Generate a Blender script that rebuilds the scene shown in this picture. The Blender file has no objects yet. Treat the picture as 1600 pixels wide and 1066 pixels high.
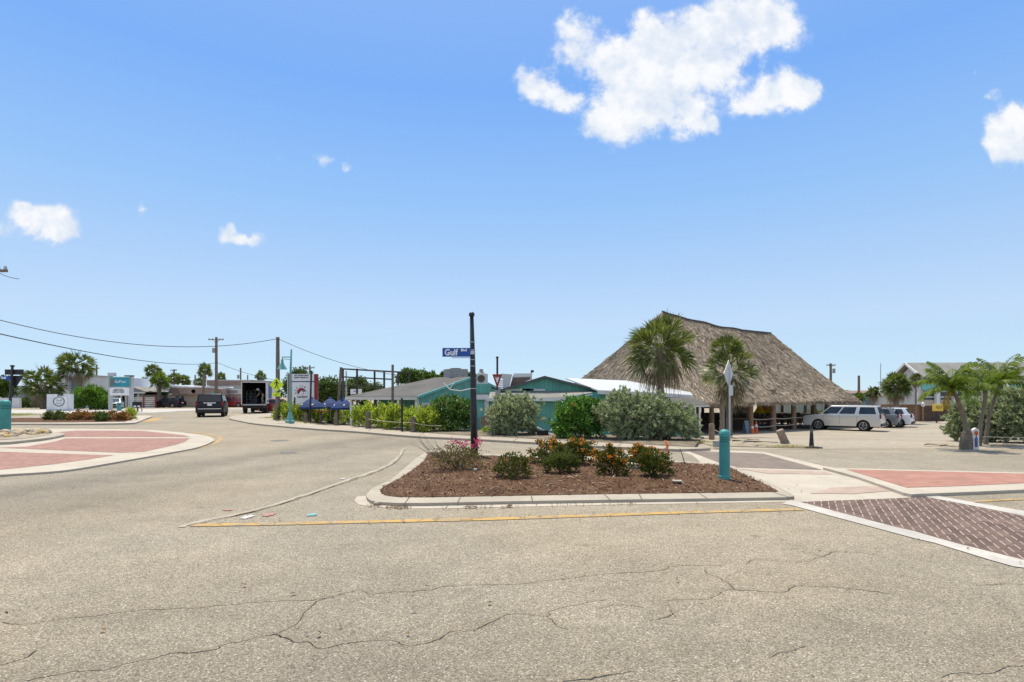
import bpy, bmesh, math, random
from mathutils import Vector, Matrix, noise
R = random.Random(7)
PI = math.pi
rad = math.radians
S = bpy.context.scene
COL = S.collection
F, CH, HZ = 889.0, 1.7, 619.5          # focal length in photo pixels, eye height, horizon row

# ------------------------------------------------------------------ terrain
def sstep(a, b, x):
    t = min(1, max(0, (x - a) / (b - a)))
    return t * t * (3 - 2 * t)
def lerp(a, b, t): return a + (b - a) * t
def terr(x, y):
    if y < 8: return 0.0
    u = x / y
    rr = sstep(-0.42, -0.2, u)
    if rr <= 0: return 0.0
    if u < 0: y0 = lerp(25.5, 31, min(1, -u / 0.3))
    else: y0 = lerp(25.5, 19, min(1, u / 0.3))
    ln = lerp(8, 22, sstep(0, 0.3, u))
    return -0.95 * rr * sstep(y0, y0 + ln, y)
def at(px, py, h=0.0):
    u = (px - 800) / F; k = (py - HZ) / F
    y = 2.0
    while y < 400:
        if CH - k * y <= terr(u * y, y) + h:
            lo, hi = y - 0.5, y
            for _ in range(30):
                m = (lo + hi) / 2
                if CH - k * m <= terr(u * m, m) + h: hi = m
                else: lo = m
            return Vector((u * hi, hi, terr(u * hi, hi) + h))
        y += 0.5
    return Vector((u * 400, 400, h))
def W(px, d, h=0.0):
    x = (px - 800) / F * d
    return Vector((x, d, terr(x, d) + h))
def P(px, py, d):
    return Vector(((px - 800) / F * d, d, CH - (py - HZ) / F * d))
def zz(py, d): return CH - (py - HZ) / F * d

# ------------------------------------------------------------------ materials
MATS = {}
def newmat(name):
    m = bpy.data.materials.new(name); m.use_nodes = True
    nt = m.node_tree; nt.nodes.clear()
    o = nt.nodes.new('ShaderNodeOutputMaterial')
    b = nt.nodes.new('ShaderNodeBsdfPrincipled')
    nt.links.new(b.outputs[0], o.inputs[0])
    MATS[name] = m
    return m, nt, b, o
def nd(nt, t, **kw):
    n = nt.nodes.new('ShaderNode' + t)
    for k, v in kw.items():
        if k.startswith('i_'):
            n.inputs[int(k[2:])].default_value = v
        else: setattr(n, k, v)
    return n
def mth(nt, op, a, b=None, c=None):
    n = nt.nodes.new('ShaderNodeMath'); n.operation = op
    for i, v in enumerate((a, b, c)):
        if v is None: continue
        if isinstance(v, (int, float)): n.inputs[i].default_value = v
        else: nt.links.new(v, n.inputs[i])
    return n.outputs[0]
def noise_n(nt, vec, scale, detail=4, rough=0.55):
    n = nt.nodes.new('ShaderNodeTexNoise'); n.inputs['Scale'].default_value = scale
    n.inputs['Detail'].default_value = detail; n.inputs['Roughness'].default_value = rough
    nt.links.new(vec, n.inputs['Vector']); return n.outputs[0]
def mixc(nt, fac, a, b, mode='MIX'):
    n = nt.nodes.new('ShaderNodeMix'); n.data_type = 'RGBA'; n.blend_type = mode
    for sock, v in ((n.inputs[0], fac), (n.inputs[6], a), (n.inputs[7], b)):
        if isinstance(v, (int, float)): sock.default_value = v
        elif isinstance(v, tuple): sock.default_value = (*v[:3], 1)
        else: nt.links.new(v, sock)
    return n.outputs[2]
def ramp(nt, fac, stops, interp='LINEAR'):
    n = nt.nodes.new('ShaderNodeValToRGB'); n.color_ramp.interpolation = interp
    e = n.color_ramp.elements
    while len(e) < len(stops): e.new(0.5)
    for q, (p, c) in zip(e, stops):
        q.position = p; q.color = (*c, 1) if isinstance(c, tuple) else (c, c, c, 1)
    nt.links.new(fac, n.inputs[0]); return n.outputs[0]
def mrange(nt, v, a, b, c, d, smooth=False):
    n = nt.nodes.new('ShaderNodeMapRange')
    if smooth: n.interpolation_type = 'SMOOTHSTEP'
    nt.links.new(v, n.inputs[0])
    for i, q in enumerate((a, b, c, d)): n.inputs[i + 1].default_value = q
    return n.outputs[0]
def coord(nt, kind='Object'):
    return nt.nodes.new('ShaderNodeTexCoord').outputs[kind]
def bump(nt, b, h, strength=0.3, dist=0.02):
    n = nt.nodes.new('ShaderNodeBump'); n.inputs['Strength'].default_value = strength; n.inputs['Distance'].default_value = dist
    nt.links.new(h, n.inputs['Height']); nt.links.new(n.outputs[0], b.inputs['Normal'])

def mat(name, col, rough=0.6, var=0.18, scale=2.0, bmp=0.0, bscale=30.0, metal=0.0, spec=0.4, dirt=None, coat=0.0):
    m, nt, b, o = newmat(name)
    c = coord(nt)
    n1 = noise_n(nt, c, scale, 6, 0.6)
    f = mrange(nt, n1, 0.3, 0.7, 1 - var, 1 + var)
    base = mixc(nt, 1.0, col, f, 'MULTIPLY')
    if dirt:
        n2 = noise_n(nt, c, scale * 0.6 + 0.3, 8, 0.7)
        base = mixc(nt, mrange(nt, n2, 0.52, 0.72, 0, 0.6), base, dirt)
    nt.links.new(base, b.inputs['Base Color'])
    b.inputs['Roughness'].default_value = rough; b.inputs['Metallic'].default_value = metal
    b.inputs['Specular IOR Level'].default_value = spec
    b.inputs['Coat Weight'].default_value = coat; b.inputs['Coat Roughness'].default_value = 0.05
    if bmp: bump(nt, b, noise_n(nt, c, bscale, 4), bmp, 0.01)
    return m
def leafmat(name, cols, transl=0.35, rough=0.5):
    m, nt, b, o = newmat(name)
    g = nt.nodes.new('ShaderNodeNewGeometry')
    st = [(i / max(1, len(cols) - 1), c) for i, c in enumerate(cols)]
    c = ramp(nt, g.outputs['Random Per Island'], st)
    nt.links.new(c, b.inputs['Base Color']); b.inputs['Roughness'].default_value = rough
    b.inputs['Specular IOR Level'].default_value = 0.22
    t = nt.nodes.new('ShaderNodeBsdfTranslucent')
    tc = mixc(nt, 1.0, c, (1.5, 1.6, 0.8), 'MULTIPLY'); nt.links.new(tc, t.inputs[0])
    mx = nt.nodes.new('ShaderNodeMixShader'); mx.inputs[0].default_value = transl
    nt.links.new(b.outputs[0], mx.inputs[1]); nt.links.new(t.outputs[0], mx.inputs[2]); nt.links.new(mx.outputs[0], o.inputs[0])
    return m

def make_asphalt():
    m, nt, b, o = newmat('asphalt')
    c = coord(nt)
    big = noise_n(nt, c, 0.16, 5, 0.6); mid = noise_n(nt, c, 1.3, 6, 0.65); fine = noise_n(nt, c, 9, 4, 0.7)
    v = nt.nodes.new('ShaderNodeTexVoronoi'); v.inputs['Scale'].default_value = 115; nt.links.new(c, v.inputs['Vector'])
    sp = nt.nodes.new('ShaderNodeSeparateColor'); nt.links.new(v.outputs['Color'], sp.inputs[0])
    speck = ramp(nt, sp.outputs[0], [(0.0, (0.115, 0.10, 0.073)), (0.22, (0.205, 0.18, 0.133)), (0.78, (0.325, 0.287, 0.212)), (0.94, (0.41, 0.362, 0.275)), (1.0, (0.60, 0.545, 0.46))])
    k = mth(nt, 'MULTIPLY', mrange(nt, big, 0.3, 0.7, 0.82, 1.14), mrange(nt, mid, 0.3, 0.7, 0.90, 1.09))
    k = mth(nt, 'MULTIPLY', k, mrange(nt, fine, 0.25, 0.75, 0.9, 1.1))
    # tyre-worn wheel paths along the left lane and the near lane
    xyz = nt.nodes.new('ShaderNodeSeparateXYZ'); nt.links.new(c, xyz.inputs[0])
    wob = mth(nt, 'MULTIPLY', mth(nt, 'SUBTRACT', mid, 0.5), 1.2)
    lane = mth(nt, 'ADD', mth(nt, 'SUBTRACT', xyz.outputs[0], mth(nt, 'MULTIPLY_ADD', xyz.outputs[1], 0.25, -11.3)), wob)
    for off, wd, amt in ((0.0, 1.0, 0.27), (2.2, 0.8, 0.15), (-4.2, 1.2, 0.12)):
        q = mth(nt, 'DIVIDE', mth(nt, 'SUBTRACT', lane, off), wd)
        g = mth(nt, 'EXPONENT', mth(nt, 'MULTIPLY', mth(nt, 'MULTIPLY', q, q), -1.0))
        k = mth(nt, 'MULTIPLY', k, mth(nt, 'MULTIPLY_ADD', g, -amt, 1.0))
    ln2 = mth(nt, 'ADD', mth(nt, 'SUBTRACT', xyz.outputs[1], mth(nt, 'MULTIPLY', xyz.outputs[0], 0.12)), mth(nt, 'MULTIPLY', wob, 0.7))
    for off, wd, amt in ((3.6, 0.9, 0.18), (5.3, 0.7, 0.08)):
        q = mth(nt, 'DIVIDE', mth(nt, 'SUBTRACT', ln2, off), wd)
        g = mth(nt, 'EXPONENT', mth(nt, 'MULTIPLY', mth(nt, 'MULTIPLY', q, q), -1.0))
        k = mth(nt, 'MULTIPLY', k, mth(nt, 'MULTIPLY_ADD', g, -amt, 1.0))
    hue = noise_n(nt, c, 0.11, 4, 0.55)
    # small oil spots
    v2 = nt.nodes.new('ShaderNodeTexVoronoi'); v2.inputs['Scale'].default_value = 0.9; nt.links.new(c, v2.inputs['Vector'])
    spot = mrange(nt, v2.outputs['Distance'], 0.03, 0.09, 0.72, 1.0, True)
    k = mth(nt, 'MULTIPLY', k, spot)
    tint = mixc(nt, mrange(nt, hue, 0.38, 0.62, 0, 1, True), (0.965, 0.962, 0.985), (1.04, 1.0, 0.955))
    st = nt.nodes.new('ShaderNodeMapping'); st.inputs['Scale'].default_value = (0.35, 2.2, 1); st.inputs['Rotation'].default_value = (0, 0, rad(-8)); nt.links.new(c, st.inputs[0])
    k = mth(nt, 'MULTIPLY', k, mrange(nt, noise_n(nt, st.outputs[0], 0.8, 6, 0.6), 0.55, 0.75, 1.0, 0.88))
    nt.links.new(mixc(nt, 1.0, mixc(nt, 1.0, speck, k, 'MULTIPLY'), tint, 'MULTIPLY'), b.inputs['Base Color'])
    b.inputs['Roughness'].default_value = 0.85; b.inputs['Specular IOR Level'].default_value = 0.25
    bump(nt, b, v.outputs['Distance'], 0.35, 0.004)
    return m
def make_concrete(name, col, var=0.14, stain=(0.30, 0.27, 0.23)):
    m, nt, b, o = newmat(name)
    c = coord(nt)
    n1 = noise_n(nt, c, 0.9, 7, 0.65); n2 = noise_n(nt, c, 14, 5, 0.7); n3 = noise_n(nt, c, 120, 2, 0.5)
    k = mth(nt, 'MULTIPLY', mrange(nt, n1, 0.3, 0.7, 1 - var, 1 + var), mrange(nt, n2, 0.3, 0.7, 0.92, 1.07))
    k = mth(nt, 'MULTIPLY', k, mrange(nt, n3, 0.3, 0.7, 0.93, 1.06))
    base = mixc(nt, 1.0, col, k, 'MULTIPLY')
    n4 = noise_n(nt, c, 2.6, 8, 0.75)
    base = mixc(nt, mrange(nt, n4, 0.53, 0.72, 0, 0.7), base, stain)
    nt.links.new(base, b.inputs['Base Color']); b.inputs['Roughness'].default_value = 0.85
    b.inputs['Specular IOR Level'].default_value = 0.25
    bump(nt, b, n3, 0.25, 0.004)
    return m
def make_paver(name, col, joint, w, h, rot=0.0, amt=0.5):
    m, nt, b, o = newmat(name)
    c = coord(nt)
    mp = nt.nodes.new('ShaderNodeMapping'); mp.inputs['Rotation'].default_value = (0, 0, rot); nt.links.new(c, mp.inputs[0])
    br = nt.nodes.new('ShaderNodeTexBrick'); nt.links.new(mp.outputs[0], br.inputs['Vector'])
    br.inputs['Scale'].default_value = 1; br.inputs['Brick Width'].default_value = w; br.inputs['Row Height'].default_value = h
    br.inputs['Mortar Size'].default_value = 0.006; br.inputs['Mortar Smooth'].default_value = 0.3
    br.inputs['Color1'].default_value = (*[q * 0.86 for q in col], 1); br.inputs['Color2'].default_value = (*[min(1, q * 1.14) for q in col], 1)
    br.inputs['Mortar'].default_value = (*joint, 1)
    n1 = noise_n(nt, c, 0.7, 7, 0.65)
    k = mrange(nt, n1, 0.3, 0.7, 0.88, 1.12)
    n2 = noise_n(nt, c, 1.9, 8, 0.75)
    base = mixc(nt, 1.0, br.outputs[0], k, 'MULTIPLY')
    base = mixc(nt, mrange(nt, n2, 0.50, 0.72, 0, amt), base, (0.36, 0.28, 0.22))
    sm = nt.nodes.new('ShaderNodeMapping'); sm.inputs['Scale'].default_value = (0.5, 3.0, 1); sm.inputs['Rotation'].default_value = (0, 0, 0.25); nt.links.new(c, sm.inputs[0])
    base = mixc(nt, mrange(nt, noise_n(nt, sm.outputs[0], 0.9, 7, 0.65), 0.54, 0.72, 0, 0.4), base, tuple(q * 0.55 for q in col))
    nt.links.new(base, b.inputs['Base Color']); b.inputs['Roughness'].default_value = 0.85
    b.inputs['Specular IOR Level'].default_value = 0.2
    bump(nt, b, br.outputs['Fac'], -0.3, 0.004)
    return m
def make_crosswalk():
    # dark bricks, pale sand in the staggered joints that run across the crossing
    m, nt, b, o = newmat('crosswalk_brick')
    c = coord(nt)
    s = nt.nodes.new('ShaderNodeSeparateXYZ'); nt.links.new(c, s.inputs[0])
    al = mth(nt, 'ADD', mth(nt, 'MULTIPLY', s.outputs[0], 0.46), mth(nt, 'MULTIPLY', s.outputs[1], 0.888))
    ac = mth(nt, 'SUBTRACT', mth(nt, 'MULTIPLY', s.outputs[0], 0.888), mth(nt, 'MULTIPLY', s.outputs[1], 0.46))
    row = mth(nt, 'DIVIDE', ac, 0.1); rf = mth(nt, 'FLOOR', row)
    cx = mth(nt, 'ADD', mth(nt, 'DIVIDE', al, 0.32), mth(nt, 'MULTIPLY', rf, 0.4))
    fx = mth(nt, 'FRACT', cx); fy = mth(nt, 'FRACT', row)
    jn = mth(nt, 'MULTIPLY', mth(nt, 'LESS_THAN', fx, 0.72), mth(nt, 'LESS_THAN', fy, 0.13))
    ygap = mth(nt, 'LESS_THAN', fx, 0.04)
    n1 = noise_n(nt, c, 2.2, 6, 0.65); n2 = noise_n(nt, c, 30, 3, 0.6)
    cell = nt.nodes.new('ShaderNodeTexWhiteNoise'); cell.noise_dimensions = '2D'
    cv = nt.nodes.new('ShaderNodeCombineXYZ'); nt.links.new(mth(nt, 'FLOOR', cx), cv.inputs[0]); nt.links.new(rf, cv.inputs[1]); nt.links.new(cv.outputs[0], cell.inputs['Vector'])
    base = ramp(nt, cell.outputs['Value'], [(0, (0.10, 0.066, 0.053)), (0.5, (0.132, 0.088, 0.07)), (1, (0.165, 0.115, 0.092))])
    base = mixc(nt, 1.0, base, mrange(nt, n1, 0.3, 0.7, 0.8, 1.25), 'MULTIPLY')
    base = mixc(nt, 1.0, base, mrange(nt, n2, 0.3, 0.7, 0.85, 1.15), 'MULTIPLY')
    base = mixc(nt, mth(nt, 'MULTIPLY', ygap, 0.6), base, (0.07, 0.04, 0.035))
    jw = mth(nt, 'MULTIPLY', jn, mrange(nt, n1, 0.35, 0.65, 0.95, 0.45))
    base = mixc(nt, jw, base, (0.50, 0.41, 0.33))
    nt.links.new(base, b.inputs['Base Color']); b.inputs['Roughness'].default_value = 0.8
    b.inputs['Specular IOR Level'].default_value = 0.25
    return m
def make_ground(name, cols, s1, s2, rough=0.9, bmp=0.4):
    m, nt, b, o = newmat(name)
    c = coord(nt)
    n1 = noise_n(nt, c, s1, 8, 0.65); n2 = noise_n(nt, c, s2, 5, 0.7); n3 = noise_n(nt, c, s2 * 7, 3, 0.6)
    base = ramp(nt, n1, [(0.3, cols[0]), (0.5, cols[1]), (0.7, cols[2])])
    base = mixc(nt, 1.0, base, mrange(nt, n2, 0.3, 0.7, 0.85, 1.12), 'MULTIPLY')
    base = mixc(nt, 1.0, base, mrange(nt, n3, 0.25, 0.75, 0.8, 1.2), 'MULTIPLY')
    nt.links.new(base, b.inputs['Base Color']); b.inputs['Roughness'].default_value = rough
    b.inputs['Specular IOR Level'].default_value = 0.15
    bump(nt, b, n3, bmp, 0.02)
    return m
def make_boards(name, col, pitch, rough=0.6, depth=0.6, axis=0, dirt=(0.2, 0.17, 0.14), amt=0.4):
    # vertical boards: a dark groove every pitch metres
    m, nt, b, o = newmat(name)
    c = coord(nt); s = nt.nodes.new('ShaderNodeSeparateXYZ'); nt.links.new(c, s.inputs[0])
    src = s.outputs[axis] if axis < 3 else mth(nt, 'ADD', s.outputs[0], s.outputs[1])
    f = mth(nt, 'FRACT', mth(nt, 'DIVIDE', src, pitch))
    g = mth(nt, 'LESS_THAN', f, 0.09)
    wn = nt.nodes.new('ShaderNodeTexWhiteNoise'); wn.noise_dimensions = '1D'
    nt.links.new(mth(nt, 'FLOOR', mth(nt, 'DIVIDE', src, pitch)), wn.inputs['W'])
    n1 = noise_n(nt, c, 1.5, 7, 0.7)
    base = mixc(nt, 1.0, col, mrange(nt, wn.outputs['Value'], 0, 1, 0.88, 1.1), 'MULTIPLY')
    base = mixc(nt, 1.0, base, mrange(nt, n1, 0.3, 0.7, 0.85, 1.12), 'MULTIPLY')
    base = mixc(nt, mrange(nt, n1, 0.55, 0.75, 0, amt), base, dirt)
    base = mixc(nt, mth(nt, 'MULTIPLY', g, depth), base, tuple(q * 0.35 for q in col))
    nt.links.new(base, b.inputs['Base Color']); b.inputs['Roughness'].default_value = rough
    b.inputs['Specular IOR Level'].default_value = 0.3
    return m
def make_shingle(name, col):
    m, nt, b, o = newmat(name)
    c = coord(nt)
    n1 = noise_n(nt, c, 0.8, 6, 0.6); n2 = noise_n(nt, c, 12, 4, 0.7)
    s = nt.nodes.new('ShaderNodeSeparateXYZ'); nt.links.new(c, s.inputs[0])
    f = mth(nt, 'FRACT', mth(nt, 'DIVIDE', s.outputs[2], 0.045))
    base = mixc(nt, 1.0, col, mrange(nt, n1, 0.3, 0.7, 0.8, 1.2), 'MULTIPLY')
    base = mixc(nt, 1.0, base, mrange(nt, n2, 0.3, 0.7, 0.8, 1.2), 'MULTIPLY')
    base = mixc(nt, 1.0, base, mrange(nt, f, 0, 0.3, 0.7, 1.0), 'MULTIPLY')
    nt.links.new(base, b.inputs['Base Color']); b.inputs['Roughness'].default_value = 0.9
    b.inputs['Specular IOR Level'].default_value = 0.2
    return m
def make_seam(name, col, pitch, rough=0.35, metal=0.0):
    m, nt, b, o = newmat(name)
    c = coord(nt); s = nt.nodes.new('ShaderNodeSeparateXYZ'); nt.links.new(c, s.inputs[0])
    f = mth(nt, 'FRACT', mth(nt, 'DIVIDE', s.outputs[1], pitch))
    n1 = noise_n(nt, c, 1.0, 6, 0.6)
    base = mixc(nt, 1.0, col, mrange(nt, n1, 0.3, 0.7, 0.85, 1.08), 'MULTIPLY')
    base = mixc(nt, mth(nt, 'MULTIPLY', mth(nt, 'LESS_THAN', f, 0.12), 0.45), base, tuple(q * 0.5 for q in col))
    nt.links.new(base, b.inputs['Base Color']); b.inputs['Roughness'].default_value = rough; b.inputs['Metallic'].default_value = metal
    return m
def make_glass(name, col=(0.02, 0.025, 0.03)):
    m, nt, b, o = newmat(name)
    c = coord(nt); n1 = noise_n(nt, c, 1.2, 3, 0.5)
    nt.links.new(mixc(nt, 1.0, col, mrange(nt, n1, 0.3, 0.7, 0.6, 1.5), 'MULTIPLY'), b.inputs['Base Color'])
    b.inputs['Roughness'].default_value = 0.08; b.inputs['Specular IOR Level'].default_value = 0.6
    return m
def make_thatch():
    m, nt, b, o = newmat('thatch')
    g = nt.nodes.new('ShaderNodeNewGeometry'); c = coord(nt)
    base = ramp(nt, g.outputs['Random Per Island'], [(0, (0.21, 0.158, 0.11)), (0.35, (0.345, 0.275, 0.20)), (0.75, (0.45, 0.37, 0.28)), (1, (0.64, 0.55, 0.43))])
    n1 = noise_n(nt, c, 0.35, 6, 0.65); n2 = noise_n(nt, c, 2.0, 5, 0.65)
    base = mixc(nt, 1.0, base, mrange(nt, n1, 0.3, 0.7, 0.75, 1.2), 'MULTIPLY')
    base = mixc(nt, 1.0, base, mrange(nt, n2, 0.3, 0.7, 0.72, 1.25), 'MULTIPLY')
    nt.links.new(base, b.inputs['Base Color']); b.inputs['Roughness'].default_value = 0.85
    b.inputs['Specular IOR Level'].default_value = 0.2
    return m

make_asphalt()
make_concrete('concrete', (0.37, 0.33, 0.265)); make_concrete('concrete_pale', (0.43, 0.385, 0.315), 0.12, (0.33, 0.285, 0.22)); make_concrete('concrete_white', (0.44, 0.418, 0.378), 0.16, (0.29, 0.26, 0.215))
make_concrete('sidewalk_concrete', (0.36, 0.315, 0.25), 0.14); make_concrete('worn_edge', (0.35, 0.32, 0.262), 0.2, (0.26, 0.225, 0.17))
make_paver('pink_paver', (0.30, 0.168, 0.135), (0.26, 0.17, 0.14), 0.2, 0.1, 0.6, 0.35)
make_paver('salmon_paver', (0.34, 0.172, 0.132), (0.29, 0.17, 0.135), 0.2, 0.1, 0.2, 0.3)
make_paver('dull_paver', (0.19, 0.155, 0.13), (0.17, 0.14, 0.12), 0.2, 0.1, 0.3, 0.3)
make_paver('faded_paver', (0.39, 0.30, 0.245), (0.37, 0.29, 0.24), 0.2, 0.1, 0.2, 0.6)
make_crosswalk()
make_ground('sand', ((0.22, 0.18, 0.125), (0.31, 0.265, 0.195), (0.38, 0.33, 0.25)), 0.5, 3.0)
make_ground('lot_gravel', ((0.27, 0.235, 0.18), (0.32, 0.28, 0.22), (0.37, 0.325, 0.26)), 0.22, 2.5, 0.9, 0.2)
make_ground('mulch_soil', ((0.065, 0.034, 0.018), (0.11, 0.06, 0.033), (0.155, 0.092, 0.054)), 2.0, 9.0, 0.9, 0.8)
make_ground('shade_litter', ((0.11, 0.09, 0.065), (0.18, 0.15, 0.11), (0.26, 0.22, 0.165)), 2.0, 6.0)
make_boards('teal_boards', (0.135, 0.39, 0.315), 0.2, 0.6, 0.5, 3)
make_boards('fence_boards', (0.24, 0.125, 0.062), 0.15, 0.8, 0.8)
make_boards('gate_boards', (0.10, 0.065, 0.045), 0.15, 0.8, 0.8)
make_boards('pale_boards', (0.30, 0.33, 0.27), 0.3, 0.7, 0.7)
make_boards('grey_boards', (0.33, 0.35, 0.37), 0.25, 0.7, 0.5)
make_boards('picket_boards', (0.28, 0.19, 0.12), 0.14, 0.8, 0.8)
make_shingle('dark_shingle', (0.115, 0.112, 0.105)); make_shingle('grey_shingle', (0.24, 0.235, 0.215)); make_shingle('pink_shingle', (0.36, 0.25, 0.2))
make_seam('white_metal_roof', (0.60, 0.62, 0.64), 0.45, 0.35)
make_glass('dark_glass'); make_glass('blue_glass', (0.05, 0.08, 0.11)); make_glass('black_glass', (0.008, 0.011, 0.02))
make_thatch()
mat('teal_paint', (0.06, 0.28, 0.255), 0.5, 0.12, 1.5); mat('teal_light', (0.16, 0.46, 0.42), 0.5, 0.1)
mat('lamp_teal', (0.13, 0.33, 0.30), 0.45, 0.08); mat('bollard_teal', (0.05, 0.27, 0.255), 0.55, 0.2, 2.2, 0.06, 20, dirt=(0.10, 0.26, 0.235))
mat('groove_shade', (0.025, 0.15, 0.15), 0.5, 0.1)
mat('white_paint', (0.72, 0.72, 0.70), 0.55, 0.08, 1.2, dirt=(0.52, 0.5, 0.46)); mat('off_white', (0.62, 0.60, 0.55), 0.6, 0.1, 1.5, dirt=(0.45, 0.42, 0.37))
mat('sign_white', (0.78, 0.77, 0.77), 0.45, 0.04, 1.0); mat('sign_red', (0.27, 0.022, 0.026), 0.45, 0.15, 1.0); mat('sign_blue', (0.012, 0.075, 0.33), 0.4, 0.1)
mat('sign_teal', (0.02, 0.25, 0.33), 0.45, 0.35, 3.0); mat('sign_green', (0.02, 0.18, 0.08), 0.5)
mat('fluo', (0.62, 0.80, 0.03), 0.4, 0.04); mat('black_paint', (0.012, 0.013, 0.016), 0.4, 0.2, 4); mat('black_pole', (0.018, 0.020, 0.026), 0.38, 0.3, 6, dirt=(0.06, 0.055, 0.05))
mat('lettering_white', (0.85, 0.87, 0.9), 0.5, 0.02); mat('lettering_black', (0.02, 0.02, 0.025), 0.5, 0.05); mat('lettering_red', (0.45, 0.04, 0.03), 0.5); mat('lettering_navy', (0.06, 0.08, 0.18), 0.5)
mat('galv', (0.42, 0.43, 0.44), 0.4, 0.1, 3, metal=0.6); mat('alu_back', (0.52, 0.53, 0.54), 0.45, 0.08, 3, metal=0.25)
mat('wood_pole', (0.17, 0.135, 0.10), 0.85, 0.3, 5, 0.3, 20); mat('wood_post', (0.27, 0.205, 0.145), 0.85, 0.3, 6, 0.4, 20, dirt=(0.15, 0.11, 0.08)); mat('dark_timber', (0.085, 0.07, 0.058), 0.85, 0.3, 5)
mat('palm_bark', (0.21, 0.172, 0.135), 0.9, 0.35, 8, 0.6, 14); mat('hut_post', (0.23, 0.155, 0.10), 0.8, 0.25, 5, 0.4, 12)
mat('rope', (0.52, 0.47, 0.37), 0.85, 0.15, 20); mat('wire_black', (0.025, 0.025, 0.028), 0.6, 0.1)
mat('rock_tan', (0.42, 0.33, 0.22), 0.85, 0.35, 5, 0.5, 15); mat('rock_grey', (0.26, 0.23, 0.2), 0.85, 0.35, 5, 0.5, 15); mat('rock_ochre', (0.46, 0.32, 0.12), 0.85, 0.3, 5, 0.5, 15)
mat('crack_dark', (0.205, 0.165, 0.115), 0.95, 0.35, 6); mat('joint_dark', (0.13, 0.115, 0.1), 0.95, 0.2, 6)
mat('tyre', (0.02, 0.02, 0.021), 0.85, 0.2, 6); mat('rim_alloy', (0.55, 0.55, 0.56), 0.3, 0.05, metal=0.7); mat('underbody', (0.012, 0.012, 0.013), 0.9)
mat('car_silver', (0.60, 0.585, 0.55), 0.3, 0.03, 1, metal=0.35, coat=0.6); mat('car_white', (0.76, 0.77, 0.79), 0.3, 0.02, coat=0.6); mat('car_navy', (0.004, 0.006, 0.014), 0.3, 0.05, spec=0.3, coat=0.12); mat('car_black', (0.006, 0.007, 0.009), 0.3, 0.05, spec=0.3, coat=0.2); mat('car_red', (0.30, 0.018, 0.02), 0.28, 0.05, coat=0.7); mat('car_grey', (0.16, 0.18, 0.2), 0.28, 0.05, metal=0.3, coat=0.7)
mat('tail_red', (0.17, 0.008, 0.012), 0.25, 0.1); mat('chrome', (0.7, 0.7, 0.72), 0.15, 0.05, metal=0.9); mat('lamp_clear', (0.75, 0.76, 0.78), 0.15, 0.05)
mat('plastic_black', (0.02, 0.02, 0.022), 0.55, 0.1); mat('cone_orange', (0.62, 0.12, 0.03), 0.5, 0.1); mat('hvac_grey', (0.30, 0.295, 0.28), 0.6, 0.12, 2, dirt=(0.2, 0.18, 0.15)); mat('hvac_white', (0.56, 0.55, 0.52), 0.5, 0.08, 2)
mat('umbrella_blue', (0.010, 0.036, 0.125), 0.8, 0.15, 3); mat('umbrella_white', (0.66, 0.66, 0.64), 0.8, 0.1); mat('yellow_cloth', (0.72, 0.55, 0.02), 0.8, 0.15, 5); mat('yellow_sign', (0.72, 0.50, 0.06), 0.5, 0.1)
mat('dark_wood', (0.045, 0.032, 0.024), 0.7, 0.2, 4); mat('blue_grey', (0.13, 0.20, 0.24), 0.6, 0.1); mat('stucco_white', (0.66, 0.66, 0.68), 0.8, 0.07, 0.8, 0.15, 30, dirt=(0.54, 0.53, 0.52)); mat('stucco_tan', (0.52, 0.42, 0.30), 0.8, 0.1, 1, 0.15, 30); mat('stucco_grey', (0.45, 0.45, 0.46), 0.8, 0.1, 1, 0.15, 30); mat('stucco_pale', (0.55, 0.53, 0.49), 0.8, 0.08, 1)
mat('roof_brown', (0.20, 0.14, 0.115), 0.85, 0.15, 2); mat('truck_blue', (0.05, 0.13, 0.30), 0.4, 0.3, 1.5); mat('truck_white', (0.66, 0.67, 0.68), 0.45, 0.08, 2); mat('truck_dark', (0.03, 0.028, 0.027), 0.8, 0.2, 3)
mat('skin', (0.42, 0.24, 0.16), 0.6, 0.05, 5); mat('cap_white', (0.75, 0.73, 0.69), 0.8, 0.06); mat('cloth_dark', (0.03, 0.032, 0.045), 0.9, 0.15, 8); mat('cloth_tan', (0.3, 0.26, 0.2), 0.9, 0.15, 8); mat('hair_dark', (0.03, 0.02, 0.015), 0.8)
mat('twig', (0.16, 0.125, 0.095), 0.9, 0.25, 8); mat('rug_orange', (0.5, 0.2, 0.05), 0.6)
mat('paint_faint', (0.46, 0.45, 0.43), 0.8, 0.25, 25); mat('paint_red', (0.36, 0.19, 0.155), 0.8, 0.3, 25); mat('paint_aqua', (0.17, 0.33, 0.33), 0.8, 0.3, 20); mat('iron', (0.11, 0.105, 0.10), 0.6, 0.2, 9, 0.3, 30)
def make_yellow():
    m, nt, b, o = newmat('yellow_paint')
    c = coord(nt); n1 = noise_n(nt, c, 3.0, 8, 0.75); n2 = noise_n(nt, c, 60, 3, 0.6)
    base = mixc(nt, mrange(nt, n2, 0.35, 0.7, 0, 0.5), (0.46, 0.275, 0.06), (0.38, 0.265, 0.11))
    base = mixc(nt, mrange(nt, n1, 0.47, 0.62, 0, 0.9), base, (0.27, 0.235, 0.175))
    vc = nt.nodes.new('ShaderNodeTexVoronoi'); vc.feature = 'DISTANCE_TO_EDGE'; vc.inputs['Scale'].default_value = 3.2; nt.links.new(c, vc.inputs['Vector'])
    base = mixc(nt, mrange(nt, vc.outputs['Distance'], 0.0, 0.05, 0.75, 0, True), base, (0.14, 0.11, 0.075))
    nt.links.new(base, b.inputs['Base Color']); b.inputs['Roughness'].default_value = 0.8
make_yellow()
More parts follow.
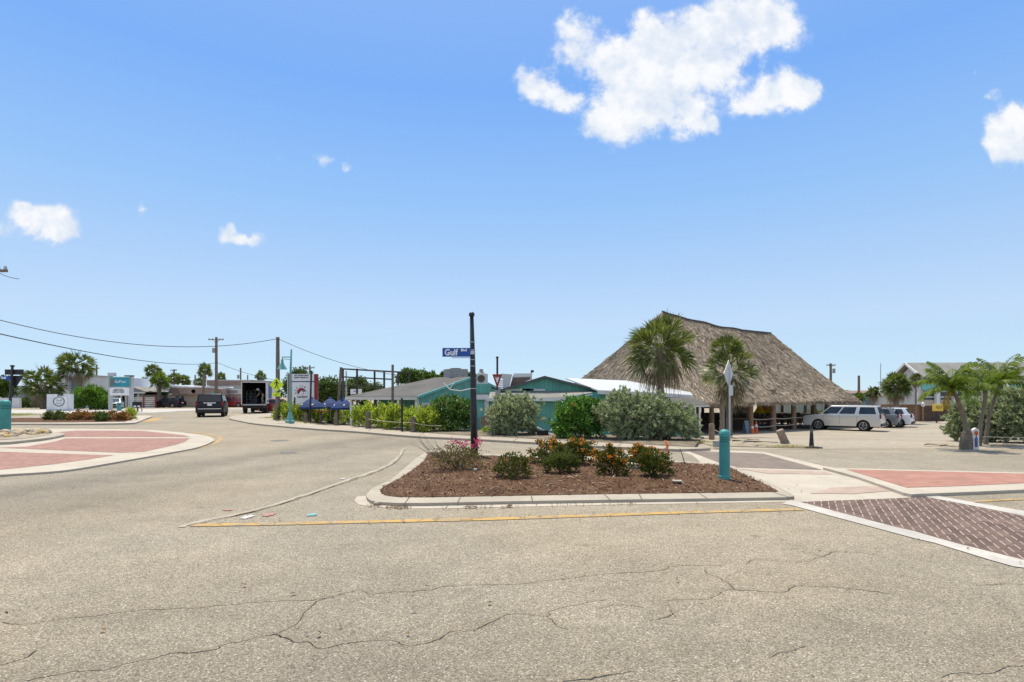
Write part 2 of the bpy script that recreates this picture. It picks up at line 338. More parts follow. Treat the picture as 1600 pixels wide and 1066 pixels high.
leafmat('leaf_hibiscus', [(0.032, 0.097, 0.017), (0.065, 0.168, 0.023), (0.116, 0.246, 0.036), (0.221, 0.350, 0.082)], 0.2, 0.35)
leafmat('leaf_hibiscus_dark', [(0.025, 0.081, 0.016), (0.059, 0.149, 0.023), (0.110, 0.213, 0.040), (0.310, 0.350, 0.152)], 0.12, 0.35)
leafmat('leaf_silver', [(0.139, 0.177, 0.085), (0.248, 0.293, 0.153), (0.385, 0.432, 0.256), (0.557, 0.596, 0.403)], 0.1, 0.5)
leafmat('leaf_silver_deep', [(0.066, 0.102, 0.054), (0.120, 0.168, 0.092), (0.228, 0.282, 0.173), (0.408, 0.444, 0.313)], 0.25, 0.5)
leafmat('leaf_hedge', [(0.091, 0.151, 0.014), (0.192, 0.263, 0.027), (0.324, 0.374, 0.055), (0.455, 0.466, 0.136)], 0.4)
leafmat('leaf_ixora', [(0.035, 0.062, 0.010), (0.071, 0.101, 0.016), (0.121, 0.141, 0.023), (0.173, 0.132, 0.026)], 0.15, 0.4)
leafmat('leaf_dry', [(0.125, 0.085, 0.045), (0.181, 0.135, 0.070), (0.110, 0.114, 0.038), (0.236, 0.178, 0.109)], 0.3)
leafmat('leaf_red', [(0.155, 0.064, 0.024), (0.276, 0.089, 0.037), (0.172, 0.140, 0.037), (0.380, 0.140, 0.061)], 0.3)
leafmat('leaf_olive', [(0.052, 0.073, 0.019), (0.090, 0.115, 0.029), (0.136, 0.147, 0.048)], 0.3)
leafmat('leaf_tree', [(0.042, 0.078, 0.016), (0.072, 0.120, 0.024), (0.120, 0.180, 0.038)], 0.3)
leafmat('leaf_tree_dark', [(0.042, 0.072, 0.019), (0.075, 0.117, 0.030), (0.128, 0.173, 0.047)], 0.25)
leafmat('leaf_tree_bright', [(0.046, 0.112, 0.010), (0.084, 0.177, 0.021), (0.158, 0.260, 0.042)], 0.35)
leafmat('frond_sabal', [(0.045, 0.065, 0.018), (0.074, 0.099, 0.025), (0.119, 0.149, 0.040), (0.198, 0.218, 0.084)], 0.3, 0.4)
leafmat('frond_dead', [(0.150, 0.110, 0.068), (0.220, 0.170, 0.113), (0.290, 0.235, 0.162)], 0.25)
leafmat('frond_coconut', [(0.043, 0.088, 0.011), (0.078, 0.129, 0.016), (0.129, 0.184, 0.022), (0.216, 0.239, 0.044)], 0.35, 0.6)
leafmat('frond_yellow', [(0.300, 0.210, 0.027), (0.400, 0.290, 0.054), (0.240, 0.160, 0.036)], 0.35)
leafmat('petal_orange', [(0.607, 0.193, 0.030), (0.728, 0.327, 0.050), (0.497, 0.133, 0.030)], 0.3)
leafmat('petal_pink', [(0.413, 0.030, 0.128), (0.510, 0.068, 0.203), (0.375, 0.038, 0.243)], 0.35)
leafmat('petal_salmon', [(0.620, 0.220, 0.144), (0.700, 0.330, 0.198)], 0.35)
leafmat('mulch_chip', [(0.055, 0.03, 0.016), (0.12, 0.066, 0.036), (0.19, 0.115, 0.068), (0.38, 0.28, 0.185)], 0.0, 0.9)
leafmat('dead_leaf', [(0.110, 0.060, 0.032), (0.170, 0.100, 0.054), (0.220, 0.150, 0.081)], 0.1, 0.9)
leafmat('grass_blade', [(0.180, 0.180, 0.054), (0.330, 0.285, 0.108), (0.450, 0.390, 0.176)], 0.3)
leafmat('grass_green', [(0.150, 0.195, 0.041), (0.240, 0.285, 0.068), (0.360, 0.360, 0.122)], 0.3)

# ------------------------------------------------------------------ mesh builder
class MB:
    def __init__(s): s.v = []; s.f = []; s.m = []
    def add(s, vs, fs, mi=0):
        o = len(s.v); s.v += [tuple(q) for q in vs]
        for f in fs: s.f.append(tuple(i + o for i in f)); s.m.append(mi)
        return s
    def box(s, x0, x1, y0, y1, z0, z1, mi=0):
        return s.add([(x, y, z) for z in (z0, z1) for y in (y0, y1) for x in (x0, x1)],
                     [(0, 2, 3, 1), (4, 5, 7, 6), (0, 1, 5, 4), (2, 6, 7, 3), (0, 4, 6, 2), (1, 3, 7, 5)], mi)
    def cbox(s, c, sx, sy, sz, rz=0.0, mi=0):
        m = Matrix.Rotation(rz, 3, 'Z'); c = Vector(c)
        vs = [c + m @ Vector((x * sx / 2, y * sy / 2, z * sz / 2)) for z in (-1, 1) for y in (-1, 1) for x in (-1, 1)]
        return s.add(vs, [(0, 2, 3, 1), (4, 5, 7, 6), (0, 1, 5, 4), (2, 6, 7, 3), (0, 4, 6, 2), (1, 3, 7, 5)], mi)
    def beam(s, a, b, w, h, mi=0):
        a = Vector(a); b = Vector(b); d = (b - a).normalized()
        up = Vector((0, 0, 1)) if abs(d.z) < 0.95 else Vector((0, 1, 0))
        x = d.cross(up).normalized(); y = x.cross(d).normalized()
        vs = [p + x * (i * w / 2) + y * (j * h / 2) for p in (a, b) for i, j in ((-1, -1), (1, -1), (1, 1), (-1, 1))]
        return s.add(vs, [(3, 2, 1, 0), (4, 5, 6, 7), (0, 1, 5, 4), (1, 2, 6, 5), (2, 3, 7, 6), (3, 0, 4, 7)], mi)
    def tube(s, pts, r, n=8, mi=0, cap=True):
        pts = [Vector(p) for p in pts]
        rs = r if isinstance(r, (list, tuple)) else [r] * len(pts)
        vs = []; px = None
        for i, p in enumerate(pts):
            d = (pts[min(i + 1, len(pts) - 1)] - pts[max(i - 1, 0)]).normalized()
            if px is None:
                px = d.cross(Vector((0, 1, 0)) if abs(d.y) < 0.9 else Vector((1, 0, 0))).normalized()
            else: px = (px - d * px.dot(d)).normalized()
            py = d.cross(px)
            for k in range(n):
                a = 2 * PI * k / n; vs.append(p + (px * math.cos(a) + py * math.sin(a)) * rs[i])
        fs = [(i * n + k, i * n + (k + 1) % n, (i + 1) * n + (k + 1) % n, (i + 1) * n + k) for i in range(len(pts) - 1) for k in range(n)]
        if cap: fs += [tuple(range(n))[::-1], tuple(range((len(pts) - 1) * n, len(pts) * n))]
        return s.add(vs, fs, mi)
    def lathe(s, prof, n=20, c=(0, 0, 0), mi=0, axis='z'):
        vs = []
        for r, z in prof:
            for k in range(n):
                a = 2 * PI * k / n
                if axis == 'z': vs.append((c[0] + r * math.cos(a), c[1] + r * math.sin(a), c[2] + z))
                else: vs.append((c[0] + r * math.cos(a), c[1] + z, c[2] + r * math.sin(a)))
        m = len(prof)
        fs = [(i * n + k, i * n + (k + 1) % n, (i + 1) * n + (k + 1) % n, (i + 1) * n + k) for i in range(m - 1) for k in range(n)]
        fs += [tuple(range(n))[::-1], tuple(range((m - 1) * n, m * n))]
        return s.add(vs, fs, mi)
    def prism(s, poly, a, b, mi=0):
        # poly: list of 3d points; extruded from offset a to offset b (vectors)
        n = len(poly); a = Vector(a); b = Vector(b)
        vs = [Vector(p) + a for p in poly] + [Vector(p) + b for p in poly]
        fs = [tuple(range(n))[::-1], tuple(range(n, 2 * n))] + [(i, (i + 1) % n, n + (i + 1) % n, n + i) for i in range(n)]
        return s.add(vs, fs, mi)
    def leaf(s, p, d, nrm, L, w, mi=0, fold=0.0):
        d = d.normalized(); sd = d.cross(nrm)
        if sd.length < 1e-4: sd = d.cross(Vector((0.3, 0.9, 0.2)))
        sd.normalize(); up = sd.cross(d)
        m = p + d * (L * 0.45)
        return s.add([p, m + sd * (w / 2) + up * fold * w, p + d * L, m - sd * (w / 2) + up * fold * w], [(0, 1, 2, 3)], mi)
    def build(s, name, mats, parent=None, smooth=False, bevel=0.0, seg=2, angle=None):
        me = bpy.data.meshes.new(name)
        me.from_pydata(s.v, [], s.f)
        ms = mats if isinstance(mats, (list, tuple)) else [mats]
        for q in ms: me.materials.append(MATS[q])
        if len(ms) > 1: me.polygons.foreach_set('material_index', s.m)
        if bevel:
            bm = bmesh.new(); bm.from_mesh(me); bmesh.ops.remove_doubles(bm, verts=bm.verts, dist=1e-5)
            bmesh.ops.recalc_face_normals(bm, faces=bm.faces)
            es = [e for e in bm.edges if len(e.link_faces) == 2 and e.calc_face_angle(0) > 0.5]
            bmesh.ops.bevel(bm, geom=es, offset=bevel, segments=seg, affect='EDGES', profile=0.6, clamp_overlap=True)
            bm.to_mesh(me); bm.free()
        if smooth:
            me.polygons.foreach_set('use_smooth', [True] * len(me.polygons))
        me.update()
        if smooth and angle is not None:
            try: me.set_sharp_from_angle(angle=angle)
            except Exception: pass
        o = bpy.data.objects.new(name, me); COL.objects.link(o)
        if parent: o.parent = parent
        return o

def tag(o, label=None, cat=None, group=None, kind=None):
    if label: o['label'] = label
    if cat: o['category'] = cat
    if group: o['group'] = group
    if kind: o['kind'] = kind
    return o
def thing(name, label, cat, loc=(0, 0, 0), rz=0.0, group=None):
    o = bpy.data.objects.new(name, None); COL.objects.link(o)
    o.location = loc; o.rotation_euler = (0, 0, rz); o.empty_display_size = 0.2
    return tag(o, label, cat, group)
def dup(o, parent=None, **kw):
    c = o.copy(); COL.objects.link(c); c.parent = parent
    for ch in list(o.children): dup(ch, c)
    return c
def place(src, loc, rz, label, group=None, scale=None):
    c = dup(src); c.location = loc; c.rotation_euler = (0, 0, rz); c['label'] = label
    if group: c['group'] = group
    if scale: c.scale = (scale,) * 3 if isinstance(scale, (int, float)) else scale
    return c
def text(body, size, m, parent, loc, rot=(PI / 2, 0, 0), name='lettering', ext=0.004, sx=1.0, align='CENTER', bold=0.0):
    cu = bpy.data.curves.new(name, 'FONT'); cu.body = body; cu.size = size; cu.extrude = ext; cu.offset = bold
    cu.align_x = align; cu.align_y = 'CENTER'; cu.resolution_u = 3
    t = bpy.data.objects.new(name + '_tmp', cu); COL.objects.link(t)
    dg = bpy.context.evaluated_depsgraph_get()
    me = bpy.data.meshes.new_from_object(t.evaluated_get(dg)); me.name = name
    bpy.data.objects.remove(t)
    me.materials.clear(); me.materials.append(MATS[m])
    o = bpy.data.objects.new(name, me); COL.objects.link(o)
    o.location = loc; o.rotation_euler = rot; o.scale = (sx, 1, 1); o.parent = parent
    return o

# ------------------------------------------------------------------ ground sheets
def cr(pts, n=5, closed=False):
    pts = [Vector(p) for p in pts]; out = []; N = len(pts)
    rng = range(N) if closed else range(N - 1)
    for i in rng:
        if closed: a, b, c, d = pts[i - 1], pts[i], pts[(i + 1) % N], pts[(i + 2) % N]
        else: a, b, c, d = pts[max(i - 1, 0)], pts[i], pts[i + 1], pts[min(i + 2, N - 1)]
        for k in range(n):
            t = k / n
            out.append(0.5 * ((2 * b) + (c - a) * t + (2 * a - 5 * b + 4 * c - d) * t * t + (3 * b - a - 3 * c + d) * t ** 3))
    if not closed: out.append(pts[-1])
    return out
def flat(pts): return [(p[0], p[1]) for p in pts]
def px(pts, h=0.0): return [at(a, b, h) for a, b in pts]
def sheet(name, pts, m, off, g=2.0, skirt=0.0, kind='structure', bumpy=0.0, mound=None, link=True):
    bm = bmesh.new()
    vs = []
    for p in pts:
        if not vs or (Vector((p[0], p[1], 0)) - vs[-1].co).length > 1e-3: vs.append(bm.verts.new((p[0], p[1], 0)))
    if (vs[0].co - vs[-1].co).length < 1e-3: bm.verts.remove(vs.pop())
    es = [bm.edges.new((vs[i], vs[(i + 1) % len(vs)])) for i in range(len(vs))]
    bmesh.ops.triangle_fill(bm, use_beauty=True, edges=es)
    for ax in (0, 1):
        lo = min(v.co[ax] for v in bm.verts); hi = max(v.co[ax] for v in bm.verts)
        k = math.floor(lo / g) + 1
        while k * g < hi:
            co = [0, 0, 0]; no = [0, 0, 0]; co[ax] = k * g + 0.0137; no[ax] = 1
            bmesh.ops.bisect_plane(bm, geom=bm.verts[:] + bm.edges[:] + bm.faces[:], plane_co=co, plane_no=no, dist=1e-5)
            k += 1
    bmesh.ops.recalc_face_normals(bm, faces=bm.faces)
    for f in bm.faces:
        if f.normal.z < 0: f.normal_flip()
    bd = [e for e in bm.edges if len(e.link_faces) == 1]
    bset = set(v for e in bd for v in e.verts)
    for v in bm.verts:
        z = terr(v.co.x, v.co.y) + off
        if bumpy and v not in bset: z += bumpy * (0.5 + noise.fractal(Vector((v.co.x, v.co.y, 0)) * 1.6, 0.7, 2.0, 4))
        if mound and v not in bset: z += mound(v.co.x, v.co.y)
        v.co.z = z
    if skirt:
        r = bmesh.ops.extrude_edge_only(bm, edges=bd)
        for e in r['geom']:
            if isinstance(e, bmesh.types.BMVert): e.co.z -= skirt
        bmesh.ops.recalc_face_normals(bm, faces=bm.faces)
    me = bpy.data.meshes.new(name); bm.to_mesh(me); bm.free(); me.materials.append(MATS[m])
    o = bpy.data.objects.new(name, me); COL.objects.link(o)
    if kind: o['kind'] = kind
    return o
def ribbon(pts, w):
    pts = [Vector((p[0], p[1], 0)) for p in pts]; L = []; Rr = []
    for i, p in enumerate(pts):
        d = (pts[min(i + 1, len(pts) - 1)] - pts[max(i - 1, 0)]).normalized(); n = Vector((-d.y, d.x, 0))
        ww = w[i] if isinstance(w, list) else w
        L.append(p + n * ww / 2); Rr.append(p - n * ww / 2)
    return L + Rr[::-1]

# base ground, one sheet to the horizon
def ground():
    xs = sorted(set([-1500, -700, -350, -200, -120] + [i * 2.0 for i in range(-45, 46)] + [120, 200, 350, 700, 1500]))
    ys = sorted(set([-60, -20] + [i * 2.0 for i in range(-2, 50)] + [110, 130, 170, 250, 400, 800, 1600]))
    b = MB(); n = len(xs)
    b.add([(x, y, terr(x, y)) for y in ys for x in xs], [(j * n + i, j * n + i + 1, (j + 1) * n + i + 1, (j + 1) * n + i) for j in range(len(ys) - 1) for i in range(n - 1)])
    o = b.build('ground', 'sand', smooth=True); o['kind'] = 'structure'
ground()
KERB = [(1060, 702), (1009, 700), (915, 696), (860, 692.5), (760, 687), (700, 684), (640, 681), (575, 675.6), (554, 674), (466, 668), (400, 662), (376, 658), (360, 654.5), (358, 652), (366, 649.5), (392, 647.5), (440, 645)]
road = [(-90, -4), (90, -4), (90, 18.4)] + flat(px([(1600, 703), (1350, 703), (1180, 703.5)])) + flat(px(KERB)) + flat(px([(450, 640.6), (330, 640.2), (230, 640.8), (0, 641), (-220, 641)])) + [(-90, 70)]
sheet('road', road, 'asphalt', 0.004, 2.0)
# parking lot on the right, beyond the street
lot = flat(px([(1092, 699.5), (1160, 702.5), (1350, 702), (1600, 701.5)])) + [(90, 18.9), (90, 75), (10, 75), (8, 50), (9.5, 36)] + flat(px([(1080, 681)]))
sheet('parking_lot', lot, 'lot_gravel', 0.006, 2.0)
# far sidewalk along the restaurant, a real step up
BACK = [(440, 649.5), (446, 655), (475, 659), (560, 665.5), (640, 673.5), (720, 679), (790, 682.3), (860, 686), (950, 690), (1030, 694.5), (1085, 697), (1110, 698.8)]
kw = px(KERB, 0.085); bw = px(BACK, 0.12)
sheet('sidewalk', flat(cr(kw, 3)) + flat(bw), 'sidewalk_concrete', 0.085, 2.0, 0.2)
# planting strip behind it: litter and shade
strip_b = px([(446, 652), (500, 655), (600, 660), (700, 667), (800, 671), (900, 676), (1000, 681), (1100, 687)])
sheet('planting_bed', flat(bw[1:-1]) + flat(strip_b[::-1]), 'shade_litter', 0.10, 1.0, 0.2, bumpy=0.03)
sheet('sand_verge', flat(px([(1085, 690), (1110, 697.5), (1180, 699.5), (1262, 701), (1262, 697), (1180, 691), (1110, 684)])), 'sand', 0.03, 0.6, 0.1, bumpy=0.07)
# ---- planted island
isl_out = [(572, 774), (574, 778.5), (579, 782), (592, 784.5), (622, 786), (665, 786), (800, 783.2), (960, 780.8), (1100, 779), (1228, 777), (1241, 775.5), (1226, 767), (1148, 729), (1120, 724), (1045, 719.5), (920, 716), (830, 712.5), (757, 709), (690, 705), (672, 704), (666, 706), (655, 712.5), (644, 721), (627, 736), (610, 750), (580, 764)]
isl_in = [(594, 766), (596, 770), (604, 774), (622, 776), (665, 776.5), (800, 774), (960, 771.3), (1100, 769.5), (1210, 768), (1216, 767.5), (1205, 761), (1140, 730), (1118, 726), (1045, 721.5), (920, 718.5), (830, 714.8), (757, 711.5), (690, 707.5), (676, 706.3), (669, 708), (662, 720), (649, 731), (627, 746), (599, 760)]
KH = 0.055
IO = flat(px(isl_out, KH)); II = flat(px(isl_in, KH + 0.01))
sheet('island_kerb', IO, 'concrete', KH, 1.2, 0.2)
def edist(x, y):
    best = 9.0; p = Vector((x, y))
    for i in range(len(II)):
        a = Vector(II[i - 1]); c = Vector(II[i]); d = c - a; t = max(0, min(1, (p - a).dot(d) / max(1e-9, d.dot(d)))); best = min(best, (p - a - d * t).length)
    return best
def isl_mound(x, y): return sstep(0, 1.4, edist(x, y)) * (0.07 + 0.04 * noise.fractal(Vector((x, y, 3)) * 0.8, 0.8, 2, 3)) + sstep(0, 0.5, edist(x, y)) * 0.03 * noise.fractal(Vector((x, y, 0)) * 3.0, 0.7, 2.0, 4)
mulch_bed = sheet('mulch_bed', II, 'mulch_soil', KH + 0.008, 0.25, 0.02, mound=isl_mound)
gut = ribbon(px([(566, 776), (568, 781.5), (578, 786.5), (598, 789.5), (640, 791.5), (700, 791), (960, 785.5), (1235, 781)]), [0.16, 0.3, 0.4, 0.42, 0.42, 0.42, 0.42, 0.42])
sheet('gutter', flat(gut), 'concrete_pale', 0.008, 2.0)
je = MB()
def joint(p, q, h, w=0.02):
    a = at(*p, h); b = at(*q, h); L = ribbon([a, b], w)
    je.add([(v.x, v.y, terr(v.x, v.y) + h + 0.003) for v in L], [(0, 1, 2, 3)])
for a, b in (((943, 771.5), (953, 781)), ((998, 771), (1003, 780.4)), ((1090, 769.6), (1105, 779)), ((1205, 768.2), (1232, 776.8)), ((830, 774), (832, 783)), ((720, 776), (715, 785.5)), ((640, 776.8), (632, 787)), ((668, 717), (656, 715)), ((622, 752), (607, 752))):
    joint(a, b, KH)
for i in range(3, len(BACK) - 2):
    for t in (0.3,):
        a = Vector(BACK[i]).lerp(Vector(BACK[i + 1]), t); joint((a.x, a.y), (a.x - 9, a.y + 6), 0.085, 0.03)
o = je.build('paving_joints', 'joint_dark'); o['kind'] = 'structure'
# ---- wedge edge strip and yellow lines
cl = px([(280, 825), (295, 820), (390, 800), (462, 779), (505, 764), (555, 747), (580, 739), (610, 725), (625, 712), (629, 704), (640, 699)])
cl = cr(cl, 6)
edge = [p + Vector((noise.noise(p * 2.1) * 0.05, 0, 0)) for p in cl]
sheet('edge_strip', flat(ribbon(edge, [(0.10 + 0.06 * noise.noise(p * 3)) * (1 - 0.75 * sstep(0.75, 1, i / len(edge))) for i, p in enumerate(edge)])), 'worn_edge', 0.012, 2.0)
crk = MB()
def crack(pts, w=0.012, wob=0.035, n=8, pix=True):
    p = [at(*q) for q in pts] if pix else [Vector(q) for q in pts]
    q = cr(p, n)
    q = [a + Vector((noise.noise(a * 5.3), noise.noise(a * 5.3 + Vector((9, 2, 1))), 0)) * wob + Vector((noise.noise(a * 19), noise.noise(a * 19 + Vector((4, 7, 1))), 0)) * wob * 0.5 for a in q]
    ws = [max(0.008, w * 0.95 * (0.75 + 1.1 * noise.noise(a * 3.1 + Vector((1, 5, 2))))) for a in q]
    ws[0] = ws[-1] = 0.001
    L = ribbon(q, ws); m = len(q)
    vs = [(v.x, v.y, terr(v.x, v.y) + 0.018) for v in L]
    crk.add(vs, [(i, i + 1, 2 * m - 2 - i, 2 * m - 1 - i) for i in range(m - 1)])
crack([(293, 823), (390, 802), (462, 781.5), (505, 766.5), (555, 749.5), (580, 741.5), (612, 727), (627, 713), (632, 704)], 0.035, 0.03)
crack([(0, 973), (50, 975), (100, 967), (145, 964), (200, 956), (300, 950), (400, 942), (450, 939), (500, 938), (530, 930), (568, 923), (585, 928), (650, 924), (720, 915), (800, 914), (860, 908), (920, 900), (985, 895), (1035, 891), (1060, 884), (1130, 884)], 0.013)
crack([(1165, 882), (1180, 876), (1240, 879), (1265, 877), (1290, 867), (1300, 863), (1340, 864), (1375, 869)], 0.013)
crack([(40, 1066), (60, 1060), (110, 1052), (170, 1043), (235, 1031), (260, 1024), (330, 1017), (345, 1010), (420, 994), (430, 992), (460, 1003), (480, 1003), (500, 1012), (550, 1005), (600, 1001), (650, 1010), (690, 997), (710, 987), (740, 984), (800, 959), (855, 963), (860, 955), (920, 941), (945, 938)], 0.012)
crack([(430, 992), (460, 975), (480, 952), (500, 940), (520, 934)], 0.010)
crack([(1040, 940), (1050, 938), (1110, 936), (1125, 927), (1145, 922), (1220, 926), (1240, 918), (1290, 917), (1350, 922), (1390, 929)], 0.013)
crack([(1145, 922), (1135, 910), (1105, 897), (1100, 889)], 0.010); crack([(0, 1040), (30, 1032), (60, 1015)], 0.010); crack([(880, 1066), (910, 1062), (990, 1052)], 0.010)
crack([(1470, 1060), (1500, 1054), (1560, 1048), (1600, 1040)], 0.010); crack([(1520, 915), (1560, 913), (1600, 914)], 0.012); crack([(930, 951), (960, 946), (1005, 950)], 0.008)
crack([(1040, 940), (1050, 958), (1025, 970)], 0.009); crack([(855, 963), (868, 975), (888, 987)], 0.009); crack([(1250, 862), (1285, 870)], 0.006); crack([(1200, 1028), (1255, 1010)], 0.006)
crack([(640, 748), (660, 738), (700, 732)], 0.004)
o = crk.build('asphalt_cracks', 'crack_dark'); o['kind'] = 'structure'
yl = cr(px([(300, 822), (440, 819.5), (640, 815), (800, 811), (960, 805.5), (1100, 801), (1252, 797)]), 5)
yw = [0.16 + 0.025 * noise.noise(p * 4) for p in yl]
sheet('yellow_line', flat(ribbon(yl, yw)), 'yellow_paint', 0.012, 2.0)
sheet('yellow_line', flat(ribbon(px([(1512, 785.5), (1556, 783), (1620, 780)]), 0.10)), 'yellow_paint', 0.012, 2.0)
# ---- left apron
ap_out = [(-60, 749), (0, 742), (100, 735), (187, 721), (250, 710), (300, 701), (318, 696), (331, 690.5), (334, 686), (322, 681), (287, 676.3), (220, 671.5), (67, 670), (-60, 672)]
sheet('splitter_apron', flat(cr(px(ap_out, 0.05), 4, True)), 'concrete_pale', 0.05, 2.0, 0.1)
sheet('pink_paving', flat(px([(-60, 741), (0, 734), (87, 725), (140, 717.5), (178, 711.5), (0, 706), (-60, 704)], 0.054)), 'pink_paver', 0.055, 2.0)
sheet('pink_paving', flat(px([(0, 699.5), (40, 698), (86, 690), (103, 685), (200, 684.8), (297, 685), (288, 691), (275, 695), (225, 706), (188, 707.5), (100, 704), (-40, 698)], 0.054)), 'pink_paver', 0.0555, 2.0)
sheet('pink_paving', flat(px([(98, 682.8), (297, 682.8), (287, 680), (275, 678.8), (220, 673.2), (120, 673), (88, 675.5), (103, 680)], 0.054)), 'pink_paver', 0.056, 2.0)
ylw = cr(px([(-60, 753), (0, 746), (75, 737), (175, 724), (250, 712), (322, 698), (340, 691), (343, 684), (328, 680), (300, 675.5)]), 6)
sheet('yellow_line', flat(ribbon(ylw, [0.05 + 0.10 * sstep(0.45, 0.75, i / len(ylw)) for i in range(len(ylw))])), 'yellow_paint', 0.012, 2.0)
rk = px([(-80, 690), (0, 692), (40, 689), (75, 685), (98, 680.5), (99, 678), (80, 675.2), (40, 673), (-80, 672)], 0.12)
sheet('rock_bed_kerb', flat(cr(rk, 3, True)), 'concrete', 0.14, 1.5, 0.2)
rb = px([(-80, 686), (0, 687.5), (40, 685), (70, 680.5), (80, 677.5), (60, 674.5), (-80, 673)], 0.15)
sheet('rock_bed', flat(rb), 'sand', 0.155, 0.8, 0.05, bumpy=0.03)
# ---- far-left median with shrubs
mo = px([(-80, 664), (15, 662), (120, 662), (200, 661), (216, 659), (228, 654), (238, 650.4), (228, 649.3), (190, 650), (100, 652), (-80, 652)], 0.1)
sheet('median_kerb', flat(cr(mo, 3, True)), 'concrete_pale', 0.1, 2.0, 0.2)
mi_ = px([(-80, 661.5), (15, 660), (120, 659.8), (195, 658.8), (205, 656), (215, 652.3), (190, 651.3), (100, 653), (-80, 653)], 0.115)
sheet('median_mulch', flat(mi_), 'mulch_soil', 0.112, 1.0, 0.03, bumpy=0.05)
sheet('yellow_line', flat(ribbon(px([(226, 659.5), (240, 656.5), (246, 653.5)]), 0.8)), 'yellow_paint', 0.012, 2.0)
# pale paving in front of the left-hand motels and the far kerb
sheet('motel_walk', flat(px([(-200, 649.5), (0, 649), (120, 646.5), (240, 645.3), (330, 640.6), (430, 639.6), (430, 638.6), (230, 639.5), (-200, 640.5)])), 'concrete_white', 0.03, 4.0, 0.05)
# ---- right: concrete refuge, crosswalks, apron
sheet('refuge_concrete', flat(px([(1100, 727), (1146, 729), (1226, 767), (1241, 776), (1240, 786), (1256, 786.5), (1447, 777), (1432, 771), (1322, 734), (1290, 729.5), (1200, 708), (1192, 706.5), (1068, 702.2), (1062, 705.5), (1082, 712)])), 'concrete_pale', 0.0075, 2.0)
sheet('far_crosswalk', flat(px([(1074, 704.8), (1192, 709.5), (1285, 735), (1146, 731), (1125, 724)])), 'dull_paver', 0.013, 2.0)
sheet('faded_band', flat(px([(1155, 733.5), (1288, 737.5), (1300, 742), (1200, 741)])), 'faded_paver', 0.0135, 2.0)
sheet('faded_band', flat(px([(1265, 772), (1300, 763), (1370, 760), (1395, 768), (1330, 773)])), 'faded_paver', 0.0138, 2.0)
sheet('crosswalk', flat(px([(1247, 785.2), (1449, 777.6), (1620, 811), (1680, 822.5), (2000, 885), (2000, 984), (1680, 899.5), (1600, 878.5), (1430, 834), (1310, 803)])), 'crosswalk_brick', 0.0085, 2.0)
sheet('crosswalk_border', flat(px([(1222, 788.5), (1230, 784.5), (1249, 785.2), (1310, 801.5), (1355, 813.5), (1400, 825), (1430, 832), (1492, 850), (1600, 877), (1680, 898.5), (2000, 983), (2000, 997), (1680, 912), (1600, 889), (1584, 887), (1548, 877), (1511, 865.5), (1459, 849.5), (1430, 843), (1367, 826), (1317, 812.5), (1262, 797.5), (1236, 790.5)])), 'concrete_white', 0.0125, 2.0)
sheet('crosswalk_border', flat(px([(1438, 774.5), (1458, 774.5), (1520, 786), (1600, 799.5), (1680, 814), (2000, 875), (2000, 886), (1680, 823), (1600, 807.5), (1520, 791.5), (1449, 778)])), 'concrete_white', 0.0122, 2.0)
ap2 = [(1286, 730.5), (1322, 731.5), (1450, 735), (1600, 738.5), (1700, 741), (1860, 744), (1905, 746.5), (1860, 750), (1700, 758.5), (1600, 765), (1520, 768.5), (1440, 771.5), (1424, 772.5), (1412, 770), (1340, 745)]
sheet('apron_kerb', flat(px(ap2, 0.06)), 'concrete_pale', 0.06, 2.0, 0.2)
sheet('salmon_paving', flat(px([(1322, 733.5), (1450, 736.5), (1600, 740), (1700, 742.2), (1840, 745.5), (1700, 751), (1600, 755), (1500, 759.5), (1417, 762)], 0.064)), 'salmon_paver', 0.065, 2.0)
# utility paint, manhole covers
def blob(name, p, rx, ry, m, off, seed=0):
    c = at(*p); pts = []
    for k in range(40):
        a = 2 * PI * k / 40; q = 0.9 + 0.55 * noise.noise(Vector((math.cos(a) * 1.6, math.sin(a) * 1.6, seed * 3.3))) + 0.3 * noise.noise(Vector((math.cos(a) * 6, math.sin(a) * 6, seed * 5.1)))
        pts.append((c.x + rx * q * math.cos(a), c.y + ry * q * math.sin(a)))
    return sheet(name, pts, m, off, 3.0)
blob('paint_mark', (386, 809), 0.085, 0.13, 'paint_faint', 0.0142, 1); blob('paint_mark', (421, 805), 0.085, 0.12, 'paint_red', 0.0144, 2); blob('paint_mark', (356, 798), 0.1, 0.05, 'paint_red', 0.0146, 5)
blob('paint_mark', (536, 749), 0.06, 0.1, 'paint_faint', 0.0148, 4)
def manhole(p, r, label):
    c = at(*p); t = thing('manhole_cover', label, 'manhole cover', (c.x, c.y, c.z + 0.006))
    MB().lathe([(r, 0), (r, 0.006), (r * 0.94, 0.008), (r * 0.94, 0.004), (0.001, 0.004)], 24).build('frame', 'concrete', t)
    b = MB().lathe([(r * 0.93, 0.004), (r * 0.93, 0.010), (r * 0.3, 0.011), (0.001, 0.011)], 24)
    b.build('lid', 'iron', t)
manhole((437, 689), 0.36, 'round grey manhole cover in the lane behind the dark iron one'); manhole((450, 708), 0.27, 'small dark iron manhole cover in the left lane')
blob('paint_mark', (488, 805.5), 0.085, 0.1, 'paint_aqua', 0.0152, 8)
def rock(b, c, r, seed, mi=0, flatz=0.65):
    bm = bmesh.new(); bmesh.ops.create_icosphere(bm, subdivisions=2, radius=1)
    vs = []
    for v in bm.verts:
        k = 1 + 0.45 * noise.noise(v.co * 1.1 + Vector((seed * 7.1, seed * 1.3, 0)))
        vs.append((c[0] + v.co.x * r * k, c[1] + v.co.y * r * k, c[2] + v.co.z * r * k * flatz))
    bm.verts.index_update()
    b.add(vs, [tuple(v.index for v in f.verts) for f in bm.faces], mi); bm.free()
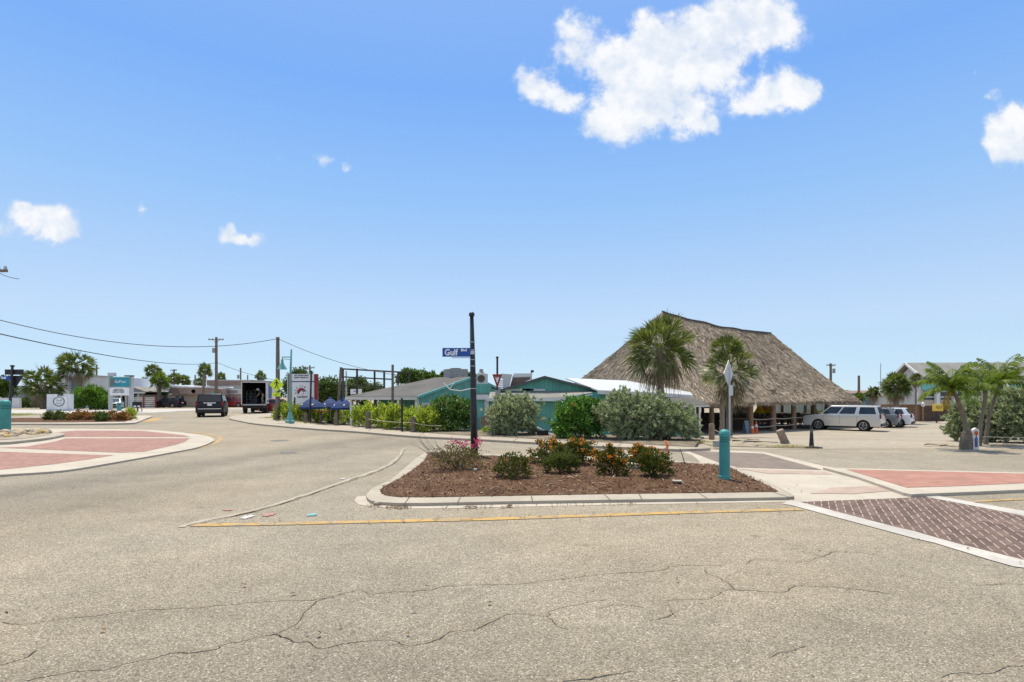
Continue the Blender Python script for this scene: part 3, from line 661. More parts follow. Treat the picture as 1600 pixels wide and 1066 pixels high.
st = at(588, 790); rockb = MB(); rock(rockb, (st.x, st.y, 0.03), 0.05, 9); tag(rockb.build('stone', 'concrete'), 'small grey stone in the gutter at the rounded island corner', 'stone')
#%%PART2
# ------------------------------------------------------------------ plants
def rvec(r=R):
    while True:
        v = Vector((r.uniform(-1, 1), r.uniform(-1, 1), r.uniform(-1, 1)))
        if 0.05 < v.length < 1: return v.normalized()
def bush_mesh(b, c, rx, ry, rz, n, L, w, clumps=40, spread=0.22, inner=0.25, upward=0.4, mi=0, seed=0, flatb=0.15, full=True, ros=0):
    r = random.Random(seed); c = Vector(c); cl = []
    for i in range(clumps):
        d = rvec(r); 
        if not full and d.z < -0.3: d.z *= -0.5
        if full and d.z < 0:
            h_ = Vector((d.x, d.y, 0)); h_ = h_.normalized() if h_.length > 1e-3 else Vector((1, 0, 0)); d = Vector((h_.x * (1 - 0.18 * d.z * d.z), h_.y * (1 - 0.18 * d.z * d.z), d.z))
        k = r.uniform(0.62, 1.0) * (1 + 0.22 * noise.noise(d * 1.7 + Vector((seed, 0, 0))))
        cl.append((Vector((d.x * rx * k, d.y * ry * k, max(d.z * rz * k, -rz * 0.85))), d))
    for i in range(n):
        if r.random() < inner:
            d = rvec(r); p = Vector((d.x * rx, d.y * ry, d.z * rz)) * r.uniform(0.3, 0.85)
        else:
            q, d = r.choice(cl)
            g = Vector((r.gauss(0, 1), r.gauss(0, 1), r.gauss(0, 1))) * spread * 0.5
            p = q + Vector((g.x * rx, g.y * ry, g.z * rz))
        if p.z < -rz * 0.97: p.z = -rz * r.uniform(0.6, 0.97)
        if ros:
            ax = (d * 0.7 + rvec(r) * 0.5 + Vector((0, 0, upward))).normalized(); s1 = ax.orthogonal().normalized(); s2 = ax.cross(s1)
            for k in range(ros):
                a = 2.4 * k; op = 0.25 + 0.85 * k / ros
                dd = (ax * math.cos(op) + (s1 * math.cos(a) + s2 * math.sin(a)) * math.sin(op)).normalized()
                b.leaf(c + p - ax * L * 0.5 * k / ros, dd, ax + rvec(r) * 0.3, L * r.uniform(0.75, 1.15), w * r.uniform(0.8, 1.2), mi, 0.15)
            continue
        dr = (d * 0.6 + rvec(r) * 0.9 + Vector((0, 0, upward))).normalized()
        b.leaf(c + p, dr, rvec(r) + Vector((0, 0, 0.5)), L * r.uniform(0.7, 1.25), w * r.uniform(0.8, 1.2), mi, 0.15)
    return cl
def stems(b, c, n, h, sp, r0=0.012, seed=0, mi=0):
    r = random.Random(seed)
    for i in range(n):
        a = r.uniform(0, 2 * PI); l = r.uniform(0.5, 1) * sp
        p0 = Vector(c) + Vector((math.cos(a), math.sin(a), 0)) * l * 0.15
        p2 = Vector(c) + Vector((math.cos(a) * l, math.sin(a) * l, h * r.uniform(0.6, 1.0)))
        b.tube([p0, (p0 + p2) / 2 + rvec(r) * 0.06, p2], [r0, r0 * 0.7, r0 * 0.35], 5, mi)
def shrub(name, label, cat, loc, rx, ry, rz, n, L, w, leaf, group=None, seed=1, flowers=None, clumps=40, spread=0.22, inner=0.25, fl=60, fsize=0.05, upward=0.4, stem=True, ros=0):
    t = thing(name, label, cat, loc, 0, group)
    b = MB(); cl = bush_mesh(b, (0, 0, rz * 0.97), rx, ry, rz, n // max(1, ros) if ros else n, L, w, clumps, spread, inner, upward, 0, seed, ros=ros)
    b.build('foliage', leaf, t)
    if stem:
        b = MB(); stems(b, (0, 0, -0.03), 9, rz * 1.5, min(rx, ry) * 0.8, max(0.01, rz * 0.022), seed); b.build('stem', 'twig', t)
    if flowers:
        r = random.Random(seed + 5); b = MB()
        for i in range(fl):
            q, d = r.choice([k for k in cl if k[1].z > -0.2]); o = Vector((0, 0, rz * 0.97)) + q * r.uniform(1.0, 1.12) + rvec(r) * 0.05
            for k in range(9):
                e = (d * 0.5 + rvec(r)).normalized(); b.leaf(o + rvec(r) * fsize * 0.5, e, rvec(r), fsize * r.uniform(0.7, 1.2), fsize * 0.8)
        b.build('blossoms', flowers, t)
    return t
def gpt(p, h=0.0):
    v = at(*p, h); return (v.x, v.y, v.z)
# --- island shrubs
def ixora(p, label, rx, rz, seed, n=1500, fl=10, leaf='leaf_ixora', flowers='petal_orange', fs=0.05, **k):
    return shrub('ixora_shrub', label, 'shrub', gpt(p, 0.13), rx * 1.08, rx * 0.95, rz * 1.0, int(n * 3.0), 0.04, 0.021, leaf, 'flowering shrubs on the mulched island', seed, flowers, k.get('clumps', 40), 0.24, 0.4, int(fl * 2.6), fs * 0.72, 0.7, ros=5)
ixora((800, 746), 'sparse twiggy shrub with one orange bloom and bare lower stems', 0.36, 0.25, 3, 1300, 2)
ixora((864, 724), 'wide shrub with a band of orange flowers low on its left', 0.48, 0.28, 4, 2600, 34)
ixora((902, 725), 'tall full shrub with orange blooms on top and red ones on its right', 0.42, 0.31, 5, 2600, 36)
ixora((877, 739), 'plain green twiggy shrub in front of the two orange flowering ones', 0.33, 0.25, 6, 1700, 0, 'leaf_olive', None)
ixora((956, 743), 'upright vase shaped shrub with orange flowers down its right side', 0.30, 0.31, 7, 2000, 28)
ixora((1002, 727), 'shrub with dense orange blooms behind the flat white stone', 0.34, 0.24, 8, 1800, 34)
ixora((1021, 743), 'dull green shrub with one salmon flower spike on its right', 0.37, 0.27, 9, 2200, 3)
c = at(1042, 735, 0.15); b = MB()
for i in range(90): b.leaf(c + Vector((R.gauss(0, .02), R.gauss(0, .02), R.uniform(0.2, 0.62))), rvec(), rvec(), 0.05, 0.04)
def own(o, parent):
    o.parent = parent; return o
sp = [o for o in bpy.data.objects if o.get('label', '').startswith('dull green shrub')][0]
o = b.build('flower_spike', 'petal_salmon'); o.location = -Vector(sp.location); o.parent = sp
# bougainvillea with dry twigs at the sign pole
t = thing('bougainvillea', 'straggly half dry bougainvillea with pink blooms at the street sign pole', 'shrub', gpt((716, 731), 0.15), 0, 'flowering shrubs on the mulched island')
b = MB(); bush_mesh(b, (-0.05, 0, 0.24), 0.55, 0.5, 0.26, 1100, 0.055, 0.03, 30, 0.3, 0.3, 0.4, 0, 21); b.build('foliage', 'leaf_dry', t)
b = MB(); bush_mesh(b, (0.1, 0, 0.22), 0.5, 0.4, 0.2, 420, 0.05, 0.03, 20, 0.3, 0.3, 0.4, 0, 22); b.build('green_leaves', 'leaf_olive', t)
b = MB(); stems(b, (0, 0, 0), 26, 0.6, 0.6, 0.008, 23)
for i in range(14):
    a = R.uniform(0.6, 1.2) * PI; l = R.uniform(0.5, 0.95)
    b.tube([(-0.2, 0, 0.1), (-0.2 + math.cos(a) * l * 0.6, 0.2 * R.uniform(-1, 1), 0.35), (-0.2 + math.cos(a) * l, 0.3 * R.uniform(-1, 1), R.uniform(0.45, 0.78))], [0.006, 0.004, 0.002], 4)
b.build('stem', 'twig', t)
b = MB()
for cx, cz, n in ((0.02, 0.54, 34), (0.13, 0.53, 34), (0.28, 0.45, 16), (0.42, 0.55, 50), (0.1, 0.25, 8), (0.35, 0.2, 10), (-0.10, 0.56, 18)):
    for i in range(n): b.leaf(Vector((cx + R.gauss(0, .06), R.gauss(0, .06), cz + R.gauss(0, .05))), rvec(), rvec(), 0.045, 0.04)
b.build('blossoms', 'petal_pink', t)
# mulch chips, stones, twigs and litter on the island
dg = [f for f in mulch_bed.data.polygons]
b = MB(); rr = random.Random(3)
areas = [f.area for f in dg]; vv = mulch_bed.data.vertices
for f in rr.choices(dg, areas, k=26000):
    a, c, e = (vv[f.vertices[0]].co, vv[f.vertices[1]].co, vv[f.vertices[rr.randrange(2, len(f.vertices))]].co)
    s, q = rr.random(), rr.random()
    if s + q > 1: s, q = 1 - s, 1 - q
    p = a + (c - a) * s + (e - a) * q
    d = Vector((rr.uniform(-1, 1), rr.uniform(-1, 1), rr.uniform(-0.25, 0.45)))
    L = rr.uniform(0.018, 0.055) if rr.random() < 0.93 else rr.uniform(0.06, 0.11)
    b.leaf(p + Vector((0, 0, 0.006)), d, Vector((0, 0, 1)) + rvec(rr) * 0.5, L, L * rr.uniform(0.22, 0.5))
b.build('mulch', 'mulch_chip')['kind'] = 'stuff'
def slab_stone(p, sx, sy, sz, rz, label, m='concrete'):
    c = at(*p, 0.13); b = MB(); b.cbox((0, 0, sz / 2), sx, sy, sz, 0); o = b.build('stone', m, bevel=0.012)
    o.location = (c.x, c.y, c.z); o.rotation_euler = (0.05, 0.04, rz); tag(o, label, 'stone')
slab_stone((989, 731), 0.25, 0.25, 0.10, 0.2, 'flat pale square stone in the mulch before the orange shrub', 'concrete_pale')
slab_stone((985, 719.5), 0.2, 0.18, 0.12, 0.5, 'pale block half hidden behind the orange shrub', 'concrete_pale')
slab_stone((1058, 753), 0.17, 0.1, 0.03, 0.1, 'thin pale chip of stone lying in the mulch', 'concrete_pale')
slab_stone((742, 735), 0.08, 0.07, 0.04, 0.7, 'small white pebble beside the bougainvillea', 'white_paint')
def bark(p, L, rz, label):
    c = at(*p, 0.16); b = MB()
    b.tube([(-L / 2, 0, 0.01), (-L / 5, 0.05, 0.02), (L / 4, 0.06, 0.025), (L / 2, 0, 0.02)], [0.008, 0.016, 0.015, 0.006], 6)
    o = b.build('bark_strip', 'hut_post'); o.location = c; o.rotation_euler = (0, 0, rz); tag(o, label, 'bark strip')
bark((862, 760), 0.28, 1.0, 'curled strip of bark in the mulch below the plain green shrub'); bark((943, 757), 0.22, 2.2, 'curled strip of bark in the mulch below the vase shaped shrub')
bark((1072, 757), 0.18, 1.2, 'short strip of bark in the mulch nearest the teal bollard'); bark((774, 765), 0.2, 0.8, 'short strip of bark in the mulch near the front kerb')
c = at(1070, 725, 0.12); b = MB(); b.tube([(0, 0, 0), (-0.05, 0, 0.18), (-0.11, 0.02, 0.36)], [0.012, 0.01, 0.006], 6)
o = b.build('stake', 'dark_timber'); o.location = c; tag(o, 'thin dark stick leaning up out of the mulch at the back edge', 'stick')
b = MB(); rr = random.Random(11)
for (a, c_, n, sp) in (((575, 789), (610, 793), 50, 1), ((612, 791.5), (662, 795), 130, 1), ((690, 794), (800, 790.5), 130, 1), ((765, 790), (800, 789), 60, 1), ((800, 790), (1100, 785), 60, 1), ((1040, 789), (1070, 788.5), 14, 1), ((648, 714), (664, 709), 16, 1), ((300, 815), (1250, 800), 40, 6), ((1210, 757), (1260, 765), 6, 3), ((0, 960), (1600, 880), 26, 40)):
    for i in range(n):
        t = rr.random(); p = at(lerp(a[0], c_[0], t), lerp(a[1], c_[1], t) + rr.gauss(0, 1.0) * sp, 0.022)
        if sp < 2 and noise.noise(p * 2.5) < -0.15: continue
        b.leaf(p, Vector((rr.uniform(-1, 1), rr.uniform(-1, 1), rr.uniform(0, 0.25))), Vector((0, 0, 1)) + rvec(rr) * 0.3, rr.uniform(0.02, 0.07), rr.uniform(0.012, 0.035), 0, 0.2)
b.build('leaf_litter', 'dead_leaf')['kind'] = 'stuff'
# --- big shrubs along the restaurant
G1 = 'big shrubs along the far sidewalk'
shrub('hibiscus_bush', 'big glossy dark hibiscus bush with pale pink blooms behind the sign pole', 'bush', gpt((704, 673), 0.1), 1.15, 1.0, 0.82, 7500, 0.12, 0.085, 'leaf_hibiscus_dark', G1, 31, 'petal_salmon', 120, 0.16, 0.3, 10, 0.09)
shrub('silver_buttonwood', 'round silvery shrub between the teal wall and the wood picket', 'bush', gpt((802, 679), 0.1), 1.13, 1.0, 0.87, 15000, 0.13, 0.05, 'leaf_silver', G1, 32, None, 150, 0.2, 0.25, ros=9)
shrub('hibiscus_bush', 'bright green hibiscus bush with red orange blooms before the teal wall', 'bush', gpt((904, 684), 0.1), 0.97, 0.9, 0.82, 6000, 0.12, 0.085, 'leaf_hibiscus', G1, 33, 'petal_orange', 110, 0.16, 0.3, 12, 0.08)
t = thing('silver_buttonwood', 'long silvery green buttonwood mass beneath the tall fan palm', 'bush', gpt((1012, 686.5), 0.1), 0, G1)
b = MB()
bush_mesh(b, (-0.95, 0, 0.85), 1.05, 0.95, 0.85, 1500, 0.13, 0.05, 150, 0.2, 0.25, 0.4, 0, 34, ros=9)
bush_mesh(b, (0.0, 0.2, 0.88), 1.0, 0.95, 0.9, 1400, 0.13, 0.05, 130, 0.2, 0.25, 0.4, 0, 35, ros=9)
bush_mesh(b, (0.95, 0, 0.68), 0.95, 0.85, 0.68, 1200, 0.13, 0.05, 120, 0.2, 0.25, 0.4, 0, 36, ros=9)
b.build('foliage', 'leaf_silver', t)
b = MB(); stems(b, (-0.9, 0, 0), 9, 1.2, 0.8, 0.025, 3); stems(b, (0.7, 0, 0), 9, 1.0, 0.8, 0.025, 4); b.build('stem', 'twig', t)
shrub('weed_clump', 'low bright green weeds at the foot of the round silvery shrub', 'weeds', gpt((765, 676.5), 0.12), 0.32, 0.3, 0.13, 350, 0.1, 0.05, 'leaf_hedge', None, 38, stem=False)
def silver_far(p, rx, rz, seed, label, n=10000):
    return shrub('silver_buttonwood', label, 'bush', gpt(p, 0.0), rx, rx * 0.8, rz, n, 0.15, 0.06, 'leaf_silver', 'silvery shrubs at the parking lot entrance', seed, None, 140, 0.2, 0.25, ros=9)
silver_far((1519, 690), 0.88, 0.86, 41, 'silvery shrub just behind the leaning palm stump')
silver_far((1606, 692), 1.2, 1.12, 43, 'biggest silvery shrub, cut by the right edge of the photo', 13000)
silver_far((1563, 687), 0.95, 1.1, 42, 'silvery shrub behind the twin palm trunks')
# low yellow-green hedge
src = None; rr = random.Random(5)
for i in range(10):
    tt = i / 9; x_ = lerp(446, 672, tt); y_ = lerp(656.3, 675, tt)
    lab = 'yellow green leafy shrub in the low hedge behind the sidewalk posts'
    if i < 3:
        s = shrub('hedge_shrub', lab, 'hedge shrub', gpt((x_, y_), 0.08), 0.75, 0.6, 0.57 if i else 0.6, 1500, 0.17, 0.075, 'leaf_hedge', 'yellow green hedge shrubs along the patio', 60 + i, None, 40, 0.3, 0.35, upward=0.8)
        src = src or []; src.append(s)
    else:
        place(src[i % 3], gpt((x_, y_), 0.08), rr.uniform(0, 6), lab, None, rr.uniform(0.9, 1.12))
# --- palms
PH = {}
def fan_leaf(b, base, d, plen, flen, nseg, droop, r, width=0.045, mi=0, spread=1.35):
    d = d.normalized(); side = d.cross(Vector((0, 0, 1)))
    if side.length < 0.1: side = Vector((1, 0, 0))
    side.normalize(); up = side.cross(d)
    ro = r.uniform(-1.25, 1.25); side, up = side * math.cos(ro) + up * math.sin(ro), up * math.cos(ro) - side * math.sin(ro)
    tip = base + d * plen + Vector((0, 0, -droop * plen * 0.25))
    b.add([base + side * 0.012, base - side * 0.012, tip - side * 0.01, tip + side * 0.01], [(0, 1, 2, 3)], mi)
    d2 = (tip - base).normalized()
    for k in range(nseg):
        a = (k / (nseg - 1) - 0.5) * 2 * spread
        e = (d2 * math.cos(a) + side * math.sin(a) + up * 0.25 * (abs(math.sin(a)) - 0.3) + rvec(r) * 0.06).normalized()
        L = flen * (1 - 0.25 * abs(math.sin(a))) * r.uniform(0.85, 1.1)
        m = tip + e * L * 0.55; q = tip + e * L + Vector((0, 0, -droop * L * r.uniform(0.2, 0.9)))
        n = e.cross(up).normalized() * width
        b.add([tip, m + n * 0.5, q, m - n * 0.5], [(0, 1, 2, 3)], mi)
def sabal(name, label, loc, h, cr_, r0=0.16, n=60, seed=1, group='cabbage palms', dead=14, lean=(0, 0), nseg=16, squash=1.0, boots=True, live='frond_sabal', width=0.05, spread=1.35):
    t = thing(name, label, 'palm tree', loc, 0, group); r = random.Random(seed)
    top = Vector((lean[0], lean[1], h)); PH[t.name] = h
    pts = [Vector((0, 0, -0.1)), Vector((lean[0] * 0.2, lean[1] * 0.2, h * 0.35)), Vector((lean[0] * 0.6, lean[1] * 0.6, h * 0.7)), top]
    b = MB(); b.tube(cr(pts, 4), [lerp(r0 * 1.15, r0 * 0.85, i / 12) for i in range(13)], 12)
    for i in range(int(h * 10)):
        z = i / (h * 10); p = pts[0].lerp(top, z); a = i * 2.4
        k = Vector((math.cos(a), math.sin(a), 0)); 
        b.beam(p + k * r0 * 0.8, p + k * (r0 * 1.08) + Vector((0, 0, 0.1)), 0.1, 0.03)
    b.build('trunk', 'palm_bark', t)
    b = MB()
    for i in range(n):
        z = 1 - 1.62 * ((i + 0.5) / n); a = i * 2.39996 + r.uniform(-0.2, 0.2)
        rr_ = math.sqrt(max(0, 1 - z * z))
        d = Vector((math.cos(a) * rr_, math.sin(a) * rr_, z * squash))
        droop = 0.12 + 0.3 * max(0, 0.4 - z)
        fan_leaf(b, top + Vector((0, 0, -0.1 * cr_)) + d * 0.06, d, cr_ * (r.uniform(0.42, 0.6) if i % 5 < 3 else r.uniform(0.12, 0.35)), cr_ * r.uniform(0.42, 0.62), nseg, droop, r, width, 0, spread)
    b.build('crown', live, t)
    if dead:
        b = MB()
        for i in range(dead):
            a = r.uniform(0, 2 * PI); d = Vector((math.cos(a) * 0.55, math.sin(a) * 0.55, -r.uniform(0.25, 1.0)))
            fan_leaf(b, top + Vector((0, 0, -0.15 * cr_)), d, cr_ * r.uniform(0.35, 0.5), cr_ * r.uniform(0.35, 0.5), 10, 1.5, r, 0.05)
        b.build('dead_fronds', 'frond_dead', t)
    return t
def palm_px(px_, ybase, d, ycr, rpx, label, seed, n=60, dead=14, lean_px=0, group='cabbage palms', r0=0.16, nseg=16, live='frond_sabal', squash=1.0, width=0.05, name='fan_palm', spread=1.35):
    g = W(px_, d) if ybase is None else at(px_, ybase)
    if ybase is not None: d = g.y
    h = zz(ycr, d) - g.z; return sabal(name, label, g, h, rpx / F * d, r0, n, seed, group, dead, (lean_px / F * d, 0), nseg, squash, live=live, width=width, spread=spread)
palm_px(1034, None, 25.5, 541, 60, 'tall full fan palm rising out of the silvery shrubs before the thatch', 1, 72, 20, -4, 'fan palms beside the thatched hut', 0.15, 18, width=0.05, spread=0.95)
t = palm_px(1139, 684, 0, 578, 49, 'fan palm with a ragged crown of two clumps behind the diamond sign', 2, 46, 24, 2, 'fan palms beside the thatched hut', 0.15, 18, width=0.05, spread=0.95)
b = MB(); r = random.Random(77); topc = Vector((-0.1, 0, PH[t.name] + 0.95))
for i in range(30):
    a = i * 2.4; z = 1 - 1.2 * i / 30; q = math.sqrt(max(0, 1 - z * z)); fan_leaf(b, topc, Vector((math.cos(a) * q, math.sin(a) * q, z)), 0.5, 0.62, 16, 0.15, r, 0.05, 0, 0.95)
b.build('crown', 'frond_sabal', t)
g = at(1128, 681); t2 = thing('palm_trunk', 'bare palm trunk standing just left of the ragged fan palm', 'trunk', g, 0)
b = MB(); b.tube([(0, 0, -0.1), (0.03, 0, 1.2), (0.0, 0, 2.45)], [0.17, 0.15, 0.14], 12)
for i in range(24):
    a = i * 2.4; k = Vector((math.cos(a), math.sin(a), 0)); b.beam(k * 0.13 + Vector((0, 0, i * 0.1)), k * 0.165 + Vector((0, 0, i * 0.1 + 0.1)), 0.1, 0.03)
b.build('trunk', 'palm_bark', t2)
palm_px(68, None, 76, 597, 33, 'broad shaggy fan palm by the white wall sign', 3, 56, 20, -2, 'fan palms by the motels', 0.36, 14, squash=0.9, width=0.14, spread=1.0)
palm_px(128, None, 78, 569, 30, 'taller round headed fan palm leaning over the bright green tree', 4, 52, 26, -9, 'fan palms by the motels', 0.22, 14, width=0.14, spread=1.0)
palm_px(248, 637, 0, 594, 17, 'bright green fan palm with a red wrapped trunk by the striped fence', 5, 50, 8, 2, 'fan palms by the motels', 0.26, 12, live='frond_coconut', width=0.14)
far_p = palm_px(240, None, 118, 579, 15, 'far fan palm with a tall thin trunk behind the bright green palm', 6, 46, 8, 0, 'distant palms beyond the roofs', 0.3, 10, width=0.18)
def far_palm(px_, d, ycr, rpx, label):
    h0 = PH[far_p.name]; g = W(px_, d); k = (zz(ycr, d) - g.z) / h0; s = (rpx / F * d) / (15 / F * 118)
    c = place(far_p, g, R.uniform(0, 6), label, None, (s, s, k)); return c
for a in ((320, 118, 578, 12, 'far fan palm between the flat brown roof and the dark palm clump'), (346, 130, 590, 8, 'small far palm just above the brown flat roof'), (407, 125, 588, 9, 'lone far palm above the open truck'),
          (272, 112, 590, 12, 'leftmost of the dark palm clump over the tan shop'), (286, 114, 594, 13, 'right one of the dark palm clump over the tan shop'), (312, 112, 597, 11, 'low dark palm beside the short wooden pole'), (226, 118, 597, 12, 'low dark palm left of the tall thin far palm')):
    far_palm(*a)
palm_px(1400, None, 55, 601, 25, 'bushy fan palm behind the brown fence by the two storey building', 8, 70, 16, 1, 'fan palms behind the brown fence', 0.25, 14, width=0.1)
palm_px(1364, None, 70, 613, 12, 'small brownish fan palm beside the blue grey shed', 9, 40, 16, 0, 'fan palms behind the brown fence', 0.22, 12, width=0.13)
palm_px(1431, None, 60, 593, 12, 'slim dark palm at the corner of the two storey building', 10, 40, 6, 0, 'fan palms behind the brown fence', 0.08, 12, width=0.12)
palm_px(1343, None, 75, 622, 10, 'low green palm behind the parked silver car', 11, 40, 0, 0, 'fan palms behind the brown fence', 0.2, 12, live='frond_coconut', width=0.14)
def coconut(name, label, base, pts, rads, L, n, seed, yellow=0, yl=0.75, group='coconut palms at the lot entrance', hemi=None):
    t = thing(name, label, 'palm tree', base, 0, group); r = random.Random(seed)
    pts = [Vector(p) for p in pts]; q = cr(pts, 5); nq = len(q)
    rs = []
    for i in range(nq):
        f = i / (nq - 1) * (len(rads) - 1); k = min(int(f), len(rads) - 2); rs.append(lerp(rads[k], rads[k + 1], f - k))
    MB().tube(q, rs, 12).build('trunk', 'wood_pole', t)
    top = pts[-1]; b = MB(); y = MB()
    for i in range(n + yellow):
        a = i * 2.39996 + r.uniform(-0.3, 0.3); el = lerp(1.45, 0.0, (i / n) ** 1.15) if i < n else -0.75
        if hemi is not None and i >= n: a = hemi[(i - n) % len(hemi)]
        dirh = Vector((math.cos(a), math.sin(a), 0)); ll = L * r.uniform(0.85, 1.1) * (1 if i < n else yl)
        p = top.copy(); e = el; rp = [p.copy()]; ns = 14
        for s in range(ns):
            p = p + (dirh * math.cos(e) + Vector((0, 0, math.sin(e)))) * ll / ns; e -= (0.055 + 0.10 * (s / ns)) * (1.25 - 0.4 * math.sin(max(0, el))); rp.append(p.copy())
        tgt = b if i < n else y
        tgt.tube(rp, [0.016 * (1 - s / (ns + 1)) + 0.003 for s in range(ns + 1)], 4, 0, False)
        side = dirh.cross(Vector((0, 0, 1)))
        for s in range(1, ns * 2):
            f = s / (ns * 2); k = int(f * ns); pp = rp[k].lerp(rp[k + 1], f * ns - k); dd = (rp[k + 1] - rp[k]).normalized()
            lf = ll * 0.30 * (math.sin(PI * min(1, f * 0.9 + 0.1)) ** 0.6)
            for sg in (-1, 1):
                d1 = (side * sg + dd * 0.7 + Vector((0, 0, -0.25 - 0.5 * r.random()))).normalized()
                m = pp + d1 * lf * 0.5; e2 = pp + d1 * lf + Vector((0, 0, -lf * 0.3)); nn = dd * 0.024
                tgt.add([pp - nn * 0.5, m - nn, e2, m + nn], [(0, 1, 2, 3)])
    b.build('crown', 'frond_coconut', t)
    if yellow: y.build('yellow_fronds', 'frond_yellow', t)
    b = MB()
    for i in range(7):
        a = i * 0.9; b.tube([top + Vector((0, 0, -0.25)), top + Vector((math.cos(a) * 0.07, math.sin(a) * 0.07, 0.1))], [0.05, 0.02], 6)
    b.build('crown_shaft', 'frond_coconut', t)
    return t
g = at(1508, 702.5); k = g.y / F
coconut('coconut_palm', 'leaning coconut palm growing from the thick scarred stump', g, [(0, 0, -0.05), (0.02, 0, 13 * k), (0.06, 0, 25 * k), (0.03, 0, 34 * k), (-3 * k, 0, 52 * k), (-12 * k, 0, 78 * k), (-21 * k, 0, 96 * k)], [0.175, 0.16, 0.145, 0.072, 0.068, 0.06, 0.052], 1.1, 16, 51, 1, hemi=[3.3, 3.7])
g = at(1530, 697); k = g.y / F
coconut('coconut_palm', 'brown trunked coconut palm, left one of the crossing pair', g, [(0, 0, -0.05), (0.5 * k, 0, 20 * k), (4 * k, 0, 45 * k), (8 * k, 0, 62 * k), (15 * k, 0.15, 90 * k)], [0.09, 0.068, 0.06, 0.056, 0.05], 1.05, 10, 52)
g = at(1540, 695); k = g.y / F
coconut('coconut_palm', 'grey trunked coconut palm, right one of the crossing pair', g, [(0, 0, -0.05), (2 * k, 0, 20 * k), (5 * k, 0, 40 * k), (9 * k, 0, 58 * k), (24 * k, 0, 98 * k)], [0.085, 0.064, 0.058, 0.054, 0.048], 1.2, 15, 53)
# --- leafy trees
def tree(name, label, loc, h, rx, ry, rz, n, L, leaf, seed, group=None, clumps=60, spread=0.2):
    t = thing(name, label, 'tree', loc, 0, group); r = random.Random(seed)
    b = MB(); b.tube([(0, 0, -0.2), (0.1, 0, (h - rz) * 0.6), (0, 0, h - rz * 0.4)], [rx * 0.08, rx * 0.06, rx * 0.03], 8)
    for i in range(9):
        a = r.uniform(0, 2 * PI); q = r.uniform(0.4, 0.8)
        b.tube([(0, 0, (h - rz) * 0.7), (math.cos(a) * rx * q * 0.5, math.sin(a) * ry * q * 0.5, h - rz), (math.cos(a) * rx * q, math.sin(a) * ry * q, h - rz + rz * r.uniform(-0.1, 0.5))], [rx * 0.04, rx * 0.025, rx * 0.01], 6)
    b.build('trunk', 'twig', t)
    b = MB(); bush_mesh(b, (0, 0, h - rz), rx, ry, rz, n, L, L * 0.5, clumps, spread, 0.2, 0.2, 0, seed, full=False); b.build('crown', leaf, t)
    return t
def tree_px(px_, d, ytop, wpx, hpx, label, seed, leaf='leaf_tree', n=5000, group=None, name='leafy_tree', L=None, clumps=60):
    g = W(px_, d); k = d / F; h = zz(ytop, d) - g.z
    return tree(name, label, g, h, wpx / 2 * k, wpx / 2 * k * 0.8, hpx / 2 * k, n, L or 3.2 * k, leaf, seed, group, clumps)
shrub('leafy_tree', 'bright green leafy tree between the white wall sign and the motel sign', 'tree', W(142, 71), 2.05, 1.7, 1.5, 5500, 0.3, 0.16, 'leaf_tree_bright', None, 101, None, 70, 0.22, 0.2)
TG = 'dark trees behind the restaurant sign'
tree_px(470, 74, 578, 56, 60, 'dark spreading tree behind the tall restaurant sign', 2, 'leaf_tree_dark', 9000, TG, L=0.32, clumps=90)
tree_px(508, 66, 590, 62, 58, 'dark tree sloping down behind the blue patio umbrellas', 3, 'leaf_tree_dark', 9000, TG, L=0.3, clumps=90)
tree_px(560, 72, 592, 70, 40, 'dark rounded tree seen through the timber frame', 4, 'leaf_tree_dark', 8000, TG, L=0.3, clumps=80)
tree_px(640, 60, 576, 44, 34, 'leafy green tree just behind the right end of the timber frame', 5, 'leaf_tree', 3200, TG, L=0.3)
tree_px(668, 62, 581, 36, 26, 'small leafy tree over the dark shingle roof', 6, 'leaf_tree', 2200, TG, L=0.3)
tree_px(694, 60, 583, 22, 22, 'tree top peeping out behind the grey rooftop unit', 7, 'leaf_tree', 1200, TG, L=0.28); tree_px(734, 62, 583, 26, 20, 'leafy tree top between the rooftop units and sign pole', 8, 'leaf_tree', 1300, TG, L=0.28)
shrub('clipped_bush', 'round clipped dark bush left of the shaggy palm trunk', 'bush', gpt((37, 637.5)), 0.9, 0.8, 0.8, 1800, 0.2, 0.1, 'leaf_tree', 'bushes by the motel wall', 71)
shrub('clipped_bush', 'dim dark bush close beside the shaggy palm trunk', 'bush', gpt((56, 637.5)), 0.6, 0.6, 0.75, 1200, 0.2, 0.1, 'leaf_tree_dark', 'bushes by the motel wall', 72)
tree_px(6, 84, 590, 40, 40, 'green tree behind the black signal pole at the left edge', 12, 'leaf_tree', 3000, None, L=0.4)
MG = 'low shrubs in a row on the far median'
for i, (x_, w_, lf, lab) in enumerate(((79, 10, 'leaf_olive', 'leftmost low green shrub of the far median row'), (96, 13, 'leaf_olive', 'second low green shrub of the far median row'), (118, 10, 'leaf_red', 'low reddish shrub below the white wall sign end'), (131, 9, 'leaf_red', 'low reddish shrub third from the left on the median'), (146, 9, 'leaf_red', 'reddish shrub just left of the darkest round median shrub'), (158, 10, 'leaf_tree_dark', 'darkest round shrub of the far median row'), (176, 14, 'leaf_red', 'widest russet shrub below the motel sign'), (193, 9, 'leaf_red', 'russet shrub at the right end of the median row'))):
    g = at(x_, 657.5 if i != 5 else 658.5, 0.1); k = g.y / F
    shrub('median_shrub', lab, 'shrub', g, w_ * k * 0.85, 0.5, 7.2 * k, 900, 0.12, 0.06, lf, MG, 80 + i, None, 30, 0.3, 0.3, stem=False)
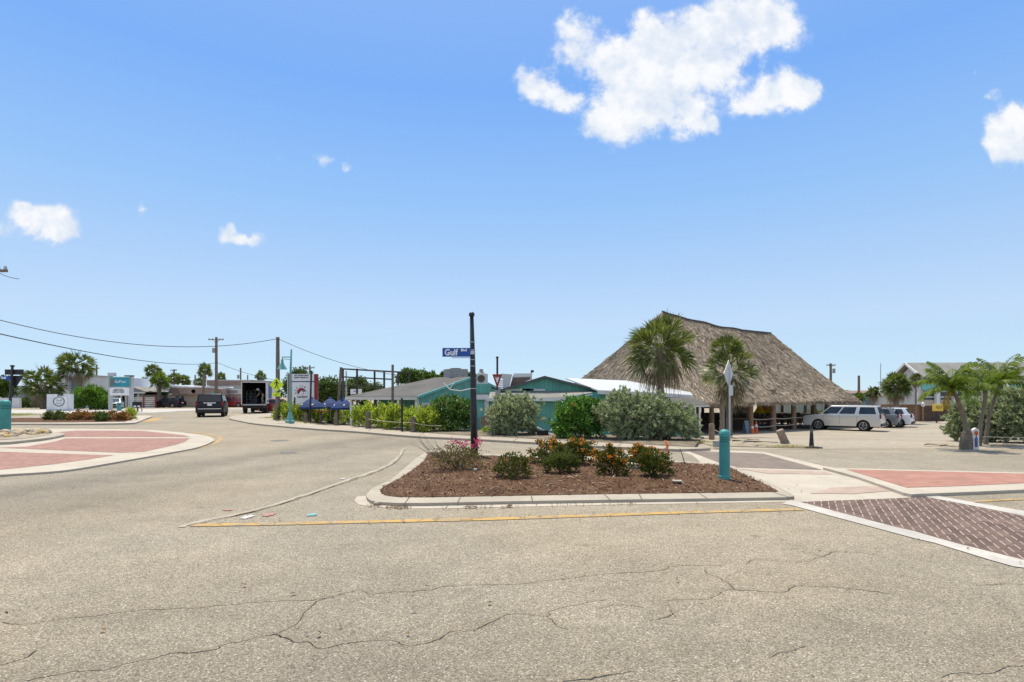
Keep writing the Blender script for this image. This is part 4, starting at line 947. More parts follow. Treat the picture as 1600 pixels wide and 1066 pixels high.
shrub('spiky_plant', 'small yellow green spiky plant at the median tip', 'plant', gpt((204, 656.5), 0.1), 0.3, 0.3, 0.3, 260, 0.35, 0.05, 'leaf_hedge', None, 90, upward=1.2, stem=False)
# grass tufts
def tufts(name, pts, n, sx, sy, L, m, seed):
    r = random.Random(seed); b = MB()
    for (p, h) in pts:
        c = at(*p, h)
        for i in range(n):
            q = c + Vector((r.gauss(0, sx), r.gauss(0, sy), 0)); q.z = terr(q.x, q.y) + h
            b.leaf(q, Vector((r.gauss(0, .5), r.gauss(0, .5), 1)), rvec(r), L * r.uniform(0.5, 1.3), 0.012)
    b.build(name, m)['kind'] = 'stuff'
tufts('dry_grass', [((1215, 698.5), 0.05), ((1245, 699.5), 0.05), ((1230, 699), 0.05), ((1100, 692), 0.1)], 130, 0.28, 0.12, 0.08, 'grass_blade', 5)
tufts('verge_grass', [((427, 653), 0.1), ((420, 653.5), 0.1), ((436, 654), 0.1), ((452, 658), 0.1), ((466, 660), 0.1)], 260, 0.5, 0.4, 0.12, 'grass_blade', 6)
sheet('grass_patch', flat(px([(-60, 651), (20, 651), (36, 649.8), (20, 647.5), (-60, 647.5)])), 'sand', 0.02, 3)
tufts('verge_grass', [((10, 649.5), 0.03), ((-5, 649.5), 0.03), ((22, 649.5), 0.03)], 700, 0.9, 1.5, 0.22, 'grass_green', 8)
# fallen fronds and rocks
def fallen(p, L, rz, label):
    c = at(*p, 0.03); r = random.Random(int(L * 100)); b = MB(); pts = [Vector((x * L / 6 - L / 2, 0.05 * math.sin(x), 0.03 + 0.02 * math.sin(x * 1.3))) for x in range(7)]
    b.tube(pts, [0.022, 0.02, 0.018, 0.015, 0.012, 0.009, 0.005], 5)
    for i in range(40):
        f = r.random(); q = pts[0].lerp(pts[-1], f); b.leaf(q, Vector((0.6, r.choice((-1, 1)) * r.uniform(0.3, 1), r.uniform(-0.05, 0.15))), Vector((0, 0, 1)), L * 0.22 * r.uniform(0.5, 1), 0.025)
    o = b.build('fallen_frond', 'frond_dead'); o.location = c; o.rotation_euler = (0, 0, rz); tag(o, label, 'palm frond')
fallen((1463, 696.2), 0.85, 0.1, 'dry palm frond lying farthest out on the lot left of the stump'); fallen((1487, 698.5), 0.7, -0.1, 'dry palm frond lying against the base of the leaning stump'); fallen((1568, 697.8), 0.9, 0.1, 'dry palm frond under the big silvery shrubs by the string line')
fallen((1172, 697), 0.8, -0.25, 'dark dry frond on the sand between the driftwood post and the sign post')
rr = random.Random(9)
RL = []
for i in range(70):
    t = rr.random(); x_ = rr.uniform(-30, 76); yb = 675.5 + (10 * (1 - max(0, x_) / 85)) * rr.random()
    c = at(x_, yb, 0.16); b = MB(); s = rr.uniform(0.09, 0.2); rock(b, (0, 0, s * 0.25), s, i)
    o = b.build('rock', ('rock_tan', 'rock_grey', 'rock_tan', 'rock_ochre')[i % 4], smooth=False); o.location = c
    tag(o, 'loose tan and grey rock in the heap round the teal bollard at the edge', 'rock', 'rocks piled on the splitter island')
#%%PART3
# ------------------------------------------------------------------ helpers for things modelled in world coordinates
def wt(name, label, cat, base, group=None): return thing(name, label, cat, tuple(base), 0, group)
def wb(b, name, m, t, smooth=False, bevel=0.0, **k):
    o = b.build(name, m, t, smooth, bevel, **k)
    if t is not None and t.type == 'EMPTY': o.location = -Vector(t.location)
    return o
def pbx(b, x0, x1, y0, y1, d, dep, mi=0):
    # box seen between photo columns x0..x1 and rows y0..y1 on its front face at distance d, dep metres deep
    k = d / F; b.box((x0 - 800) * k, (x1 - 800) * k, d, d + dep, zz(y1, d), zz(y0, d), mi); return b
def slabp(b, pts, t, mi=0, n=None):
    return b.prism(pts, (0, 0, 0), n if n is not None else (0, 0, -t), mi)

# ------------------------------------------------------------------ street furniture
g = at(741.5, 708, 0.15); k = g.y / F
t = thing('street_sign', 'tall black pole on the island with a blue Gulf street name blade', 'street sign', g)
hh = zz(489, g.y) - g.z; lx = -4.5 * k
def pp(f): return Vector((lx * f, 0, hh * f))
b = MB(); b.tube([Vector((0, 0, -0.2)), pp(0.3), pp(0.6), pp(0.97)], [0.105, 0.09, 0.075, 0.052], 16); b.build('pole', 'black_pole', t, True)
b = MB(); b.lathe([(0.05, -0.05), (0.075, -0.03), (0.08, 0.03), (0.055, 0.07), (0.02, 0.085)], 12, pp(0.985)); b.build('finial', 'black_pole', t, True)
for f in (0.79, 0.735, 0.71, 0.665, 0.62, 0.46): MB().lathe([(0.08 - 0.01 * f, -0.012), (0.088 - 0.01 * f, -0.01), (0.088 - 0.01 * f, 0.01), (0.08 - 0.01 * f, 0.012)], 14, pp(f)).build('band', 'galv' if f != 0.46 else 'alu_back', t)
zs = (zz(551.3, g.y) - g.z); x0, x1 = (692 - 741.5) * k, (735 - 741.5) * k
b = MB(); b.box(x0, x1, -0.11, -0.105, zs - 0.118, zs + 0.122); bl = b.build('name_blade', 'sign_blue', t)
text('Gulf', 0.235, 'lettering_white', bl, (x0 + 0.235, -0.114, zs - 0.005), sx=0.88, bold=0.006)
text('Blvd', 0.095, 'lettering_white', bl, (x1 - 0.17, -0.114, zs + 0.06), bold=0.004)
b = MB(); b.beam((x0 + 0.25, -0.08, zs - 0.142), (x1 + 0.05, -0.02, zs - 0.135), 0.04, 0.02); b.cbox((x1 + 0.06, -0.06, zs), 0.1, 0.06, 0.1); b.build('bracket', 'alu_back', t)
def bollard(g, h, r, label):
    t = thing('bollard', label, 'bollard', g, 0, 'teal round topped bollards')
    MB().lathe([(r, -0.3), (r, h * 0.73), (r * 0.95, h * 0.735)], 28).build('post', 'bollard_teal', t, True, angle=0.6)
    b = MB()
    for i in range(3):
        z = h * (0.74 + 0.043 * i); b.lathe([(r * 0.8, z + h * 0.016), (r * 1.01, z + h * 0.016), (r * 1.01, z + h * 0.041), (r * 0.8, z + h * 0.041)], 28)
    b.build('grooved_collar', 'bollard_teal', t, True, angle=0.5)
    MB().lathe([(r * 0.82, h * 0.73), (r * 0.82, h * 0.88)], 24).build('collar_shade_core', 'groove_shade', t)  # darker teal core paints the shadow rings in the collar grooves
    MB().lathe([(r * 1.12, -0.05), (r * 1.12, 0.012), (r * 1.0, 0.03)], 24).build('base_ring', 'bollard_teal', t, True, angle=0.5)
    MB().lathe([(r * 1.0, h * 0.87), (r * 1.0, h * 0.9), (r * 0.96, h * 0.935), (r * 0.82, h * 0.968), (r * 0.55, h * 0.992), (r * 0.2, h), (0.001, h)], 28).build('dome', 'bollard_teal', t, True, angle=0.9)
    return t
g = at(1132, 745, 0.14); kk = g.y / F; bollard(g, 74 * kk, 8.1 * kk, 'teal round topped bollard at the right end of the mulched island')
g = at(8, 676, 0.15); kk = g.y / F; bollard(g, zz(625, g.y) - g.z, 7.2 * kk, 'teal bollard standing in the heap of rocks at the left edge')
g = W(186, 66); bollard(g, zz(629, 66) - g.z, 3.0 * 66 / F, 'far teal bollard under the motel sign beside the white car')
# yield sign
g = W(777, 25.8, 0.05); d = g.y; k = d / F
t = thing('yield_sign', 'red and white yield sign on a black ball topped pole', 'road sign', g)
b = MB(); hh = zz(560, d) - g.z; b.tube([(0, 0, -0.1), (0, 0, hh)], 0.045, 10); b.build('pole', 'black_pole', t)
MB().lathe([(0.05, hh), (0.07, hh + 0.03), (0.05, hh + 0.08), (0.01, hh + 0.09)], 12).build('finial', 'black_pole', t, True)
zt, zb = zz(585, d) - g.z, zz(607.5, d) - g.z; hw = 7.7 * k
def tri(s, y): 
    cz = zt - (zt - zb) / 3; return [(-hw * s, y, cz + (zt - cz) * s), (0, y, cz + (zb - cz) * s), (hw * s, y, cz + (zt - cz) * s)]
b = MB(); b.prism(tri(1, -0.06), (0, 0, 0), (0, 0.008, 0)); pl = b.build('plate', 'sign_red', t)
b = MB(); b.prism(tri(0.45, -0.064), (0, 0, 0), (0, 0.003, 0)); b.build('white_center', 'sign_white', pl)
text('YIELD', 0.07, 'lettering_red', pl, (0, -0.068, zt - 0.15))
b = MB(); b.cbox((0.03, -0.03, zz(616, d) - g.z), 8 * k, 0.12, 12 * k); b.build('control_box', 'hvac_grey', t, bevel=0.01)
# back of the diamond sign
g = at(1140, 691.5); d = g.y; k = d / F
t = thing('warning_sign', 'diamond road sign seen from its grey back, turned nearly edge on', 'road sign', g)
b = MB(); b.box(-0.03, 0.03, -0.02, 0.02, -0.1, zz(563, d) - g.z - 0.25); b.build('post', 'galv', t)
zc = zz(584, d) - g.z; s = 21 * k; th = rad(50)
ax = Vector((math.cos(th), math.sin(th), 0)); nn = Vector((-math.sin(th), math.cos(th), 0))
cc = Vector((-0.05, -0.03, zc))
b = MB(); b.prism([cc + ax * (s * a) + Vector((0, 0, s * e)) for a, e in ((1, 0), (0, 1), (-1, 0), (0, -1))], nn * -0.004, nn * 0.004); b.build('sign_plate', 'alu_back', t)
b = MB(); zq = zz(610, d) - g.z; cc = Vector((0.04, -0.03, zq)); b.prism([cc + ax * (0.22 * a) + Vector((0, 0, 0.2 * e)) for a, e in ((1, -1), (1, 1), (-1, 1), (-1, -1))], nn * -0.004, nn * 0.004); b.build('small_plate', 'alu_back', t)
# low posts and rope
def wpost(p, ytop, r, label, m='wood_post', lean=(0, 0), group='short wooden posts by the sidewalk', h0=0.0):
    g = at(*p, h0); k = g.y / F; h = (p[1] - ytop) * k; rr = random.Random(int(p[0]))
    b = MB(); L = Vector((lean[0] * k, lean[1] * k, 0)); n = 8
    b.tube([L * (i / n) + Vector((0, 0, -0.12 if i == 0 else h * i / n)) for i in range(n + 1)], [r * (1 + 0.1 * rr.uniform(-1, 1)) for i in range(n)] + [r * 0.85], 10)
    o = b.build('wooden_post', m, None, True, angle=0.7); o.location = g; tag(o, label, 'post', group); return g + Vector((L.x, L.y, h))
p0 = wpost((1112, 690), 662, 0.11, 'short wooden post at the left end of the sagging lot rope')
wpost((1229, 697.5), 672, 0.14, 'stubby driftwood post leaning left beside the black marker post', lean=(-11, 0))
wpost((575, 668.5), 643, 0.13, 'thick grey post in front of the hedge below the last blue umbrella', 'wood_pole', h0=0.12); wpost((646, 674), 651, 0.13, 'thick grey post at the right end of the low hedge', 'wood_pole', h0=0.12)
wpost((525, 664), 645, 0.10, 'grey wooden post in the hedge below the leaning timber pole', 'wood_pole', h0=0.12); wpost((501, 662), 646, 0.10, 'grey wooden post in the hedge right of the restaurant sign', 'wood_pole', h0=0.12); wpost((477, 660.5), 645, 0.10, 'grey wooden post in the hedge next to the teal street lamp', 'wood_pole', h0=0.12)
wpost((628, 673), 622, 0.05, 'thin tall black post rising through the right part of the hedge', 'black_pole', h0=0.12)
wpost((430, 655), 634, 0.16, 'stout brown stump post right behind the crossing sign pole', 'wood_pole', h0=0.1)
def rope(a, b_, sag, label, r=0.015, m='rope', n=14):
    a = Vector(a); b_ = Vector(b_); b = MB()
    b.tube([a.lerp(b_, i / n) - Vector((0, 0, sag * 4 * (i / n) * (1 - i / n))) for i in range(n + 1)], r, 6)
    o = b.build('rope', m); return tag(o, label, 'rope', 'ropes strung between posts')
q = at(1183, 689); rope(p0 - Vector((0, 0, 0.18)), q + Vector((0, 0, 0.08)), 0.16, 'pale rope sagging from the short wooden post to the ground log')
a1 = at(575, 668.5, 0.12); a2 = at(646, 674, 0.12); rope(a1 + Vector((0, -0.13, 0.45)), a2 + Vector((0, -0.13, 0.4)), 0.05, 'pale rope strung across the hedge between the two thick grey posts', 0.012)
a3 = at(690, 676, 0.1); rope(a2 + Vector((0, -0.13, 0.4)), a3 + Vector((0, 0, 0.3)), 0.05, 'pale rope from the last grey post into the dark hibiscus bush', 0.012)
a1 = at(1530, 697); a2 = at(1640, 697); rope(a1 + Vector((0, -0.15, 0.33)), a2 + Vector((0, 0, 0.3)), 0.02, 'taut grey line along the silvery shrubs at the lot entrance', 0.012)
b = MB(); a1 = at(1145, 689.5, 0.05); a2 = at(1215, 693, 0.05); b.beam(a1, a2, 0.12, 0.1); tag(b.build('timber_log', 'wood_pole'), 'long grey timber lying on the sand behind the diamond sign post', 'log')
b = MB(); a1 = at(1136, 684, 0.05); a2 = at(1184, 689, 0.05); b.beam(a1, a2, 0.12, 0.1); tag(b.build('timber_log', 'wood_post'), 'shorter timber lying under the sagging rope', 'log')
g = at(1119, 699, 0.05); k = g.y / F; t = thing('utility_box', 'small grey utility box behind the teal island bollard', 'utility box', g)
b = MB(); b.box(-4 * k, 4 * k, -0.08, 0.08, 0.0, 9 * k); b.build('case', 'hvac_grey', t, bevel=0.01); b = MB(); b.box(-4.4 * k, 4.4 * k, -0.09, 0.09, 9 * k, 10 * k); b.build('lid', 'hvac_grey', t)
g = at(1268, 700.5); k = g.y / F; t = thing('marker_post', 'tapering black rubber marker post at the lot entrance', 'marker post', g)
b = MB(); b.cbox((0, 0, 0.02), 0.55, 0.36, 0.05); b.build('base', 'plastic_black', t, bevel=0.01)
b = MB(); h = 35 * k; b.lathe([(0.08, 0.04), (0.066, 0.2), (0.038, h - 0.05), (0.028, h), (0.001, h)], 16); b.build('cone', 'plastic_black', t, True, angle=0.7)
b = MB(); b.lathe([(0.052, h * 0.70), (0.044, h * 0.86)], 16); b.build('reflective_band', 'iron', t)
# address post by the palms
g = at(1523.5, 702.5); k = g.y / F; t = thing('number_post', 'white square post with an orange emblem and dark upright characters', 'post', g, -0.25)
b = MB(); h = 31 * k; b.box(-4 * k, 4 * k, -0.07, 0.07, -0.1, h); b.build('post', 'white_paint', t, bevel=0.01)
b = MB(); b.prism([(-4 * k, -0.07, h), (4 * k, -0.07, h), (0, -0.07, h + 0.06)], (0, 0, 0), (0, 0.14, 0)); b.build('cap', 'white_paint', t)
b = MB(); b.lathe([(0.055, -0.004), (0.055, 0.0), (0.001, 0.0)], 16, (0, -0.072, h * 0.86), axis='y'); b.build('emblem', 'cone_orange', t)
for i, (ch, mm) in enumerate((('T', 'lettering_red'), ('A', 'sign_blue'), ('B', 'lettering_navy'), ('B', 'lettering_navy'))): text(ch, 0.14, mm, t, (0, -0.075, h * (0.71 - 0.165 * i)), bold=0.008)
b = MB(); b.lathe([(0.07, 0), (0.07, 0.02), (0.04, 0.02), (0.04, 0)], 14, (-6.5 * k, -0.02, h * 0.62), axis='y'); b.beam((-11 * k, 0, h * 0.62), (-4 * k, 0, h * 0.62), 0.025, 0.025); b.build('hook', 'yellow_sign', t)
b = MB(); b.box(-9.5 * k, -5 * k, 0.0, 0.08, -0.05, 16 * k); b.build('backing_board', 'plastic_black', t)
# crossing sign on its wood pole, teal lamp
g = at(434, 655.5, 0.1); d = g.y; k = d / F
t = thing('utility_pole', 'wooden utility pole carrying the pedestrian crossing sign', 'utility pole', g)
ztop = zz(527, d) - g.z; b = MB(); b.tube([(0, 0, -0.3), (0, 0, ztop * 0.5), (0, 0, ztop)], [0.17, 0.14, 0.115], 12); b.build('pole', 'wood_pole', t, True, angle=0.8)
b = MB(); b.tube([(0.1, -0.17, 0), (0.1, -0.16, 0.9)], 0.06, 8); b.build('cable_guard', 'plastic_black', t)
POLE_A = Vector((g.x, g.y, g.z + ztop))
t = thing('crossing_sign', 'fluorescent yellow pedestrian crossing diamond with arrow plaque', 'road sign', (g.x, g.y - 0.2, g.z))
zc = zz(601.5, d) - g.z; s = 11.3 * k
def diam(s, y): return [(s, y, zc), (0, y, zc + s), (-s, y, zc), (0, y, zc - s)]
b = MB(); b.prism(diam(s, 0), (0, 0, 0), (0, 0.01, 0)); pl = b.build('plate', 'fluo', t)
pm = MB()
def pz(u, v): return (u * s, -0.004, zc + v * s)
pm.lathe([(0.1 * s, 0.0), (0.1 * s, 0.003), (0.001, 0.003)], 14, (-0.02 * s, -0.006, zc + 0.60 * s), axis='y')
for poly in ([(-0.12, 0.46), (0.10, 0.46), (0.14, 0.30), (0.10, 0.0), (-0.06, 0.0), (-0.10, 0.28)],
             [(0.12, 0.42), (0.30, 0.18), (0.27, 0.06), (0.21, 0.06), (0.23, 0.17), (0.10, 0.30)],
             [(-0.10, 0.44), (-0.30, 0.26), (-0.34, 0.10), (-0.28, 0.09), (-0.23, 0.22), (-0.08, 0.32)],
             [(-0.07, 0.02), (0.04, 0.02), (-0.05, -0.24), (-0.20, -0.52), (-0.30, -0.50), (-0.14, -0.20)],
             [(0.0, 0.02), (0.11, 0.02), (0.17, -0.22), (0.26, -0.50), (0.34, -0.50), (0.34, -0.55), (0.20, -0.56), (0.08, -0.24)]):
    pm.prism([pz(*q) for q in poly], (0, 0, 0), (0, 0.003, 0))
pm.build('walking_figure', 'black_paint', pl)
z2 = zz(616.5, d) - g.z; b = MB(); b.box(-7.2 * k, 6.0 * k, 0, 0.01, z2 - 2.9 * k, z2 + 2.9 * k); pq = b.build('arrow_plaque', 'fluo', t)
b = MB(); b.prism([(q[0] * k, -0.004, z2 + q[1] * k) for q in ((3.6, 1.9), (4.0, 1.1), (-1.0, -0.9), (-0.6, -1.7), (-3.2, -1.6), (-1.9, 0.6), (-1.5, -0.1))], (0, 0, 0), (0, 0.003, 0)); b.build('arrow', 'black_paint', pq)
g = at(453, 660, 0.12); d = g.y; k = d / F
t = thing('street_lamp', 'teal street lamp with a bell shade on a short arm', 'street lamp', g)
hh = zz(546, d) - g.z
MB().lathe([(0.28, -0.05), (0.28, 0.10), (0.20, 0.16), (0.19, 0.3), (0.12, 0.42), (0.10, 0.6), (0.075, 0.65)], 18).build('base', 'lamp_teal', t, True, angle=0.5)
b = MB(); b.tube([(0, 0, 0.6), (0.03, 0, hh * 0.6), (0.09, 0, hh)], [0.075, 0.066, 0.055], 12); b.build('pole', 'lamp_teal', t, True)
za = zz(558, d) - g.z; b = MB(); b.tube([(0.08, 0, za), (-12 * k, 0, za)], 0.035, 8); b.tube([(0.08, 0, za - 0.16), (-10.5 * k, 0, za - 0.12)], 0.02, 8); b.tube([(-12 * k, 0, za), (-12 * k, 0, za - 0.3)], 0.03, 8); b.build('arm', 'lamp_teal', t)
zt_ = zz(561, d) - g.z; MB().lathe([(0.03, 0), (0.07, -0.05), (0.08, -0.22), (0.13, -0.36), (0.27, -0.58), (0.30, -0.64), (0.27, -0.63), (0.12, -0.40), (0.02, -0.38)], 20, (-12 * k, 0, zt_)).build('lamp_shade', 'lamp_teal', t, True, angle=0.6)
# utility poles and wires
def upole(name, px_, d, ytop, r, label, arms=(), drum=None, base=None, m='wood_pole', group='utility poles'):
    g = W(px_, d); k = d / F; h = zz(ytop, d) - g.z; t = thing(name, label, 'utility pole', g, 0, group)
    b = MB(); b.tube([(0, 0, -0.3), (0, 0, h)], [r, r * 0.75], 10); b.build('pole', m, t, True, angle=0.8)
    for (y_, w_) in arms:
        z = zz(y_, d) - g.z; b = MB(); b.beam((-w_ * k, -0.1, z), (w_ * k, -0.1, z), 0.1, 0.12)
        b.beam((-w_ * k * 0.5, -0.1, z), (0, -0.1, z - w_ * k * 0.5), 0.04, 0.04); b.beam((w_ * k * 0.5, -0.1, z), (0, -0.1, z - w_ * k * 0.5), 0.04, 0.04); b.build('crossarm', m, t)
        b = MB()
        for s in (-0.9, -0.45, 0.5, 0.9): b.lathe([(0.05, 0.04), (0.08, 0.1), (0.05, 0.22), (0.02, 0.26)], 8, (s * w_ * k, -0.1, z))
        b.build('insulators', 'galv', t)
    if drum:
        z = zz(drum[0], d) - g.z; b = MB(); b.lathe([(0.22, 0), (0.22, 0.7), (0.12, 0.78)], 12, (drum[1] * k, -0.2, z - 0.35)); b.build('transformer', 'hvac_grey', t, True, angle=0.6)
    return Vector((g.x, g.y, g.z + h))
PB = upole('utility_pole', 338, 86, 527, 0.24, 'tall wooden utility pole behind the dark vehicle', [(531, 12)], (548, -3))
PL = upole('utility_pole', -13, 28, 405, 0.16, 'utility pole just outside the frame whose crossarm end shows at the left edge', [(424, 27)])
upole('utility_pole', 318, 84, 583, 0.2, 'short bare wooden pole left of the tall transformer pole'); upole('utility_pole', 376, 110, 575, 0.18, 'far pole with a drum above the truck roof', [], (589, -3)); upole('utility_pole', 387, 120, 586, 0.16, 'small far pole just right of the drum pole')
upole('utility_pole', 151, 120, 570, 0.2, 'far dark pole with a small crossarm behind the motel wall', [(576, 5)]); upole('utility_pole', 484, 90, 571, 0.17, 'far pole with a crossarm rising above the restaurant sign', [(575, 8)])
upole('utility_pole', 1298, 95, 568, 0.24, 'dark utility pole with a drum over the right slope of the thatch', [(571, 7)], (580, 4)); upole('utility_pole', 1342, 80, 587, 0.2, 'plain wooden pole right of the thatched hut')
upole('utility_pole', 272, 118, 577, 0.18, 'small far pole with a crossarm between the palm crowns', [(579, 5)]); upole('antenna_mast', 1376, 110, 568, 0.09, 'thin pale antenna mast behind the bushy fan palm', m='galv', group='masts'); upole('utility_pole', 305, 100, 586, 0.16, 'thin grey pole between the dark palm clumps')
upole('utility_pole', 541, 60, 580, 0.1, 'thin grey pole behind the left part of the timber frame', m='galv')
def wire(a, b_, sag, label, r=0.03, n=24):
    r *= 0.72; a = Vector(a); b_ = Vector(b_); b = MB()
    b.tube([a.lerp(b_, i / n) - Vector((0, 0, sag * 4 * (i / n) * (1 - i / n))) for i in range(n + 1)], r, 5)
    tag(b.build('power_line', 'wire_black'), label, 'wire', 'overhead wires')
LP = P(-13, 497, 28)
wire(LP, POLE_A - Vector((0, 0, 0.1)), 0.95, 'upper overhead wire sagging from the left edge to the crossing sign pole', 0.028)
wire(P(-13, 519, 28), P(338, 567, 86), 0.75, 'lower overhead wire running from the left edge to the tall pole', 0.04)
wire(POLE_A - Vector((0, 0, 0.1)), P(625, 587, 40), 0.35, 'overhead wire dropping from the crossing sign pole to the restaurant roof', 0.026)
wire(P(338, 566, 86), P(440, 596, 70), 0.3, 'overhead wire sloping from the tall pole over the open truck', 0.04)
wire(P(338, 575, 86), P(318, 588, 84), 0.05, 'short slack wire from the tall pole to the bare pole', 0.03)
wire(P(-13, 420, 28), P(30, 436, 28.5), 0.1, 'short looped wire hanging at the crossarm by the left edge', 0.02, 8)
b = MB(); b.tube([P(0, 460, 28), P(4, 463, 28), P(3, 478, 28)], [0.03, 0.06, 0.02], 6); 
# black signal pole at the far left
g = W(15.5, 58); d = 58; k = d / F
t = thing('signal_pole', 'black pole at the left edge with the backs of two signs and a blue blade', 'sign pole', g)
b = MB(); b.tube([(-0.05, 0, -0.1), (0.25, 0, zz(574, d) - g.z)], [0.14, 0.11], 10); b.build('pole', 'black_pole', t)
MB().lathe([(0.11, 0), (0.19, 0.08), (0.19, 0.2), (0.02, 0.24)], 10, (0.25, 0, zz(574, d) - g.z)).build('finial', 'black_pole', t)
b = MB(); zc_ = zz(581.5, d) - g.z; b.box(-9.5 * k, 20 * k, 0.1, 0.13, zc_ - 4.2 * k, zc_ + 4.2 * k); b.build('sign_back', 'plastic_black', t)
b = MB(); b.prism([((q[0] - 15.5) * k, 0.2, zz(q[1], d) - g.z) for q in ((9, 587), (34, 587), (22, 606), (20, 606))], (0, 0, 0), (0, 0.03, 0)); b.build('triangle_back', 'black_paint', t)
b = MB(); b.prism([((q[0] - 15.5) * k, -0.15, zz(q[1], d) - g.z) for q in ((3, 587), (17, 588), (17, 595), (3, 592))], (0, 0, 0), (0, 0.03, 0)); bl = b.build('name_blade', 'sign_blue', t)
text('Gulf', 0.3, 'lettering_white', bl, (-8 * k, -0.17, zz(590.5, d) - g.z), (PI / 2, 0.06, 0), bold=0.01)
# ------------------------------------------------------------------ tall restaurant sign
d = 43; k = d / F; g = W(475, d)
t = wt('restaurant_sign', 'tall white sign with red posts, a red sun logo and two rows of letters', 'sign', g)
for a in (452.5, 493): wb(pbx(MB(), a - 2.2, a + 2.6, 584.5, 668, d, 0.3), 'post', 'sign_red', t, bevel=0.01)
fr = wb(pbx(MB(), 455.4, 491, 584.5, 595.6, d + 0.06, 0.18), 'letter_board', 'sign_white', t)
pn = wb(pbx(MB(), 455.4, 491, 597.2, 632, d + 0.06, 0.18), 'logo_panel', 'sign_white', t)
wb(pbx(MB(), 455.4, 491, 595.6, 597.2, d + 0.05, 0.2), 'divider', 'lettering_navy', t)
wb(pbx(MB(), 448.5, 450.4, 582, 640, d + 0.1, 0.12), 'pole', 'galv', t)
def wtext(body, size, m, par, x_, y_, yy=d + 0.052, **kw):
    p = P(x_, y_, d); return text(body, size, m, par, Vector((p.x, yy, p.z)), **kw)
wtext('2X1 WOW ONLY', 0.15, 'lettering_black', fr, 471, 586.8, sx=0.95, bold=0.006); wtext('HAPPY HOUR 3 6', 0.15, 'lettering_black', fr, 470, 590.2, sx=0.9, bold=0.006)
b = MB()
for i in range(2): pass
c0 = P(470.5, 612.5, d)
def ray2(a, r0_, r1_, w): 
    ca, sa = math.cos(a), math.sin(a); b.beam((c0.x + ca * r0_, d + 0.05, c0.z + sa * r0_), (c0.x + ca * r1_, d + 0.05, c0.z + sa * r1_), 0.02, w)
for a in (0.75, 1.2, 1.6, 2.2, 2.7, 3.15): ray2(a + 0.2, 0.36, 0.52, 0.045)
wb(b, 'logo', 'lettering_navy', pn)
b = MB(); b.prism([(c0.x + 0.32 * math.cos(a), d + 0.055, c0.z + 0.30 * math.sin(a)) for a in [i * PI / 16 - 0.6 for i in range(23)]], (0, -0.006, 0), (0, 0, 0)); wb(b, 'logo', 'sign_red', pn)
b = MB(); b.prism([(c0.x + q[0], d + 0.047, c0.z + q[1]) for q in ((-0.22, -0.2), (-0.05, 0.05), (0.15, 0.14), (0.42, 0.02), (0.40, -0.12), (0.2, -0.22))], (0, -0.004, 0), (0, 0, 0)); wb(b, 'logo', 'sign_white', pn)
b = MB()
for i in range(7): 
    a = 0.25 + i * 0.42; b.prism([(c0.x + 0.2 + math.cos(a) * q[0] - math.sin(a) * q[1], d + 0.042, c0.z + 0.02 + math.sin(a) * q[0] * 0.7 + math.cos(a) * q[1]) for q in ((0, 0.015), (0.12, 0.03), (0.22, -0.03), (0.1, -0.01))], (0, -0.003, 0), (0, 0, 0))
b.beam((c0.x + 0.2, d + 0.042, c0.z), (c0.x + 0.1, d + 0.042, c0.z - 0.24), 0.004, 0.03); wb(b, 'logo', 'lettering_navy', pn)
wtext('Lanters', 0.26, 'lettering_black', pn, 472, 620, bold=0.004)
# ------------------------------------------------------------------ timber frame
d = 47; g = W(580, d); t = wt('timber_trellis', 'tall open grid of dark timbers behind the blue umbrellas', 'timber frame', g)
for x_, y_ in ((535.5, 577), (557.5, 576), (585, 578.5), (600, 579.5), (622, 581), (639, 582)): wb(pbx(MB(), x_ - 1.3, x_ + 1.3, y_, 640, d, 0.14), 'post', 'dark_timber', t)
for (xa, ya, xb, yb, w_) in ((534, 576.5, 642, 582.5, 0.12), (534, 589, 614, 593, 0.11), (540, 602.5, 600, 604.5, 0.09)): wb(MB().beam(P(xa, ya, d - 0.12), P(xb, yb, d - 0.12), 0.1, w_), 'beam', 'dark_timber', t)
def tallpole(p_top, p_bot, d, r, label, m='wood_pole'):
    a = P(*p_bot, d); a.z = terr(a.x, d) - 0.1; b_ = P(*p_top, d); o = MB(); o.tube([Vector((0, 0, 0)), b_ - a], [r, r * 0.9], 10); o = o.build('wooden_pole', m, None, True, angle=0.8); o.location = a; tag(o, label, 'pole', 'tall bare poles round the patio')
tallpole((533, 574), (526, 660), 39, 0.11, 'thick leaning pole at the left end of the timber frame'); tallpole((613.5, 570), (613.5, 660), 33, 0.08, 'slim round pole in front of the dark shingle roof'); tallpole((486.5, 579), (484, 655), 39, 0.07, 'thin black pole in front of the red sun sign', 'black_pole')
tallpole((460.5, 621), (460.5, 655), 40, 0.06, 'short black pole below the red sun sign', 'black_pole')
